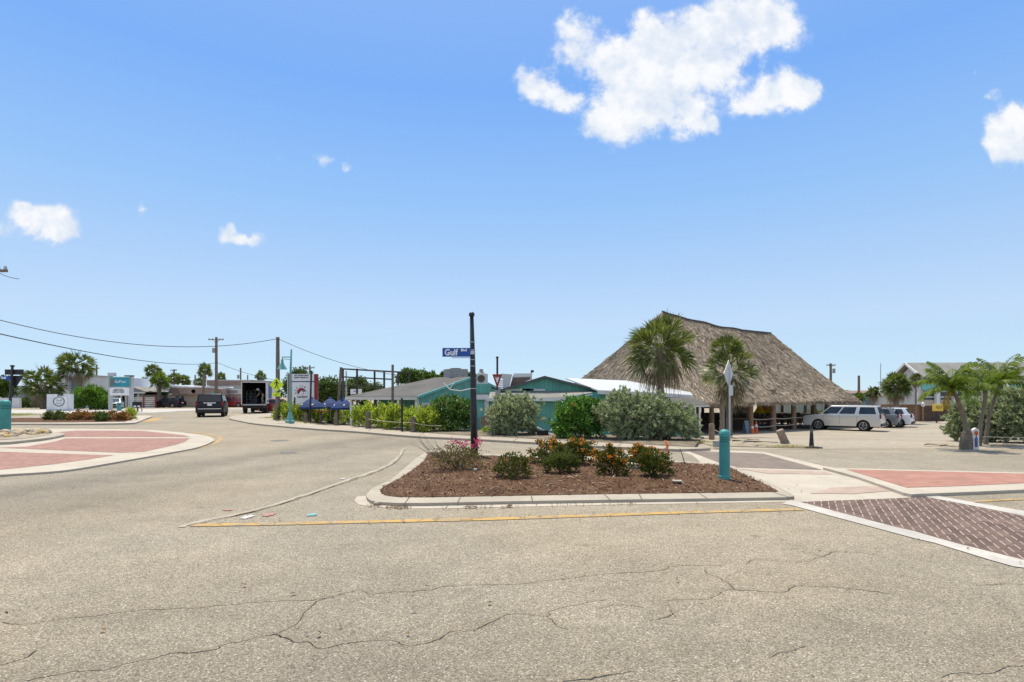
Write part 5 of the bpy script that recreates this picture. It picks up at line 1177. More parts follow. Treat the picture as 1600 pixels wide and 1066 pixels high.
# ------------------------------------------------------------------ patio umbrellas
def umbrella(px_, yt, hw, hgt, d, label, src=[None]):
    k = d / F; x = (px_ - 800) * k; g = (x, d, terr(x, d)); zt = zz(yt, d) - g[2]
    if src[0] is None:
        t = thing('patio_umbrella', label, 'umbrella', g, 0.2, 'blue patio umbrellas'); n = 8; R_ = hw * k; H_ = hgt * k
        b = MB(); vs = [(0, 0, zt)]; 
        for ring, (f, z) in enumerate(((0.38, 0.24), (0.75, 0.62), (1.0, 1.0))):
            for i in range(n * 2):
                a = 2 * PI * i / (n * 2); rr_ = f * R_ * (1 if i % 2 == 0 else 0.95); vs.append((math.cos(a) * rr_, math.sin(a) * rr_, zt - H_ * z * (1 if i % 2 == 0 else 1.02)))
        m = n * 2; fs = [(0, 1 + i, 1 + (i + 1) % m) for i in range(m)]
        for rg in range(2): fs += [(1 + rg * m + i, 1 + (rg + 1) * m + i, 1 + (rg + 1) * m + (i + 1) % m, 1 + rg * m + (i + 1) % m) for i in range(m)]
        o = len(vs); vs += [(q[0], q[1], q[2] - 0.13) for q in vs[1 + 2 * m:1 + 3 * m]]
        fs += [(1 + 2 * m + i, o + i, o + (i + 1) % m, 1 + 2 * m + (i + 1) % m) for i in range(m)]
        b.add(vs, fs); cn = b.build('canopy', 'umbrella_blue', t)
        b = MB()
        for i in (1, 9, 12): 
            a = 2 * PI * (i + 0.5) / m
            q = [Vector((math.cos(a + s) * R_ * f, math.sin(a + s) * R_ * f, zt - H_ * z + 0.02)) for f, z, s in ((0.62, 0.58, -0.1), (0.82, 0.79, -0.11), (0.82, 0.79, 0.09), (0.62, 0.58, 0.07))]
            b.prism(q, (0, 0, 0), (0, 0, 0.01))
        b.build('white_print', 'umbrella_white', cn)
        b = MB(); b.lathe([(R_ * 0.22, -0.10), (R_ * 0.1, 0.03), (0.02, 0.1)], 8, (0, 0, zt)); b.build('vent_cap', 'umbrella_blue', t)
        b = MB(); b.tube([(0, 0, 0), (0, 0, zt)], 0.03, 8); b.build('pole', 'galv', t)
        b = MB(); b.lathe([(0.25, 0), (0.25, 0.06), (0.05, 0.12)], 12); b.build('base', 'plastic_black', t)
        src[0] = (t, zt)
    else: place(src[0][0], (g[0], g[1], g[2] + zt - src[0][1]), R.uniform(0, 0.8), label, None, (hw / 20 * 1.0, hw / 20 * 1.0, 1))
umbrella(487, 622, 20, 14, 40, 'leftmost blue patio umbrella in front of the red sun sign'); umbrella(516, 622, 18, 13, 42, 'second blue patio umbrella, partly behind the leaning pole'); umbrella(536, 622.5, 18, 13, 38.5, 'third blue patio umbrella just right of the leaning pole'); umbrella(570, 624, 20, 14, 37, 'rightmost blue patio umbrella in front of the restaurant porch')
# red and dark things on the patio
def patio_table(px_, d, label):
    g = W(px_, d); t = thing('patio_table', label, 'table', g, 0.3, 'patio tables behind the hedge'); b = MB(); b.lathe([(0.5, 0.98), (0.5, 1.02), (0.001, 1.02)], 16); b.build('table_top', 'sign_red', t)
    b = MB(); b.tube([(0, 0, 0), (0, 0, 1.0)], 0.04, 8); b.lathe([(0.28, 0), (0.28, 0.03), (0.04, 0.06)], 12); b.build('leg', 'plastic_black', t)
for a in ((470, 41, 'dark red table left of the patio umbrellas'), (502, 39.5, 'dark red table between the first two patio umbrellas'), (553, 39, 'dark red table between the last two patio umbrellas')): patio_table(*a)
# ------------------------------------------------------------------ restaurant, left wing
e = Vector((.857, -.514, 0)); n_ = Vector((.514, .857, 0))
B0 = Vector((-5.52, 33.1, 0)); zE, zR = 1.68, 3.02; Lw = 5.9
A0 = B0 - e * 5.9; R0 = B0 + n_ * 5.7; R1 = R0 - e * 3.2
def up(v, z): return Vector((v.x, v.y, z))
gz = -0.9
t = wt('restaurant_wing', 'teal porch wing under a dark shingle roof with white posts', 'building', (B0.x, B0.y, gz))
C0 = B0 + n_ * 11.4; D0 = A0 + n_ * 11.4
b = MB(); th = 0.1
pts = [up(A0, zE), up(B0, zE), up(R0, zR), up(R1, zR), up(C0, zE), up(D0, zE)]
b.add(pts + [p - Vector((0, 0, th)) for p in pts], [(0, 1, 2, 3), (3, 2, 4, 5), (0, 3, 5), (6, 9, 8, 7), (9, 11, 10, 8), (6, 11, 9), (1, 7, 8, 2), (2, 8, 10, 4)])
wb(b, 'roof', 'dark_shingle', t)
b = MB(); 
for p, q in ((A0, B0), (A0, D0)): b.beam(up(p, zE - 0.1), up(q, zE - 0.1), 0.06, 0.17)
wb(b, 'fascia', 'off_white', t)
b = MB(); b.beam(up(B0, zE - 0.02) + e * 0.04, up(R0, zR - 0.02) + e * 0.04, 0.06, 0.14); b.beam(up(C0, zE - 0.02) + e * 0.04, up(R0, zR - 0.02) + e * 0.04, 0.06, 0.14); wb(b, 'rake_board', 'teal_light', t)
W0 = A0 + n_ * 2.0 + e * 0.6; W1 = B0 + n_ * 2.0 - e * 0.25; W2 = C0 - n_ * 0.4 - e * 0.25; W3 = D0 - n_ * .4 + e * 0.6
zr2 = zE + (zR - zE) * 2.0 / 5.7 - 0.15
b = MB(); b.prism([up(W0, gz), up(W1, gz), up(W1, zr2), up(W0, zr2)], (0, 0, 0), n_ * 0.15); wb(b, 'front_wall', 'teal_boards', t)
b = MB(); b.prism([up(B0 + n_ * .15 - e * .1, gz), up(C0 - n_ * .15 - e * .1, gz), up(C0 - n_ * .15 - e * .1, zE - 0.1), up(R0 - e * .1, zR - 0.12), up(B0 + n_ * .15 - e * .1, zE - 0.1)], (0, 0, 0), e * -0.15); wb(b, 'gable_wall', 'teal_boards', t)
def on(p0, s, z, off): return p0 + e * s + n_ * off + Vector((0, 0, z))
def wpanel(nm, m, p0, ax, nrm, s0, s1, z0, z1, off, t_, thick=0.05):
    q = [p0 + ax * s + Vector((0, 0, z)) for s, z in ((s0, z0), (s1, z0), (s1, z1), (s0, z1))]
    b = MB(); b.prism(q, nrm * (off - thick), nrm * off); return wb(b, nm, m, t_)
for s in (0.4, 2.75, 4.35, 5.75): 
    p = up(A0 + n_ * 0.15 + e * s, 0); b = MB(); b.cbox((p.x, p.y, (gz + zE - 0.1) / 2), 0.16, 0.16, zE - 0.1 - gz, -0.54); wb(b, 'porch_post', 'off_white', t)
dr = wpanel('door', 'plastic_black', up(W0, 0), e, -n_, 3.55, 4.45, gz, 1.25, 0.03, t)
wpanel('window', 'dark_glass', up(W0, 0), e, -n_, 0.3, 1.3, 0.05, 1.2, 0.03, t); wpanel('window', 'blue_glass', up(W0, 0), e, -n_, 1.6, 2.5, -0.05, 1.1, 0.03, t)
wpanel('wall_picture', 'blue_grey', up(W0, 0), e, -n_, 4.6, 4.85, 0.35, 0.9, 0.03, t)
fr = wpanel('side_door', 'off_white', up(B0 - e * .1, 0), n_, e, 0.45, 1.55, gz, 1.32, 0.03, t); wpanel('pane', 'pale_boards', up(B0 - e * .1, 0), n_, e, 0.65, 1.35, gz + 0.15, 1.2, 0.045, fr).location = (0, 0, 0)
# rooftop units
def unit(name, label, cat, x0, x1, y0, y1, d, dep, m, rz=0.0, group='rooftop equipment'):
    k = d / F; c = P((x0 + x1) / 2, y1, d); t = thing(name, label, cat, c, rz, group); w_ = (x1 - x0) * k; h = (y1 - y0) * k
    b = MB(); b.box(-w_ / 2, w_ / 2, -dep / 2, dep / 2, -0.4, h); b.build('case', m, t, bevel=0.03)
    return t, w_, h
t, w_, h = unit('rooftop_unit', 'big grey rooftop air unit on the dark shingle ridge', 'air unit', 697, 727, 577, 593, 39.5, 1.2, 'hvac_grey', 0.5)
for i in range(3): MB().box(-w_ / 2 + 0.1 + i * w_ / 3, -w_ / 2 + w_ / 3 - 0.05 + i * w_ / 3, -0.615, -0.605, 0.12, h - 0.15).build('panel', 'hvac_grey', t)
MB().lathe([(0.38, h), (0.38, h + 0.06), (0.3, h + 0.07), (0.001, h + 0.05)], 20).build('fan', 'plastic_black', t)
t, w_, h = unit('condenser_unit', 'small white condenser with a round fan on a teal block', 'air unit', 745, 762, 584, 600, 31.5, 0.35, 'hvac_white')
MB().lathe([(0.21, 0), (0.21, -0.02), (0.17, -0.02), (0.001, -0.005)], 24, (-0.05, -0.185, h / 2), axis='y').build('fan_grille', 'roof_brown', t)
b = MB()
for r_ in (0.06, 0.10, 0.14, 0.18): b.tube([(-0.05 + r_ * math.cos(a), -0.205, h / 2 + r_ * math.sin(a)) for a in [2 * PI * i / 20 for i in range(21)]], 0.006, 4)
b.build('grille', 'black_paint', t)
t = wt('roof_block', 'low teal block carrying the white condenser on the roof', 'roof block', P(753, 625, 31.2)); wb(pbx(MB(), 743, 766, 600.3, 640, 31.0, 1.6), 'wall', 'teal_boards', t)
wb(pbx(MB(), 744, 778, 615, 619, 30.6, 0.35), 'ledge', 'grey_shingle', t)
c = P(752, 583, 33); o = MB(); o.lathe([(0.2, -0.4), (0.2, 0), (0.13, 0.05), (0.1, 0.2), (0.12, 0.22), (0.02, 0.25)], 12); o = o.build('roof_vent', 'hvac_grey', None, True, angle=0.5); o.location = c; tag(o, 'round grey roof vent right behind the white condenser', 'vent', 'rooftop equipment')
t = wt('exhaust_hood', 'sloped white kitchen exhaust hood on the roof beside the yield sign', 'exhaust hood', P(792, 607, 31))
q = [P(a, b_, 31) for a, b_ in ((786, 607), (795, 607), (800, 585), (783, 584), (781, 589), (786, 592))]; b = MB(); b.prism(q, (0, 0, 0), (0, 1.3, 0)); wb(b, 'duct', 'hvac_white', t)
b = MB()
for i in range(4): pbx(b, 777, 787, 594 + i * 3.4, 596 + i * 3.4, 30.97, 0.3)
wb(b, 'louvres', 'hvac_white', t)
t = wt('roof_screen', 'brown slanted roof panel with a white top behind the teal gable', 'roof panel', P(815, 605, 32))
q = [P(a, b_, 32) for a, b_ in ((796, 606), (829, 593), (829, 589), (801, 590))]; b = MB(); b.prism(q, (0, 0, 0), (0, 0.3, 0)); wb(b, 'panel', 'roof_brown', t)
q = [P(a, b_, 32.3) for a, b_ in ((800, 590), (829, 590), (829, 583.5), (803, 583.5))]; b = MB(); b.prism(q, (0, 0, 0), (0, 0.8, 0)); wb(b, 'top', 'white_paint', t)
t = wt('camera_mast', 'white roof mast with a dark camera at the teal gable', 'camera mast', P(830, 594, 31)); wb(pbx(MB(), 829, 831.4, 582, 600, 31, 0.08), 'mast', 'white_paint', t); wb(pbx(MB(), 829.5, 834, 578.5, 582, 30.9, 0.2), 'camera', 'plastic_black', t)
t = wt('satellite_dish', 'thin curved dish antenna arm on the wing roof edge', 'dish', P(706, 608, 32.5))
wb(MB().tube([P(693, 598.5, 32.5), P(703, 609, 32.4), P(720, 611, 32.3), (P(738, 607, 32.3))], 0.03, 6), 'rim', 'off_white', t); wb(MB().tube([P(702, 609, 32.4), P(709, 599, 32.2)], 0.03, 6), 'feed_arm', 'off_white', t)
# ------------------------------------------------------------------ restaurant, middle with the gable
d = 28.5; k = d / F; gz2 = terr(0, 28.5) - 0.1
t = wt('restaurant_gable', 'teal gabled middle part with a low shingle skirt roof', 'building', (2, d, gz2))
def PV(x_, y_, dd): return P(x_, y_, dd)
q = [(783, 660), (936, 660), (936, 608.5), (851, 588.3), (783, 608)]
b = MB(); b.prism([P(a, c_, d + 1.2) for a, c_ in q], (0, 0, 0), (0, 0.2, 0)); wb(b, 'gable_wall', 'teal_boards', t)
b = MB(); ap = P(851, 587.3, d + 0.9); lf = P(778, 609.5, d + 0.9); rt = P(938, 609.0, d + 0.9); bk = Vector((0, 6.0, 0))
for p, q_ in ((lf, ap), (ap, rt)): b.add([p, q_, q_ + bk, p + bk, p - Vector((0, 0, .1)), q_ - Vector((0, 0, .1)), q_ + bk - Vector((0, 0, .1)), p + bk - Vector((0, 0, .1))], [(0, 1, 2, 3), (7, 6, 5, 4), (0, 4, 5, 1), (2, 6, 7, 3), (0, 3, 7, 4), (1, 5, 6, 2)])
wb(b, 'roof', 'dark_shingle', t)
b = MB(); b.beam(P(834, 609, d + 1.15) + Vector((-0.6, 0, 0)), P(852, 609.5, d + 1.15), 0.06, 0.10); b.beam(P(778, 609.5, d + 1.15), P(834, 609, d + 1.15), 0.06, 0.1); wb(b, 'trim', 'off_white', t)
a0, a1 = P(838, 612.5, d + 1.15), P(928, 609.5, d + 1.15); b0, b1 = P(836, 622.8, d - 0.35), P(936, 617.5, d - 0.35)
b = MB(); b.prism([P(766, 612.5, d + 1.15), P(928, 610.5, d + 1.15), P(932, 620.5, d - 0.35), P(762, 622.8, d - 0.35)], (0, 0, 0), (0, 0, -0.07)); wb(b, 'skirt_roof', 'grey_shingle', t)
b = MB(); b.beam(P(760, 624.5, d - 0.4), P(884, 624.5, d - 0.4), 0.05, 0.16); wb(b, 'fascia', 'white_paint', t)
b = MB(); b.prism([P(884, 621, d - 0.42), P(932, 612.5, d - 0.42), P(937, 613.5, d - 0.42), P(937, 621, d - 0.42), P(884, 627, d - 0.42)], (0, -0.03, 0), (0, 0.03, 0)); wb(b, 'end_board', 'teal_paint', t)
b = MB(); b.beam(P(884, 623.2, d - 0.46), P(926, 616.5, d - 0.46), 0.03, 0.05); wb(b, 'end_trim', 'white_paint', t)
q = [(762, 690), (936, 690), (936, 624), (762, 624)]; b = MB(); b.prism([P(a, c_, d) for a, c_ in q], (0, 0, 0), (0, 0.2, 0)); wb(b, 'front_wall', 'teal_boards', t)
wb(pbx(MB(), 757, 763.5, 625, 650, d - 0.05, 0.15), 'corner_board', 'white_paint', t); wb(pbx(MB(), 744, 757, 624, 652, d + 0.1, 0.1), 'side_panel', 'teal_light', t)
wb(pbx(MB(), 744, 762, 617, 624.5, d - 0.2, 0.4), 'side_soffit', 'white_paint', t)
# picket and clutter in front
t = wt('picket_fence', 'short weathered wood picket between the two bushes', 'fence', W(760, 26.0))
for i in range(8): wb(pbx(MB(), 752 + i * 2.1, 753.8 + i * 2.1, 650 + (i % 3) * 0.8 - 1.2 * i * 0.3, 677.5, 26.0 + 0.02 * (i % 2), 0.03), 'picket', 'picket_boards', t)
wb(MB().beam(P(751, 660, 26.08), P(769, 660, 26.08), 0.04, 0.07), 'rail', 'picket_boards', t)
g = at(848, 681.5, 0.08); b = MB(); b.cbox((0, 0, 0.12), 0.42, 0.3, 0.24, 0.2); o = b.build('crate', 'plastic_black', None, bevel=0.02); o.location = g; tag(o, 'dark low crate at the foot of the teal wall', 'crate')
g = at(856, 681.5, 0.08); b = MB(); b.tube([(-0.45, 0, 0.36), (0.2, -0.05, 0.03)], 0.03, 6); o = b.build('pipe', 'white_paint'); o.location = g; tag(o, 'white pipe slanting down against the dark crate', 'pipe')
# ------------------------------------------------------------------ white metal roof hall and lean-to
t = wt('metal_roof_hall', 'low hall with a white standing seam roof and grey lean-to', 'building', W(1000, 30))
f0, f1, f2 = P(934, 609.5, 28), P(1028, 613.5, 28.6), P(1083, 617.3, 29.2); r0, r1, r2 = P(884, 590.8, 36), P(979, 594.8, 35), P(1079, 613, 31.5)
b = MB(); tt = Vector((0, 0, 0.07)); V = [f0, f1, f2, r2, r1, r0]; b.add(V + [v - tt for v in V], [(0, 1, 4, 5), (1, 2, 3, 4), (11, 10, 7, 6), (10, 9, 8, 7), (0, 6, 7, 1), (1, 7, 8, 2), (2, 8, 9, 3), (3, 9, 10, 4), (4, 10, 11, 5), (5, 11, 6, 0)]); wb(b, 'roof', 'white_metal_roof', t)
b = MB(); dn = Vector((0, -0.03, -0.12)); b.beam(f0 + dn, f1 + dn, 0.05, 0.16); b.beam(f1 + dn, f2 + dn, 0.05, 0.16); wb(b, 'fascia', 'white_paint', t)
b = MB(); b.prism([Vector((f0.x + 0.2, f0.y + 0.5, -1.2)), Vector((f2.x - 0.3, f2.y + 0.5, -1.2)), Vector((f2.x - 0.3, f2.y + 0.5, f2.z - 0.1)), Vector((f0.x + 0.2, f0.y + 0.5, f0.z - 0.1))], (0, 0, 0), (0, 0.2, 0)); wb(b, 'front_wall', 'teal_boards', t)
l0, l1, l2, l3 = P(1046, 620.5, 28.8), P(1080, 620.5, 29.0), P(1108, 632.5, 27.6), P(1052, 633.5, 27.3)
b = MB(); b.prism([l0, l1, l2, l3], (0, 0, 0), (0, 0, -0.05)); wb(b, 'lean_to_roof', 'dark_shingle', t)
b = MB(); b.beam(l3 - Vector((0, 0.02, 0.06)), l2 - Vector((0, 0.02, 0.06)), 0.04, 0.08); wb(b, 'lean_to_fascia', 'off_white', t)
for x_ in (1086.5, 1093.5): wb(pbx(MB(), x_ - 1.2, x_ + 1.2, 633.5, 684, 27.5, 0.08), 'lean_to_post', 'white_paint', t)
wb(pbx(MB(), 1066, 1092, 655, 683, 27.6, 0.08), 'counter_panel', 'teal_light', t); wb(pbx(MB(), 1066, 1093, 680, 683.5, 27.55, 0.06), 'counter_plinth', 'white_paint', t); wb(pbx(MB(), 1066, 1092, 634, 655, 27.75, 0.05), 'window', 'dark_glass', t)
# ------------------------------------------------------------------ thatched hut
RR1, RR2 = Vector((11.6, 44, 8.2)), Vector((23.7, 52, 7.45))
ha = (Vector((RR2.x, RR2.y, 0)) - Vector((RR1.x, RR1.y, 0))).normalized(); hn = Vector((ha.y, -ha.x, 0))
zEv = 1.42
def flat0(v): return Vector((v.x, v.y, 0))
FL = flat0(RR1) - ha * 3.0 + hn * 5.5; FR = flat0(RR2) + ha * 4.0 + hn * 5.7; BR = flat0(RR2) + ha * 3 - hn * 8.5; BL = flat0(RR1) - ha * 4.2 - hn * 8.8
for v in (FL, FR, BR, BL): v.z = zEv
HB = W(1200, 46); t = wt('thatched_hut', 'huge open sided hut with a steep palm thatch roof on log posts', 'hut', HB)
HUT = t
faces4 = [(FL, FR, RR2, RR1), (FR, BR, RR2, RR2), (BR, BL, RR1, RR2), (BL, FL, RR1, RR1)]
def hpt(fc, s, q):
    a, b_, c_, d_ = fc
    bot = a.lerp(b_, s); top = d_.lerp(c_, s)
    if c_ is not d_ and abs(c_.z - d_.z) > 0.01: 
        pr = s; top = top - Vector((0, 0, 0.28 * math.sin(PI * s)))
    p = bot.lerp(top, q); p.z -= 0.35 * math.sin(PI * q) * (1 - 0.3 * q)
    nz = Vector((0, 0, 1)); p.z += 0.10 * noise.noise(Vector((p.x * 0.6, p.y * 0.6, q * 6)))
    return p
b = MB(); NS, NQ = 40, 16
for fc in faces4:
    o = len(b.v); 
    vs = [hpt(fc, i / NS, j / NQ) for j in range(NQ + 1) for i in range(NS + 1)]
    b.add(vs, [(j * (NS + 1) + i, j * (NS + 1) + i + 1, (j + 1) * (NS + 1) + i + 1, (j + 1) * (NS + 1) + i) for j in range(NQ) for i in range(NS)])
    # soffit thickness
    edge_ = [hpt(fc, i / NS, 0) for i in range(NS + 1)]; inn = [p + (Vector((17, 49.5, p.z)) - p) * 0.06 - Vector((0, 0, 0.12)) for p in edge_]
    b.add(edge_ + inn, [(i, NS + 1 + i, NS + 2 + i, i + 1) for i in range(NS)])
rr = random.Random(21)
for fi, fc in enumerate(faces4):
    n = (26000, 8000, 1500, 20000)[fi]
    for i in range(n):
        s = rr.random(); q = rr.random() ** 1.15
        if fc[2] is fc[3] and rr.random() < q: continue
        p = hpt(fc, s, q); p2 = hpt(fc, s + rr.uniform(-0.004, 0.004), max(0, q - 0.06)); dr_ = (p2 - p)
        if dr_.length < 1e-3: continue
        sd = (hpt(fc, min(1, s + 0.01), q) - hpt(fc, max(0, s - 0.01), q)).normalized(); nr = sd.cross(dr_.normalized()); 
        if nr.z < 0: nr = -nr
        dd = (dr_.normalized() + nr * rr.uniform(0.0, 0.16) + sd * rr.gauss(0, 0.22))
        b.leaf(p + nr * 0.015, dd, nr + rvec(rr) * 0.35, rr.uniform(0.25, 0.6), rr.uniform(0.03, 0.075), 0, 0.1)
    for i in range((2600, 1100, 300, 1500)[fi]):
        s = rr.random(); p = hpt(fc, s, rr.uniform(0, 0.035)); sd = (fc[1] - fc[0]).normalized(); ou = sd.cross(Vector((0, 0, 1))) 
        dd = Vector((0, 0, -1)) + ou * rr.uniform(0.05, 0.5) + sd * rr.gauss(0, 0.18)
        b.leaf(p, dd, ou + rvec(rr) * 0.4, rr.uniform(0.3, 0.62), rr.uniform(0.03, 0.08), 0, 0.1)
th_ = wb(b, 'thatch_roof', 'thatch', t)
b = MB(); pr = [hpt(faces4[0], i / 20, 1.0) + Vector((0, 0, 0.06)) for i in range(21)]; b.tube(pr, 0.05, 6)
for i in range(40):
    f = (i + 0.5) / 40; p = hpt(faces4[0], f, 1.0) + Vector((0, 0, 0.05))
    for s in (1, -1): b.beam(p + hn * 0.26 * s - Vector((0, 0, 0.26)) + ha * 0.1 * s, p - hn * 0.05 * s + Vector((0, 0, 0.06)) - ha * 0.03 * s, 0.07, 0.05)
wb(b, 'ridge_cap', 'dark_timber', t)
def hpost(px_, d, r=0.2, m='hut_post'):
    x = (px_ - 800) / F * d; z0 = terr(x, d); b = MB(); b.tube([(x, d, z0 - 0.2), (x, d, z0 + 1.3), (x, d, zEv + 0.8)], [r, r * 0.95, r * 0.9], 12); wb(b, 'log_post', m, t, True, angle=0.8); return Vector((x, d, z0))
HP = [hpost(a, dd, r) for a, dd, r in ((1112, 41, 0.18), (1172, 42.2, 0.24), (1208, 43.6, 0.22), (1240, 45.5, 0.2), (1271, 47.4, 0.22), (1292, 49, 0.2), (1313, 51.5, 0.18))]
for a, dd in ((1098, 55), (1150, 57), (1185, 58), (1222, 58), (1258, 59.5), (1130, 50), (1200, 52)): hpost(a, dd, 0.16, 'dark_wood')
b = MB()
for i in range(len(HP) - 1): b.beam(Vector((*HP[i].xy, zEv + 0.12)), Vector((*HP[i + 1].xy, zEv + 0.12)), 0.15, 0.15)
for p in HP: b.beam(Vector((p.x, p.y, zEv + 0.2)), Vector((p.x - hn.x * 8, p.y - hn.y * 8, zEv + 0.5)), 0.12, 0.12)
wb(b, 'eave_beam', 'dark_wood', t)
for (i, hh_, rl) in ((1, 0.42, 'lower pale rope beside the orange cones between two log posts'), (1, 0.98, 'upper pale rope beside the orange cones between two log posts'), (2, 0.98, 'upper pale rope in the second gap between log posts right of the cones'),
                     (3, 0.98, 'single pale rope in the gap between log posts nearest the silver car'), (2, 0.45, 'lower pale rope in the second gap between log posts right of the cones')):
    a, c_ = HP[i] + Vector((0, -0.22, hh_)), HP[i + 1] + Vector((0, -0.22, hh_)); rope(a, c_, 0.07, rl, 0.025)
# floor slab, dark bar, tables, chairs
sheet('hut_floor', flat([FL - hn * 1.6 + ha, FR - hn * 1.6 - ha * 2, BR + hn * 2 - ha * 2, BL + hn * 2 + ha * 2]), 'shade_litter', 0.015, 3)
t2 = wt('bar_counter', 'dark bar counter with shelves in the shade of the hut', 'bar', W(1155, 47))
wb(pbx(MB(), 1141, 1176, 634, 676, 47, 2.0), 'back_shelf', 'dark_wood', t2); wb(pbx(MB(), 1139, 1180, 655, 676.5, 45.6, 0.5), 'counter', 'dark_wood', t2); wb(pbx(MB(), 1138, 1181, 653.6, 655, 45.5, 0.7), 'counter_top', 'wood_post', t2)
b = MB(); rr = random.Random(4)
for i in range(22): pbx(b, 1142 + i * 1.5, 1142.9 + i * 1.5, 640 + rr.uniform(0, 3), 646, 46.9, 0.06)
wb(b, 'bottles', 'blue_glass', t2)
def mk_table():
    t = thing('bar_table', 'tall dark table', 'table', (0, 0, 0), 0, 'tables under the thatched hut'); b = MB(); b.box(-0.6, 0.6, -0.4, 0.4, 0.98, 1.03); b.build('table_top', 'dark_wood', t)
    for s in (-0.5, 0.5): 
        for q in (-0.3, 0.3): MB().tube([(s, q, 0), (s, q, 0.98)], 0.03, 6).build('leg', 'dark_wood', t)
    return t
def mk_chair():
    t = thing('bar_chair', 'tall dark chair', 'chair', (0, 0, 0), 0, 'chairs under the thatched hut'); MB().box(-0.2, 0.2, -0.2, 0.2, 0.68, 0.73).build('seat', 'dark_wood', t)
    MB().box(-0.2, 0.2, 0.18, 0.22, 0.82, 1.12).build('backrest', 'dark_wood', t)
    for s in (-0.18, 0.18):
        for q in (-0.18, 0.2): MB().tube([(s, q, 0), (s, q, 0.7 if q < 0 else 1.1)], 0.022, 6).build('leg', 'dark_wood', t)
    return t
T0, C0_ = mk_table(), mk_chair(); first = [True, True]
TL = 'tall dark wooden table in the shade between the log posts of the hut'; CL = 'tall dark chair drawn up to a table under the thatched hut'
for i, (px_, d) in enumerate(((1192, 46.5), (1222, 48), (1250, 49.5), (1100, 46), (1118, 49), (1232, 52), (1262, 54))):
    g = W(px_, d)
    if first[0]: T0.location = g; T0['label'] = TL; first[0] = False
    else: place(T0, g, 0.5, TL)
    for (dx, dy, rz) in ((-0.75, -0.1, 1.6), (0.75, 0.1, -1.6), (0.1, -0.65, 3.1), (0.2, 0.65, 0)):
        gg = (g.x + dx, g.y + dy, terr(g.x + dx, g.y + dy))
        if first[1]: C0_.location = gg; C0_['label'] = CL; C0_.rotation_euler.z = rz; first[1] = False
        else: place(C0_, gg, rz + 0.3, CL)
g = W(1187, 50); t2 = thing('bar_umbrella', 'bright yellow half folded umbrella under the hut eaves', 'umbrella', g); b = MB(); zt = zz(630, 50) - g.z; zb = zz(648, 50) - g.z
for j, (cx, w_) in enumerate(((0.0, 0.5), (0.85, 0.42))): b.lathe([(0.03, zt - 0.1 * j), (w_ * 0.5, zt - 0.45), (w_, zb + 0.15), (w_ * 0.85, zb + 0.1), (w_ * 0.4, zb + 0.3)], 9, (cx, 0, 0))
b.build('canopy', 'yellow_cloth', t2); MB().tube([(0, 0, 0), (0, 0, zt)], 0.03, 6).build('pole', 'galv', t2)
t2 = wt('notice_board', 'orange panel hanging behind the yellow umbrella', 'board', W(1195, 54)); wb(pbx(MB(), 1186, 1199, 633, 644, 54, 0.1), 'panel', 'cone_orange', t2); wb(pbx(MB(), 1191, 1192.5, 640, 670, 54.1, 0.05), 'post', 'dark_wood', t2)
g = at(1170, 677.5); t2 = thing('chalk_board', 'blue grey folding menu board standing against a log post', 'menu board', g, 0.25); k = g.y / F
b = MB(); b.prism([(-4.2 * k, 0, 0), (3.6 * k, 0, 0), (2.6 * k, 0.22, 20 * k), (-4.2 * k, 0.22, 20 * k)], (0, 0, 0), (0, 0.03, 0)); b.build('front_panel', 'blue_grey', t2)
b = MB(); b.prism([(-4.2 * k, 0.45, 0), (3.6 * k, 0.45, 0), (2.6 * k, 0.24, 20 * k), (-4.2 * k, 0.24, 20 * k)], (0, 0, 0), (0, 0.03, 0)); b.build('back_panel', 'blue_grey', t2)
def cone(px_, yb, yt, label, src=[None]):
    g = at(px_, yb); k = g.y / F; h = (yb - yt) * k
    t = thing('traffic_cone', label, 'traffic cone', g, 0.2, 'orange traffic cones by the menu board'); b = MB(); b.cbox((0, 0, 0.02), 0.38, 0.38, 0.04); b.build('base', 'cone_orange', t)
    MB().lathe([(0.16, 0.04), (0.035, h), (0.001, h)], 16).build('cone', 'cone_orange', t, True, angle=0.7); MB().lathe([(0.108, h * 0.5), (0.08, h * 0.68)], 16).build('reflective_band', 'sign_white', t)
cone(1175.5, 677.5, 661, 'shorter orange cone with a white band close to the menu board'); cone(1181.5, 676.5, 657.5, 'taller orange cone right of the shorter one')
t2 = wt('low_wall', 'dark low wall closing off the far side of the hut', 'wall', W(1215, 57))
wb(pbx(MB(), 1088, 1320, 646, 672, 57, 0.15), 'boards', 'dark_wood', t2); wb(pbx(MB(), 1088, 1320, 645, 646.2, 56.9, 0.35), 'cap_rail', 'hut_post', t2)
# wall and sheds behind the hut
t2 = wt('board_fence', 'pale green striped board wall seen under the hut roof', 'fence', W(1235, 66)); 
wb(pbx(MB(), 1185, 1312, 619, 668, 66, 0.15), 'boards', 'pale_boards', t2); wb(pbx(MB(), 1185, 1312, 618, 619.5, 65.95, 0.3), 'cap_rail', 'off_white', t2)
shrub('low_hedge', 'dull green hedge glimpsed between the rear posts of the hut', 'hedge', W(1300, 62), 3.0, 0.8, 0.6, 1600, 0.25, 0.12, 'leaf_olive', None, 97, stem=False)
t2 = wt('blue_tarp', 'white and blue canopies glimpsed under the left eave of the hut', 'canopy', W(1120, 60)); b = MB(); b.prism([P(1095, 634, 60), P(1120, 626, 60), P(1150, 634, 60), P(1150, 638, 60), P(1095, 638, 60)], (0, 0, 0), (0, 1.5, 0)); wb(b, 'canopy', 'umbrella_blue', t2); b = MB(); b.prism([P(1108, 632, 59.8), P(1122, 627, 59.8), P(1136, 632, 59.8)], (0, 0, 0), (0, 0.1, 0)); wb(b, 'white_panel', 'umbrella_white', t2)
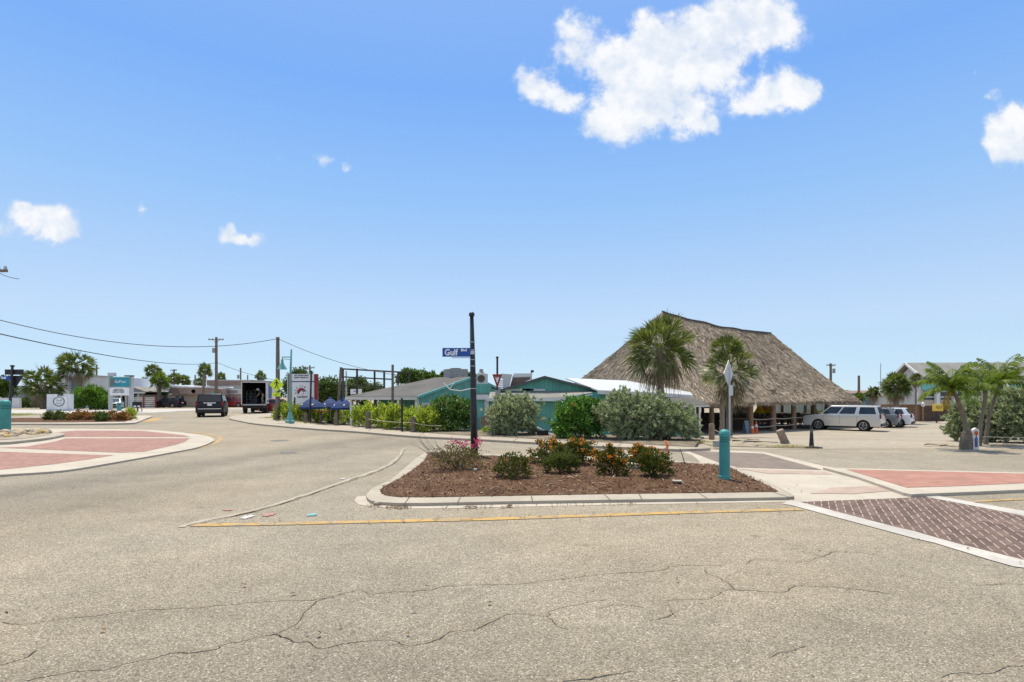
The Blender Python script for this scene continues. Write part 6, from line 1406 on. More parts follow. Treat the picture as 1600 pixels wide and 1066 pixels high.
for x_ in (1098, 1148): wb(pbx(MB(), x_, x_ + 1, 636, 664, 60.5, 0.08), 'post', 'galv', t2)
#%%PART4
# ------------------------------------------------------------------ vehicles (local +X is forward)
def arch(xc, r, zb, n=9):
    a0 = math.asin(max(-1, min(1, (zb - 0.36) / r)))
    return [(xc - r * math.cos(a0 + (PI - 2 * a0) * i / n), 0.36 + r * math.sin(a0 + (PI - 2 * a0) * i / n)) for i in range(n + 1)]
def wheel(t, x, y, r, w, side, spokes=5):
    b = MB(); b.lathe([(r * 0.66, -w / 2), (r * 0.92, -w / 2), (r, -w * 0.3), (r, w * 0.3), (r * 0.92, w / 2), (r * 0.66, w / 2)], 24, (0, 0, 0), axis='y')
    o = b.build('wheel', 'tyre', t, True, angle=0.6); o.location = (x, y, r)
    b = MB(); yo = side * (w / 2 - 0.015)
    b.lathe([(r * 0.67, yo - 0.02), (r * 0.67, yo + 0.02), (r * 0.6, yo + 0.02), (r * 0.58, yo - 0.02)], 24, axis='y')
    b.lathe([(0.07, yo - 0.03), (0.07, yo + 0.01), (0.001, yo + 0.02)], 12, axis='y')
    for i in range(spokes):
        a = 2 * PI * i / spokes + 0.3; c, s = math.cos(a), math.sin(a); b.beam((c * 0.05, yo - 0.01, s * 0.05), (c * r * 0.62, yo - 0.01, s * r * 0.62), 0.05, 0.10)
    b.build('rim', 'rim_alloy', o)
    MB().lathe([(r * 0.6, yo - 0.06), (r * 0.6, yo - 0.05), (0.001, yo - 0.05)], 20, axis='y').build('brake_disc', 'underbody', o)
def car(name, label, cat, loc, rz, top, cab, Wd, wb_, wr, paint, zb=0.3, side_win=((0.03, 0.34), (0.37, 0.64), (0.67, 0.96)), group=None, rails=False, lights=None, plate=True, suv=True, cabin_paint=None):
    # top: side outline of the lower body, from the front bottom corner over the bonnet to the rear bottom corner
    t = thing(name, label, cat, loc, rz, group); hw = Wd / 2; xr, xf = wb_
    poly = [(top[-1][0], zb)] + arch(xr, wr + 0.09, zb) + arch(xf, wr + 0.09, zb) + [(top[0][0], zb)] + list(top)
    b = MB(); b.prism([(x, -hw, z) for x, z in poly], (0, 0, 0), (0, Wd, 0)); bo = b.build('body', paint, t, True, 0.055, 3, angle=0.7)
    xfb, xrb, zc_, xft, xrt, zt = cab; ins, inb = hw - 0.17, hw - 0.035
    A = [Vector((xfb, -inb, zc_)), Vector((xrb, -inb, zc_)), Vector((xrt, -ins, zt)), Vector((xft, -ins, zt))]; Bm = [Vector((p.x, -p.y, p.z)) for p in A]
    b = MB(); b.add(A + Bm, [(0, 1, 2, 3), (7, 6, 5, 4), (0, 3, 7, 4), (1, 5, 6, 2), (3, 2, 6, 7), (0, 4, 5, 1)]); b.build('cabin', cabin_paint or paint, t, True, 0.05, 3, angle=0.7)
    def qd(nm, q, c, s0, s1, t0, t1, m, off=0.012):
        pt = lambda s, v: q[0].lerp(q[1], s).lerp(q[3].lerp(q[2], s), v)
        n = (q[1] - q[0]).cross(q[3] - q[0]).normalized()
        if n.dot(q[0] - c) < 0: n = -n
        P4 = [pt(s0, t0), pt(s1, t0), pt(s1, t1), pt(s0, t1)]; b = MB(); b.prism(P4, n * -0.02, n * off); return b.build(nm, m, t)
    cen = Vector(((xfb + xrb) / 2, 0, (zc_ + zt) / 2))
    for S_ in (A, Bm):
        for (a, c) in side_win: qd('window', S_, cen, a, c, 0.1, 0.84, 'dark_glass')
    qd('windshield', [A[0], Bm[0], Bm[3], A[3]], cen, 0.05, 0.95, 0.06, 0.92, 'blue_glass'); qd('rear_window', [A[1], Bm[1], Bm[2], A[2]], cen, 0.07, 0.93, 0.12, 0.86, 'black_glass')
    MB().box(xr - wr - 0.2, xf + wr + 0.2, -hw + 0.12, hw - 0.12, zb - 0.08, zb + 0.42).build('underbody', 'underbody', t)
    for x in (xr, xf):
        for s in (-1, 1): wheel(t, x, s * (hw - 0.14), wr, 0.26, s)
    fx, rx = max(p[0] for p in top), min(p[0] for p in top)
    zh, zt_ = lights or (0.85, 1.0)
    for s in (-1, 1):
        MB().box(fx - 0.28, fx - 0.015, s * (hw - 0.25) - 0.2, s * (hw - 0.25) + 0.2, zh - 0.09, zh + 0.09).build('headlight', 'lamp_clear', t, bevel=0.02)
        MB().box(rx - 0.012, rx + (0.1 if suv else 0.2), s * (hw - 0.09) - 0.1, s * (hw - 0.09) + 0.1, zt_ - (0.15 if suv else 0.08), zt_ + (0.17 if suv else 0.08)).build('tail_light', 'tail_red', t, bevel=0.02)
        MB().box(xfb - 0.55, xfb - 0.42, s * (hw + 0.09) - 0.1, s * (hw + 0.09) + 0.1, zc_ + 0.03, zc_ + 0.2).build('wing_mirror', 'plastic_black', t, bevel=0.02)
        for q in (0.36, 0.66): xx = lerp(xfb, xrb, q); MB().box(xx - 0.1, xx + 0.1, s * (hw - 0.01) - 0.02, s * (hw - 0.01) + 0.02, zc_ - 0.14, zc_ - 0.11).build('door_handle', paint, t)
        for q in (0.06, 0.345, 0.635): xx = lerp(xfb, xrb, q); MB().box(xx - 0.006, xx + 0.006, s * hw - 0.004, s * hw + 0.004, zb + 0.12, zc_ - 0.06).build('door_gap', 'underbody', t)
        if rails: MB().tube([(xft - 0.2, s * (ins - 0.08), zt - 0.02), (xft - 0.35, s * (ins - 0.08), zt + 0.05), (xrt + 0.35, s * (ins - 0.08), zt + 0.05), (xrt + 0.2, s * (ins - 0.08), zt - 0.02)], 0.02, 6).build('roof_rail', 'plastic_black', t)
    MB().box(rx - 0.05, rx + 0.2, -hw + 0.08, hw - 0.08, zb + 0.02, zb + 0.22).build('rear_bumper', 'plastic_black', t, bevel=0.03); MB().box(fx - 0.2, fx + 0.04, -hw + 0.1, hw - 0.1, zb + 0.02, zb + 0.2).build('front_bumper', 'plastic_black', t, bevel=0.03)
    MB().box(fx - 0.1, fx + 0.012, -0.5, 0.5, zh - 0.18, zh + 0.08).build('grille', 'plastic_black', t)
    if plate: MB().box(rx - 0.022, rx + 0.02, -0.16, 0.16, zt_ - 0.16, zt_ + 0.0).build('number_plate', 'sign_white', t)
    return t
SUVB = [(2.78, 0.32), (2.84, 0.6), (2.80, 1.0), (2.66, 1.10), (2.1, 1.17), (1.42, 1.20), (-2.66, 1.24), (-2.8, 1.16), (-2.84, 0.7), (-2.78, 0.32)]
# pale silver long vehicle parked in the lot
r0_ = at(1344.5, 674.2); hd = Vector((-0.74, 0.673, 0)); rz = math.atan2(hd.y, hd.x)
c = r0_ + hd * 1.62 - Vector((-hd.y, hd.x, 0)) * 0.85
SUB = car('parked_car', 'long silver sport utility car parked beside the thatched hut', 'car', (c.x, c.y, terr(c.x, c.y)), rz, SUVB, (1.55, -2.74, 1.2, 0.72, -2.5, 1.88), 2.04, (-1.62, 1.68), 0.41, 'car_silver', 0.36, ((0.02, 0.29), (0.32, 0.59), (0.66, 0.95)), 'cars parked at the hut', True, (0.95, 1.1))
SHORT = [(2.26, 0.32), (2.32, 0.6), (2.26, 0.86), (2.0, 0.98), (1.2, 1.06), (-2.1, 1.14), (-2.26, 1.05), (-2.3, 0.6), (-2.24, 0.32)]
hd2 = Vector((-0.74, 0.67, 0)); rz2 = math.atan2(hd2.y, hd2.x)
def parkcar(px_, yb, label, paint, rzz, **k):
    g = at(px_, yb); return car('parked_car', label, 'car', (g.x, g.y, terr(g.x, g.y)), rzz, SHORT, (1.35, -2.15, 1.05, 0.45, -1.75, 1.66), 1.86, (-1.36, 1.4), 0.36, paint, 0.28, ((0.03, 0.36), (0.39, 0.66), (0.69, 0.9)), 'cars parked at the hut', True, (0.78, 0.98), **k)
parkcar(1357, 667.2, 'grey car squeezed between the silver car and the white one', 'car_grey', rz2)
parkcar(1378, 666.2, 'white sport utility car with red tail lights beyond the silver car', 'car_white', rz2)
SUB.scale = (0.94, 1, 1.03); SUB.location.x += 0.35
# dark vehicle driving away on the left road
g = at(306, 652.3); rzd = math.atan2(1, -0.42)
DK = car('dark_car', 'dark navy sport utility car driving away with a silver tailgate strip', 'car', (g.x, g.y + 2.6, g.z), rzd, [(2.5, 0.34), (2.56, 0.6), (2.52, 1.0), (2.4, 1.10), (1.9, 1.16), (1.3, 1.18), (-2.42, 1.22), (-2.54, 1.1), (-2.56, 0.7), (-2.5, 0.34)], (1.4, -2.48, 1.18, 0.62, -2.25, 1.9), 2.04, (-1.42, 1.5), 0.41, 'car_navy', 0.38, ((0.02, 0.3), (0.33, 0.6), (0.66, 0.95)), None, True, (0.95, 1.1))
MB().box(-2.60, -2.55, -0.45, 0.45, 1.14, 1.2).build('tailgate_strip', 'chrome', DK); MB().box(-2.63, -2.5, -0.85, 0.85, 0.66, 0.71).build('bumper_strip', 'chrome', DK)
SED = [(2.2, 0.25), (2.27, 0.5), (2.15, 0.74), (1.2, 0.92), (-1.5, 0.98), (-2.2, 0.95), (-2.28, 0.6), (-2.22, 0.25)]
def sedan(px_, yb, label, paint, rzz, wag=False):
    g = at(px_, yb); return car('parked_car', label, 'car', (g.x, g.y, g.z), rzz, SED, (1.15, -1.9 if not wag else -2.15, 0.94, 0.3, -1.0 if not wag else -1.8, 1.46), 1.8, (-1.3, 1.36), 0.33, paint, 0.24, ((0.06, 0.42), (0.46, 0.8)) if not wag else ((0.06, 0.36), (0.39, 0.66), (0.69, 0.93)), 'cars parked by the far shops', False, (0.68, 0.82), suv=False)
sedan(263, 637.2, 'black estate car parked side on before the tan shop', 'car_black', PI - 0.1, True); sedan(362, 636.4, 'red saloon parked under the shop sign lettering', 'car_red', PI + 0.1); sedan(333, 636.8, 'red car half hidden behind the tall wooden pole', 'car_red', PI - 0.5)
g = W(178, 76); car('parked_car', 'small white car parked beneath the motel sign board', 'car', g, -PI / 2 + 0.5, SED, (1.15, -1.9, 0.94, 0.3, -1.0, 1.46), 1.8, (-1.3, 1.36), 0.33, 'car_white', 0.24, ((0.06, 0.42), (0.46, 0.8)), 'cars parked by the far shops', False, (0.68, 0.82), suv=False)
g = W(436, 60); car('parked_car', 'dark red car mostly hidden behind the crossing sign pole', 'car', g, 0.3, SED, (1.15, -1.9, 0.94, 0.3, -1.0, 1.46), 1.8, (-1.3, 1.36), 0.33, 'car_red', 0.24, ((0.06, 0.42), (0.46, 0.8)), 'cars parked by the far shops', False, (0.68, 0.82), suv=False)
# box truck with an open back
g = at(397, 646.2); rzt = math.atan2(1, -0.30); TR = thing('box_truck', 'delivery box truck with its back open and blue panels on its side', 'truck', (g.x - 0.0, g.y, g.z), rzt)
Lb, Wb_, z0, z1 = 4.6, 2.3, 0.95, 3.15
b = MB(); b.box(0, Lb, -Wb_ / 2, -Wb_ / 2 + 0.05, z0, z1); b.box(0, Lb, Wb_ / 2 - 0.05, Wb_ / 2, z0, z1); b.box(0, Lb, -Wb_ / 2 + 0.05, Wb_ / 2 - 0.05, z1 - 0.05, z1); b.box(Lb - 0.05, Lb, -Wb_ / 2 + 0.05, Wb_ / 2 - 0.05, z0, z1 - 0.05); b.build('cargo_box', 'truck_white', TR)
b = MB(); b.box(0.02, Lb - 0.06, -Wb_ / 2 + 0.052, -Wb_ / 2 + 0.06, z0, z1 - 0.06); b.box(0.02, Lb - 0.06, Wb_ / 2 - 0.06, Wb_ / 2 - 0.052, z0, z1 - 0.06); b.box(0.02, Lb - 0.06, -Wb_ / 2 + 0.06, Wb_ / 2 - 0.06, z1 - 0.06, z1 - 0.052); b.box(Lb - 0.07, Lb - 0.06, -Wb_ / 2 + 0.06, Wb_ / 2 - 0.06, z0, z1 - 0.06); b.build('interior_lining', 'truck_dark', TR)
MB().box(0, Lb, -Wb_ / 2 + 0.05, Wb_ / 2 - 0.05, z0 - 0.08, z0).build('cargo_floor', 'truck_dark', TR)
b = MB(); b.box(-0.04, 0.0, -Wb_ / 2 - 0.01, -Wb_ / 2 + 0.07, z0 - 0.1, z1); b.box(-0.04, 0, Wb_ / 2 - 0.06, Wb_ / 2 + 0.01, z0 - 0.1, z1); b.box(-0.04, 0, -Wb_ / 2 + 0.07, Wb_ / 2 - 0.06, z1 - 0.08, z1 + 0.01); b.build('door_frame', 'off_white', TR)
MB().box(-0.55, 0.0, -Wb_ / 2 - 0.02, Wb_ / 2 - 0.2, z0 - 0.14, z0 - 0.02).build('tail_lift', 'galv', TR, bevel=0.01)
MB().box(-0.1, 0.05, -Wb_ / 2 + 0.1, Wb_ / 2 - 0.1, z0 - 0.45, z0 - 0.2).build('rear_beam', 'plastic_black', TR)
b = MB(); b.box(1.5, 2.9, -Wb_ / 2 - 0.006, -Wb_ / 2 - 0.002, z0 + 0.55, z1 - 0.1); b.box(3.1, 4.4, -Wb_ / 2 - 0.006, -Wb_ / 2 - 0.002, z0 + 0.3, z1 - 0.1); b.build('blue_panel', 'truck_blue', TR)
MB().box(0.3, Lb - 0.2, -Wb_ / 2 - 0.007, -Wb_ / 2 - 0.002, z0 + 0.2, z0 + 0.34).build('side_stripe', 'sign_red', TR); MB().box(0.2, Lb, -Wb_ / 2 + 0.1, Wb_ / 2 - 0.1, 0.5, z0 - 0.09).build('chassis', 'underbody', TR)
cabp = [(Lb + 0.1, 0.45), (Lb + 0.1, 2.3), (Lb + 0.9, 2.35), (Lb + 1.4, 1.6), (Lb + 2.2, 1.45), (Lb + 2.35, 0.9), (Lb + 2.3, 0.45)]
b = MB(); b.prism([(x, -1.0, z) for x, z in cabp], (0, 0, 0), (0, 2.0, 0)); cb = b.build('cab', 'sign_blue', TR, True, 0.06, angle=0.7)
MB().prism([(Lb + 0.35, -1.012, 1.6), (Lb + 0.35, -1.012, 2.2), (Lb + 0.85, -1.012, 2.2), (Lb + 1.25, -1.012, 1.6)], (0, 0, 0), (0, 0.02, 0)).build('window', 'dark_glass', cb)
for x, s in ((1.0, -1), (1.0, 1), (Lb + 1.5, -1), (Lb + 1.5, 1)): wheel(TR, x, s * (Wb_ / 2 - 0.2), 0.43, 0.34, s, 6)
for s in (-1, 1): MB().box(-0.13, -0.05, s * 0.95 - 0.1, s * 0.95 + 0.1, z0 - 0.35, z0 - 0.25).build('tail_light', 'tail_red', TR)
mw = TR.matrix_world.copy(); bpy.context.view_layer.update(); mw = TR.matrix_world.copy()
def truckpt(x, y, z): return mw @ Vector((x, y, z))
def trolley(x, y, label):
    p = truckpt(x, y, z0); t = thing('hand_truck', label, 'hand truck', p, rzt, 'hand trucks inside the open truck'); b = MB(); b.tube([(0, -0.16, 0.1), (0, -0.16, 1.3), (0, 0, 1.42), (0, 0.16, 1.3), (0, 0.16, 0.1)], 0.025, 6)
    for z in (0.4, 0.7, 1.0): b.tube([(0, -0.16, z), (0, 0.16, z)], 0.02, 6)
    b.build('frame', 'galv', t); MB().box(-0.22, 0, -0.2, 0.2, 0.08, 0.1).build('toe_plate', 'galv', t)
    for s in (-1, 1): MB().lathe([(0.1, -0.03), (0.1, 0.03), (0.001, 0.03)], 12, (0.05, s * 0.22, 0.1), axis='y').build('wheel', 'tyre', t)
trolley(1.6, 0.75, 'pale metal hand truck standing leftmost inside the open truck'); trolley(1.8, 0.3, 'pale metal hand truck standing nearer the middle of the open truck')
p = truckpt(0.9, 0.0, z0); b = MB(); b.box(-0.3, 0.3, -0.3, 0.3, 0, 0.55); o = b.build('carton', 'cloth_dark', None, bevel=0.02); o.location = p; tag(o, 'dark carton on the truck floor beside the bending person', 'carton')
# person bending inside the truck
def skin_obj(name, verts, edges, radii, m, parent, sub=2):
    me = bpy.data.meshes.new(name); me.from_pydata([Vector(v) for v in verts], edges, []); o = bpy.data.objects.new(name, me); COL.objects.link(o)
    sk = o.modifiers.new('skin', 'SKIN'); sk.use_smooth_shade = True
    for i, r in enumerate(radii): me.skin_vertices[0].data[i].radius = (r, r) if not isinstance(r, tuple) else r
    me.skin_vertices[0].data[0].use_root = True
    s = o.modifiers.new('sub', 'SUBSURF'); s.levels = s.render_levels = sub; me.materials.append(MATS[m]); o.parent = parent; return o
p = truckpt(0.75, -0.62, z0); PE = thing('person', 'person in a white sun hat and dark shirt bending over inside the open truck', 'person', p, rzt)
# faces left (+Y local), bent at the hip
vs = [(0, -0.15, 0.88), (0, -0.02, 1.08), (0, 0.16, 1.26), (0, 0.24, 1.33), (0, 0.33, 1.37), (0, 0.40, 1.36),
      (-0.10, -0.15, 0.84), (-0.11, -0.02, 0.46), (-0.11, -0.13, 0.08), (-0.11, 0.05, 0.03), (0.10, -0.15, 0.84), (0.12, -0.08, 0.46), (0.12, -0.2, 0.08), (0.12, -0.02, 0.03),
      (-0.19, 0.15, 1.24), (-0.22, 0.26, 0.98), (-0.18, 0.42, 0.80), (-0.17, 0.46, 0.75), (0.19, 0.15, 1.24), (0.22, 0.27, 0.98), (0.18, 0.42, 0.82), (0.17, 0.46, 0.77)]
ed = [(0, 1), (1, 2), (2, 3), (3, 4), (4, 5), (0, 6), (6, 7), (7, 8), (8, 9), (0, 10), (10, 11), (11, 12), (12, 13), (2, 14), (14, 15), (15, 16), (16, 17), (2, 18), (18, 19), (19, 20), (20, 21)]
ra = [0.14, 0.13, 0.13, 0.055, 0.095, 0.085, 0.085, 0.06, 0.045, 0.035, 0.085, 0.06, 0.045, 0.035, 0.055, 0.042, 0.03, 0.032, 0.055, 0.042, 0.03, 0.032]
for base_i, sx in ((17, -1), (21, 1)):
    for f in range(4):
        i0 = len(vs); bx = vs[base_i]; fx_ = (f - 1.5) * 0.022; L_ = (0.075, 0.085, 0.08, 0.062)[f]
        vs += [(bx[0] + fx_, bx[1] + 0.03, bx[2] - 0.03), (bx[0] + fx_ * 1.2, bx[1] + 0.03 + L_ * 0.4, bx[2] - 0.03 - L_ * 0.5), (bx[0] + fx_ * 1.2, bx[1] + 0.02 + L_ * 0.4, bx[2] - 0.03 - L_)]
        ed += [(base_i, i0), (i0, i0 + 1), (i0 + 1, i0 + 2)]; ra += [0.011, 0.009, 0.008]
    i0 = len(vs); vs += [(bx[0] - sx * 0.045, bx[1] + 0.01, bx[2] - 0.03), (bx[0] - sx * 0.05, bx[1] + 0.04, bx[2] - 0.06)]; ed += [(base_i, i0), (i0, i0 + 1)]; ra += [0.012, 0.009]
skin_obj('body', vs, ed, ra, 'skin', PE)
skin_obj('shirt', [(0, -0.13, 0.92), (0, -0.02, 1.08), (0, 0.16, 1.26), (0, 0.215, 1.31), (-0.19, 0.15, 1.24), (-0.215, 0.23, 1.06), (0.19, 0.15, 1.24), (0.215, 0.23, 1.06)], [(0, 1), (1, 2), (2, 3), (2, 4), (4, 5), (2, 6), (6, 7)], [0.165, 0.155, 0.155, 0.075, 0.08, 0.07, 0.08, 0.07], 'cloth_dark', PE)
skin_obj('trousers', [(0, -0.15, 0.88), (0, -0.13, 0.95), (-0.10, -0.15, 0.82), (-0.11, -0.02, 0.46), (-0.11, -0.12, 0.12), (0.10, -0.15, 0.82), (0.12, -0.08, 0.46), (0.12, -0.19, 0.12)], [(0, 1), (0, 2), (2, 3), (3, 4), (0, 5), (5, 6), (6, 7)], [0.155, 0.15, 0.105, 0.08, 0.07, 0.105, 0.08, 0.07], 'cloth_tan', PE)
hc = Vector((0, 0.37, 1.42)); b = MB(); b.lathe([(0.22, -0.03), (0.24, -0.05), (0.12, 0.02), (0.115, 0.10), (0.07, 0.14), (0.001, 0.145)], 16, hc); b.build('sun_hat', 'cap_white', PE, True)
b = MB(); b.lathe([(0.02, 0), (0.015, 0.02), (0.001, 0.025)], 8, (0, 0.475, 1.35)); b.build('nose', 'skin', PE)
b = MB()
for s in (-1, 1): b.lathe([(0.012, 0), (0.012, 0.01), (0.001, 0.012)], 8, (s * 0.035, 0.465, 1.37))
b.build('eyes', 'hair_dark', PE)

# ------------------------------------------------------------------ buildings on the left
def wwin(t, x0, x1, y0, y1, d, m='dark_glass', frame='off_white', nm='window'):
    f = wb(pbx(MB(), x0 - 0.5, x1 + 0.5, y0 - 0.5, y1 + 0.5, d - 0.06, 0.12), nm, frame, t); o = wb(pbx(MB(), x0, x1, y0, y1, d - 0.08, 0.05), 'pane', m, f); return f
d = 84; t = wt('white_motel', 'tall white stucco motel block with a grey blue corner pier', 'building', W(140, d))
q = [(92, 642), (176, 642), (176, 589), (150, 588), (131, 586.5), (92, 586)]
b = MB(); b.prism([P(a, c_, d) for a, c_ in q], (0, 0, 0), (0, 12, 0)); wb(b, 'wall', 'stucco_white', t)
wb(pbx(MB(), 90, 108, 575, 642, d - 1.2, 5), 'tower', 'stucco_white', t); wb(pbx(MB(), 108, 122, 590, 642, d - 0.8, 2), 'corner_pier', 'blue_grey', t)
b = MB(); b.beam(P(92, 586, d - 0.05), P(131, 586.5, d - 0.05), 0.2, 0.2); b.beam(P(131, 586.5, d - 0.05), P(176, 589, d - 0.05), 0.2, 0.2); wb(b, 'coping', 'stucco_grey', t)
d = 88; t = wt('low_motel', 'low grey walled motel wing with pale sheet roofs behind the shaggy palm', 'building', W(40, d))
wb(pbx(MB(), 8, 92, 607, 642, d, 8), 'wall', 'grey_boards', t); b = MB(); b.prism([P(a, c_, d - 0.8) for a, c_ in ((20, 608), (31, 602.5), (50, 602.5), (58, 606), (48, 612), (31, 611))], (0, 0, 0), (0, 3, 0)); wb(b, 'roof', 'white_metal_roof', t)
wb(pbx(MB(), -80, 30, 622, 641, d - 6, 0.4), 'low_wall', 'stucco_white', t); wwin(t, 60, 68, 615, 626, d, 'dark_glass')
d = 66; t = wt('wall_sign', 'white stepped wall sign with an oval emblem and script', 'sign', W(91, d))
k = d / F; q = [(73, 642), (110, 642), (110, 616), (99, 616), (99, 619.5), (84.5, 619.5), (84.5, 616), (73, 616)]
b = MB(); b.prism([P(a, c_, d) for a, c_ in q], (0, 0, 0), (0, 0.5, 0)); wl = wb(b, 'wall', 'stucco_white', t); wb(pbx(MB(), 84.6, 104, 619.5, 641, d - 0.08, 0.1), 'raised_panel', 'sign_white', t); wb(pbx(MB(), 72, 111, 640, 643, d - 0.2, 0.9), 'footing', 'stucco_grey', t)
c0 = P(93, 627.5, d); b = MB(); n = 28; o_ = [(c0.x + 8.4 * k * math.cos(2 * PI * i / n), d - 0.10, c0.z + 7 * k * math.sin(2 * PI * i / n)) for i in range(n + 1)]; b.tube(o_, 0.06, 6); wb(b, 'oval_ring', 'blue_grey', t)
text('Gulf', 0.36, 'lettering_navy', wl, (c0.x, d - 0.09, c0.z + 0.12), sx=1.1); text('Motel', 0.26, 'lettering_navy', wl, (c0.x, d - 0.09, c0.z - 0.2))
d = 70; t = wt('motel_sign', 'grey green sign frame with a teal picture panel over a letter board', 'sign', W(187, d)); k = d / F
for x_ in (171, 204.2): wb(pbx(MB(), x_ - 2.0, x_ + 2.0, 588, 641, d, 0.35), 'post', 'stucco_grey', t)
wb(pbx(MB(), 168, 177.5, 582.5, 588, d - 0.05, 0.5), 'post_cap', 'stucco_grey', t); wb(pbx(MB(), 194, 206, 586.5, 588.3, d - 0.05, 0.5), 'top_bar', 'plastic_black', t)
fr = wb(pbx(MB(), 170, 203, 589, 605, d - 0.12, 0.3), 'panel_frame', 'lamp_teal', t); pn = wb(pbx(MB(), 172.3, 201, 591, 603.8, d - 0.15, 0.05), 'picture_panel', 'sign_teal', fr); wb(pbx(MB(), 172.3, 177, 591.5, 603.6, d - 0.17, 0.04), 'brown_block', 'roof_brown', pn)
p_ = P(189.5, 596.5, d); text('Gulf Inn', 0.5, 'lettering_white', pn, (p_.x, d - 0.19, p_.z), sx=0.85)
lb_ = wb(pbx(MB(), 171.5, 201.5, 605.8, 618, d - 0.1, 0.25), 'letter_board', 'sign_white', t)
for i, s_ in enumerate(('OUR PLAZA', 'WEEKLY RATES', 'CALL IN TODAY')): p_ = P(186, 608.6 + 2.3 * i, d); text(s_, 0.2, 'lettering_black', lb_, (p_.x, d - 0.115, p_.z), bold=0.004)
d = 86; t = wt('motel_porch', 'white columned motel porch with dark doors under a low grey roof', 'building', W(195, d))
wb(pbx(MB(), 165, 224, 617, 640.5, d, 5), 'wall', 'stucco_pale', t); b = MB(); b.prism([P(a, c_, d - 1.5) for a, c_ in ((166, 611.5), (205, 604), (228, 612), (214, 613.5), (166, 614))], (0, 0, 0), (0, 6, 0)); wb(b, 'roof', 'grey_shingle', t)
wb(pbx(MB(), 166, 226, 612.6, 615, d - 1.7, 0.15), 'fascia', 'off_white', t)
for x_ in (183, 190.5): wb(pbx(MB(), x_, x_ + 3.6, 620, 640, d - 0.05, 0.1), 'door', 'plastic_black', t)
for x_ in (178.5, 188, 196, 200, 215): wb(pbx(MB(), x_, x_ + 1.5, 614.5, 641, d - 1.4, 0.2), 'column', 'white_paint', t)
wwin(t, 206, 212, 618, 632, d, 'blue_glass')
t = wt('garden_wall', 'low white garden wall with a pier left of the motel sign', 'wall', W(160, 78)); wb(pbx(MB(), 151, 157, 622, 640.5, 78, 0.5), 'pier', 'stucco_white', t); wb(pbx(MB(), 157, 171, 624, 640.5, 78.1, 0.3), 'wall', 'stucco_white', t); wb(pbx(MB(), 150.5, 157.5, 621.3, 622, 77.9, 0.7), 'pier_cap', 'stucco_grey', t)
wb(pbx(MB(), 165, 171, 611, 624, 78.2, 0.3), 'upper_wall', 'stucco_white', t)
def newsbox(px_, label):
    g = W(px_, 62); t = thing('newspaper_box', label, 'newspaper box', g, 0.3, 'newspaper boxes by the motel sign'); MB().box(-0.26, 0.26, -0.22, 0.22, 0.5, 1.12).build('case', 'car_navy', t, bevel=0.03); MB().box(-0.2, 0.2, -0.235, -0.215, 0.75, 1.02).build('door', 'car_black', t); MB().box(-0.12, 0.12, -0.245, -0.23, 0.56, 0.7).build('card', 'sign_white', t)
    for s in (-0.2, 0.2):
        for q in (-0.16, 0.16): MB().tube([(s, q, 0), (s, q, 0.5)], 0.025, 6).build('leg', 'plastic_black', t)
newsbox(212, 'navy newspaper box with a white card, left one of the two'); newsbox(218, 'navy newspaper box, right one of the two near the striped fence')
d = 92; t = wt('market_hall', 'long pale metal roofed hall with a dark green fascia band', 'building', W(250, d))
b = MB(); b.prism([P(a, c_, d - 1) for a, c_ in ((218, 612), (252, 601), (345, 607), (345, 613), (225, 613.5))], (0, 0, 0), (0, 10, 0)); wb(b, 'roof', 'white_metal_roof', t)
wb(pbx(MB(), 225, 262, 613, 618, d - 1.6, 0.4), 'fascia_band', 'sign_green', t); wb(pbx(MB(), 214, 265, 618, 641, d, 4), 'wall', 'stucco_pale', t); c0 = P(233, 615.6, d - 1.7); wb(MB().lathe([(0.25, 0), (0.001, 0)], 12, c0, axis='y'), 'round_badge', 'sign_white', t)
wwin(t, 216, 222, 615, 619, d, 'dark_glass')
d = 84; t = wt('striped_fence', 'white slatted fence on red posts by the bright green palm', 'fence', W(230, d))
for x_ in (224, 242.5): wb(pbx(MB(), x_ - 0.7, x_ + 0.9, 619, 640.5, d - 0.1, 0.15), 'post', 'sign_red', t)
for i in range(6): wb(pbx(MB(), 208, 243, 621 + i * 3.0, 622.8 + i * 3.0, d, 0.05), 'slat', 'off_white', t)
d = 88; t = wt('tan_shop', 'tan shop with a pinkish mansard roof and small dark windows', 'building', W(305, d))
wb(pbx(MB(), 262, 335, 616, 640.5, d, 8), 'wall', 'stucco_tan', t); b = MB(); b.prism([P(a, c_, d - 0.8) for a, c_ in ((262, 615.5), (266, 605.5), (346, 607.5), (348, 617.5), (300, 616.5))], (0, 0, 0), (0, 1.5, 0)); wb(b, 'mansard_roof', 'pink_shingle', t)
b = MB(); b.prism([P(a, c_, d - 0.95) for a, c_ in ((262, 615), (266, 606), (277, 606), (280, 615))], (0, 0, 0), (0, 0.1, 0)); wb(b, 'roof_end', 'roof_brown', t)
wb(pbx(MB(), 262, 350, 604.0, 606, d - 0.2, 3), 'parapet', 'white_paint', t)
for a, b__ in ((274, 280), (282.5, 287.5), (326, 334)): wwin(t, a, b__, 618.5, 624, d)
b = MB(); b.lathe([(0.3, 0), (0.22, 0)], 14, P(302, 611.5, d - 0.95), axis='y'); wb(b, 'round_badge', 'lettering_navy', t)
d = 95; t = wt('flat_roof_store', 'white store with a brown flat roof band and cafe lettering', 'building', W(355, d))
wb(pbx(MB(), 323, 392, 601, 641, d, 10), 'wall', 'stucco_white', t); wb(pbx(MB(), 323, 392, 594.5, 602, d - 0.8, 11), 'roof_band', 'roof_brown', t); wb(pbx(MB(), 322.5, 392.5, 593.6, 594.6, d - 0.9, 11.2), 'roof_edge', 'stucco_grey', t)
d = 90; t = wt('corner_cafe', 'tan corner cafe with a long white lettered sign above dark windows', 'building', W(362, d))
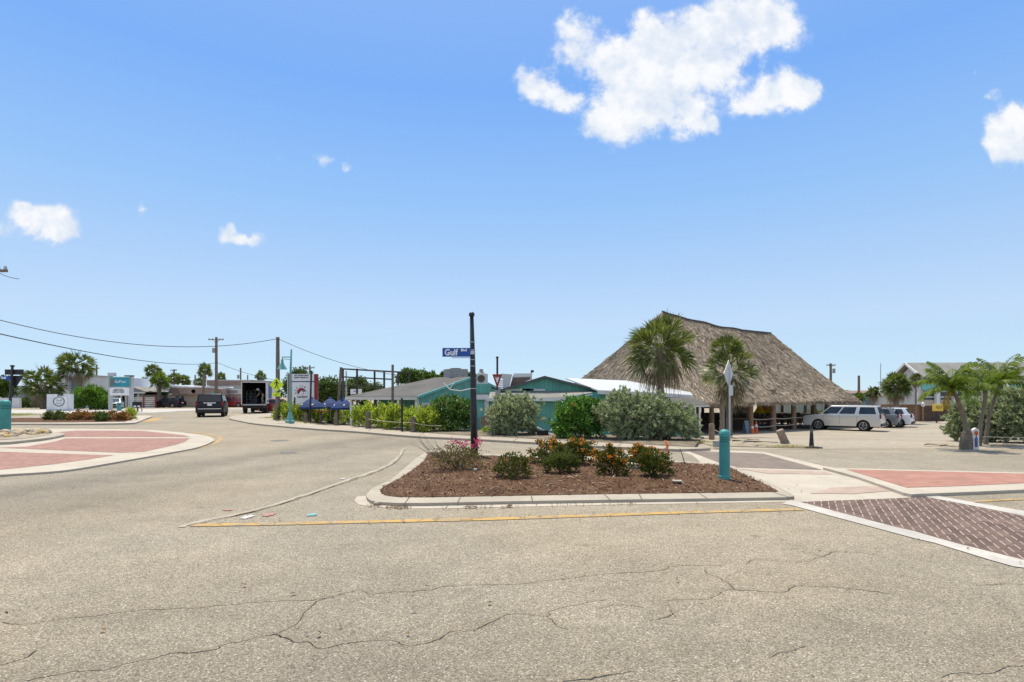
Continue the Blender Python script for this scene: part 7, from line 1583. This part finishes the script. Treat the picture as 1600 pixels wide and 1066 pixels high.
wb(pbx(MB(), 336, 388, 609, 640.8, d, 4), 'wall', 'stucco_tan', t); wb(pbx(MB(), 336, 388, 627, 640.8, d - 0.06, 0.1), 'lower_wall', 'stucco_grey', t); wb(pbx(MB(), 335, 389, 607.5, 609.3, d - 0.4, 4.6), 'roof_edge', 'white_paint', t)
sg = wb(pbx(MB(), 344, 378, 609.3, 616.3, d - 0.3, 0.15), 'sign_board', 'off_white', t); p_ = P(360, 612.6, d); text('THAI SUSHI', 0.55, 'lettering_navy', sg, (p_.x, d - 0.33, p_.z), sx=0.9, bold=0.01)
for a, b__ in ((338.5, 348.5), (355.5, 361), (363, 367.5), (369, 371)): wwin(t, a, b__, 620, 626.5, d - 0.05)
g = W(333, 86); t = thing('feather_sign', 'pale green upright banner by the tall wooden pole', 'banner', g); b = MB(); b.box(-0.35, 0.35, -0.03, 0.03, 0.7, 2.4); b.build('cloth', 'lamp_teal', t); MB().tube([(-0.38, 0, 0), (-0.38, 0, 2.5)], 0.03, 6).build('pole', 'galv', t)
d = 62; t = wt('roadside_board', 'small white board with faint lettering behind the timber frame', 'sign', W(556, d)); sg = wb(pbx(MB(), 547.5, 565, 608, 616, d, 0.1), 'board', 'sign_white', t); p_ = P(556, 611.5, d); text('Island', 0.24, 'lettering_navy', sg, (p_.x, d - 0.02, p_.z)); wb(pbx(MB(), 549, 550, 616, 650, d + 0.02, 0.08), 'post', 'galv', t); wb(pbx(MB(), 562, 563, 616, 650, d + 0.02, 0.08), 'post', 'galv', t)
# ------------------------------------------------------------------ right side
d = 68; t = wt('two_storey_inn', 'pale two storey inn with a long grey shingle roof and teal balcony panels', 'building', W(1500, d)); k = d / F
xr_ = 1760
wb(pbx(MB(), 1445.5, xr_, 589, 664, d, 4), 'wall', 'stucco_white', t)
e0, e1 = P(1440, 588.5, d - 0.8), P(xr_, 587, d - 0.8); zrg = zz(567, d + 2.0)
rg, rr1 = Vector((e0.x, d + 2.0, zrg)), Vector((e1.x, d + 2.0, zrg + 0.1)); b0, b1 = Vector((e0.x, d + 4.8, e0.z)), Vector((e1.x, d + 4.8, e1.z)); V = [e0, e1, rr1, rg, b0, b1]; dn = Vector((0, 0, -0.15))
b = MB(); b.add(V + [v + dn for v in V], [(0, 1, 2, 3), (3, 2, 5, 4), (6, 9, 8, 7), (9, 10, 11, 8), (0, 6, 7, 1), (0, 3, 9, 6), (3, 4, 10, 9)]); wb(b, 'roof', 'grey_shingle', t)
b = MB(); sx_ = Vector((-0.06, 0, -0.05)); b.beam(e0 + sx_, rg + sx_, 0.1, 0.26); b.beam(b0 + sx_, rg + sx_, 0.1, 0.26); wb(b, 'rake_board', 'white_paint', t)
xw = e0.x + 0.55; b = MB(); b.prism([Vector((xw, d + 0.1, -1.3)), Vector((xw, d + 4.0, -1.3)), Vector((xw, d + 4.0, e0.z - 0.1)), Vector((xw, d + 2.0, zrg - 0.5)), Vector((xw, d + 0.1, e0.z - 0.1))], (0, 0, 0), (0.3, 0, 0)); wb(b, 'gable_wall', 'stucco_pale', t)
x_ = 1443
for i in range(7):
    a = 1443 + i * 27; wwin(t, a, a + 18.5, 589.5, 599, d, 'dark_glass', 'white_paint'); wb(pbx(MB(), a - 1, a + 20, 600, 609.5, d - 0.3, 0.2), 'balcony_panel', 'teal_light', t); wwin(t, a, a + 18.5, 612.5, 619.5, d, 'dark_glass', 'white_paint'); wwin(t, a, a + 18.5, 621.5, 625, d, 'dark_glass', 'white_paint')
    wb(pbx(MB(), a + 20.5, a + 25.5, 588, 664, d - 0.5, 0.4), 'pillar', 'white_paint', t)
wb(pbx(MB(), 1440, xr_, 626, 640, d - 0.06, 0.1), 'base_wall', 'stucco_tan', t)
d = 60.5; t = wt('wood_fence', 'brown vertical board fence in front of the inn', 'fence', W(1420, d))
wb(pbx(MB(), 1378, 1441, 632.8, 660, d, 0.06), 'boards', 'fence_boards', t); wb(pbx(MB(), 1377, 1441, 632, 633.2, d - 0.03, 0.12), 'cap_rail', 'hut_post', t); wb(pbx(MB(), 1440.5, 1443.8, 633.5, 660, d - 0.15, 0.2), 'post', 'hut_post', t); wb(pbx(MB(), 1340, 1378, 634, 660, d + 0.5, 0.06), 'boards', 'fence_boards', t)
t = wt('wood_gate', 'darker brown board gate right of the fence post', 'gate', W(1465, d)); wb(pbx(MB(), 1444, 1530, 634, 659.5, d + 0.1, 0.06), 'boards', 'gate_boards', t); wb(pbx(MB(), 1444, 1530, 640, 641, d + 0.04, 0.06), 'rail', 'dark_timber', t); wb(pbx(MB(), 1444, 1530, 652, 653, d + 0.04, 0.06), 'rail', 'dark_timber', t)
t = wt('fence_lamp', 'small white lantern on top of the fence post', 'lantern', P(1442, 633.5, d - 0.05)); wb(MB().lathe([(0.1, 0), (0.16, 0.1), (0.16, 0.35), (0.08, 0.5), (0.01, 0.55)], 10, P(1442, 636, d - 0.3)), 'lantern', 'white_paint', t)
t = wt('yellow_sign', 'yellow panel sign on a dark post in front of the gate', 'sign', W(1465, 56)); sg = wb(pbx(MB(), 1457.5, 1474, 631.5, 642.5, 56, 0.08), 'panel', 'yellow_sign', t, bevel=0.02); wb(pbx(MB(), 1463.2, 1464.8, 642.5, 661, 56.02, 0.1), 'post', 'plastic_black', t)
b = MB()
for i in range(5): pbx(b, 1463 + i * 1.9, 1464 + i * 1.9, 634 + (i % 2), 638 + (i % 3), 55.985, 0.02)
wb(b, 'panel_marks', 'hut_post', sg)
tallpole((1416.8, 639), (1416.8, 660), 59, 0.09, 'short white bollard pole before the brown fence', 'white_paint')
g = W(1434, 63); t = thing('closed_parasol', 'closed white parasol standing behind the brown fence', 'parasol', g); k = 63 / F; zt = zz(595, 63) - g.z
MB().lathe([(0.001, zt), (0.06, zt - 0.05), (0.13, zt - 0.5), (0.2, zt - 0.95), (0.12, zt - 1.0), (0.14, zt - 1.15), (0.05, zt - 1.25)], 10).build('canopy', 'umbrella_white', t); MB().tube([(0, 0, 0), (0, 0, zt)], 0.06, 8).build('pole', 'white_paint', t)
def shed(x0, x1, ytop, yeave, d, m, roof, label, name='shed'):
    t = wt(name, label, 'building', W((x0 + x1) / 2, d)); wb(pbx(MB(), x0, x1, yeave, 664, d, 6), 'wall', m, t); xm = (x0 + x1) / 2
    b = MB(); b.prism([P(a, c_, d - 0.4) for a, c_ in ((x0 - 1.5, yeave + 0.6), (xm, ytop), (x1 + 1.5, yeave + 0.6))], (0, 0, 0), (0, 6.8, 0)); wb(b, 'roof', roof, t); return t
shed(1352, 1376, 610, 614, 84, 'blue_grey', 'roof_brown', 'small blue grey shed behind the silver car')
t = shed(1300, 1345, 609.5, 613, 120, 'stucco_grey', 'grey_shingle', 'far grey house seen past the right eave of the hut'); shed(1380, 1420, 612, 618, 82, 'stucco_pale', 'grey_shingle', 'pale low house behind the bushy fan palm')
tree_px(1318, 100, 618, 40, 24, 'far dull green tree under the right tip of the thatch', 61, 'leaf_tree', 1800, 'far trees beyond the lot', L=0.5); tree_px(1338, 96, 622, 26, 20, 'far green tree beside the plain wooden pole', 62, 'leaf_tree', 1200, 'far trees beyond the lot', L=0.5)
silver_cars = [(1325, 640.5, 84, 'car_white', 'far white car glimpsed beyond the silver roof'), ]
# ------------------------------------------------------------------ sky with clouds
w = bpy.data.worlds.new('World'); S.world = w; w.use_nodes = True
nt = w.node_tree; nt.nodes.clear()
out = nt.nodes.new('ShaderNodeOutputWorld'); bg = nt.nodes.new('ShaderNodeBackground'); nt.links.new(bg.outputs[0], out.inputs[0])
SUN_EL, SUN_DIR = rad(70), Vector((-0.37, 0.93, 0)).normalized()
sky = nt.nodes.new('ShaderNodeTexSky'); sky.sky_type = 'NISHITA'; sky.sun_disc = False; sky.sun_elevation = SUN_EL
sky.sun_rotation = math.atan2(SUN_DIR.x, SUN_DIR.y); sky.altitude = 0; sky.air_density = 0.7; sky.dust_density = 0.0; sky.ozone_density = 4.0
SKY_STR = 0.1
bg.inputs[1].default_value = SKY_STR
tc = nt.nodes.new('ShaderNodeTexCoord'); sp = nt.nodes.new('ShaderNodeSeparateXYZ'); nt.links.new(tc.outputs['Generated'], sp.inputs[0])
ysafe = mth(nt, 'MAXIMUM', sp.outputs[1], 0.05)
u = mth(nt, 'DIVIDE', sp.outputs[0], ysafe); v = mth(nt, 'DIVIDE', sp.outputs[2], ysafe)
uv = nt.nodes.new('ShaderNodeCombineXYZ'); nt.links.new(u, uv.inputs[0]); nt.links.new(v, uv.inputs[1])
def vm(op, a, b=None):
    n = nt.nodes.new('ShaderNodeVectorMath'); n.operation = op
    for i, q in enumerate((a, b)):
        if q is None: continue
        if isinstance(q, tuple): n.inputs[i].default_value = q
        else: nt.links.new(q, n.inputs[i])
    return n
wn = nt.nodes.new('ShaderNodeTexNoise'); wn.inputs['Scale'].default_value = 14; wn.inputs['Detail'].default_value = 6; nt.links.new(uv.outputs[0], wn.inputs['Vector'])
wv = vm('SUBTRACT', wn.outputs['Color'], (0.5, 0.5, 0.5)); wv2 = vm('MULTIPLY', wv.outputs[0], (0.055, 0.055, 0)); uvw = vm('ADD', uv.outputs[0], wv2.outputs[0]).outputs[0]
CL = [(895, 35, 34, 34, .75), (902, 84, 40, 36, .95), (935, 40, 24, 40, .5), (1003, 34, 22, 40, .55), (978, 118, 66, 52, 1.2), (1050, 92, 82, 56, 1.3), (1110, 66, 66, 46, 1.2), (1155, 42, 74, 48, 1.2), (1205, 28, 55, 44, 1.0), (1117, 108, 60, 46, .9), (1000, 172, 72, 46, .85), (1060, 180, 50, 38, .9), (932, 196, 42, 34, .75), (834, 135, 34, 42, .95), (881, 156, 34, 20, .75), (1085, 200, 36, 24, .5), (1112, 200, 16, 20, .5), (970, 205, 40, 26, .5),
      (1219, 146, 56, 32, 1.05), (1172, 173, 32, 20, .8), (1262, 140, 30, 24, .8), (1232, 118, 22, 22, .6), (1600, 205, 50, 42, 1.2), (1572, 238, 44, 26, .9), (1590, 180, 34, 24, .7), (1640, 220, 60, 60, 1.2),
      (66, 342, 42, 30, 1.25), (97, 352, 36, 30, 1.15), (40, 325, 22, 20, .9), (0, 358, 18, 12, .6), (78, 372, 36, 14, .6), (354, 361, 24, 16, 1.2), (384, 374, 32, 12, 1.1), (508, 247, 26, 13, .8), (538, 262, 18, 12, .7), (204, 312, 24, 14, .5), (222, 332, 18, 12, .5), (1522, 118, 16, 13, .42), (1548, 145, 16, 13, .42), (442, 245, 13, 13, .36)]
acc = None
for (x, y, rx, ry, amp) in CL:
    s = vm('SUBTRACT', uvw, ((x - 800) / F, (HZ - y) / F, 0)); m_ = vm('MULTIPLY', s.outputs[0], (F / rx / 0.9, F / ry / 0.9, 0)); dt = vm('DOT_PRODUCT', m_.outputs[0], m_.outputs[0])
    k_ = mth(nt, 'MULTIPLY', mth(nt, 'EXPONENT', mth(nt, 'MULTIPLY', dt.outputs['Value'], -1.1)), amp)
    acc = k_ if acc is None else mth(nt, 'ADD', acc, k_)
fb = nt.nodes.new('ShaderNodeTexNoise'); fb.inputs['Scale'].default_value = 30; fb.inputs['Detail'].default_value = 12; fb.inputs['Roughness'].default_value = 0.66; nt.links.new(uv.outputs[0], fb.inputs['Vector'])
fb2 = nt.nodes.new('ShaderNodeTexNoise'); fb2.inputs['Scale'].default_value = 11; fb2.inputs['Detail'].default_value = 5; nt.links.new(uvw, fb2.inputs['Vector'])
lim = mth(nt, 'MINIMUM', mth(nt, 'MULTIPLY', acc, 2.5), 1.0)
acc = mth(nt, 'ADD', mth(nt, 'MINIMUM', acc, 1.15), mth(nt, 'MULTIPLY', mth(nt, 'SUBTRACT', fb2.outputs[0], 0.5), mth(nt, 'MULTIPLY', lim, 1.9)))
dens = mth(nt, 'ADD', acc, mth(nt, 'MULTIPLY', mth(nt, 'SUBTRACT', fb.outputs[0], 0.5), mth(nt, 'MULTIPLY', lim, 1.6)))
mask = mrange(nt, dens, 0.24, 0.98, 0, 0.96, True)
front = mth(nt, 'GREATER_THAN', sp.outputs[1], 0.06); mask = mth(nt, 'MULTIPLY', mask, front)
bk = nt.nodes.new('ShaderNodeTexNoise'); bk.inputs['Scale'].default_value = 3.2; bk.inputs['Detail'].default_value = 6; nt.links.new(tc.outputs['Generated'], bk.inputs['Vector'])  # unseen bright clouds behind the camera, added for white fill light
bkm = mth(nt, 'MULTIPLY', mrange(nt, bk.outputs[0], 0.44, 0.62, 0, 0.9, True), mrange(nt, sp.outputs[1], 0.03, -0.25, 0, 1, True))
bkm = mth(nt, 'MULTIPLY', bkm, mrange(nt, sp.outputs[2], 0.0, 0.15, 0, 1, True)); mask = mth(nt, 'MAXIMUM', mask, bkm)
up_ = vm('ADD', uvw, (-0.012, 0.03, 0)).outputs[0]; fb3 = nt.nodes.new('ShaderNodeTexNoise'); fb3.inputs['Scale'].default_value = 11; fb3.inputs['Detail'].default_value = 5; nt.links.new(up_, fb3.inputs['Vector'])
relief = mth(nt, 'MULTIPLY', mth(nt, 'SUBTRACT', fb2.outputs[0], fb3.outputs[0]), 2.2)
shade = mth(nt, 'MAXIMUM', mrange(nt, mth(nt, 'ADD', mth(nt, 'ADD', mth(nt, 'MULTIPLY', dens, 0.6), relief), mth(nt, 'MULTIPLY', mth(nt, 'SUBTRACT', fb.outputs[0], 0.5), 1.2)), 0.1, 1.2, 0, 1, True), bkm)
EXPO = 0.5
K = 1.0 / SKY_STR / 2 ** EXPO
cw = mixc(nt, shade, tuple(q * K for q in (0.76, 0.83, 0.93)), tuple(q * K for q in (1.0, 1.0, 1.01)))
grad = ramp(nt, sp.outputs[2], [(0.0, (0.58, 0.77, 0.91)), (0.07, (0.565, 0.76, 0.93)), (0.13, (0.58, 0.755, 0.97)), (0.31, (0.355, 0.62, 1.02)), (0.47, (0.225, 0.485, 1.03)), (0.72, (0.36, 0.56, 1.0)), (1.0, (0.85, 0.95, 1.1))])  # top stops brightened above the view to add fill light
gk = mixc(nt, 1.0, grad, (K, K, K), 'MULTIPLY')
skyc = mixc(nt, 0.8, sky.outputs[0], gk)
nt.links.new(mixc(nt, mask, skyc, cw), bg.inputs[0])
# ------------------------------------------------------------------ sun, camera, view
sl = bpy.data.lights.new('sun', 'SUN'); sl.energy = 3.9; sl.angle = rad(0.53); sl.color = (1.0, 0.905, 0.74); so = bpy.data.objects.new('sun', sl); COL.objects.link(so)
sd = Vector((SUN_DIR.x * math.cos(SUN_EL), SUN_DIR.y * math.cos(SUN_EL), math.sin(SUN_EL))); so.rotation_euler = (-sd).to_track_quat('-Z', 'Y').to_euler(); so.location = sd * 60
cam = bpy.data.cameras.new('camera'); co = bpy.data.objects.new('camera', cam); COL.objects.link(co); S.camera = co
co.location = (0, 0, CH); co.rotation_euler = (PI / 2, 0, 0); cam.sensor_width = 36; cam.lens = 36 * F / 1600; cam.shift_y = (HZ - 533) / 1600; cam.clip_start = 0.05; cam.clip_end = 5000
S.view_settings.view_transform = 'Standard'; S.view_settings.look = 'None'; S.view_settings.exposure = EXPO; S.view_settings.gamma = 1
S.cycles.max_bounces = 8; S.cycles.transparent_max_bounces = 8
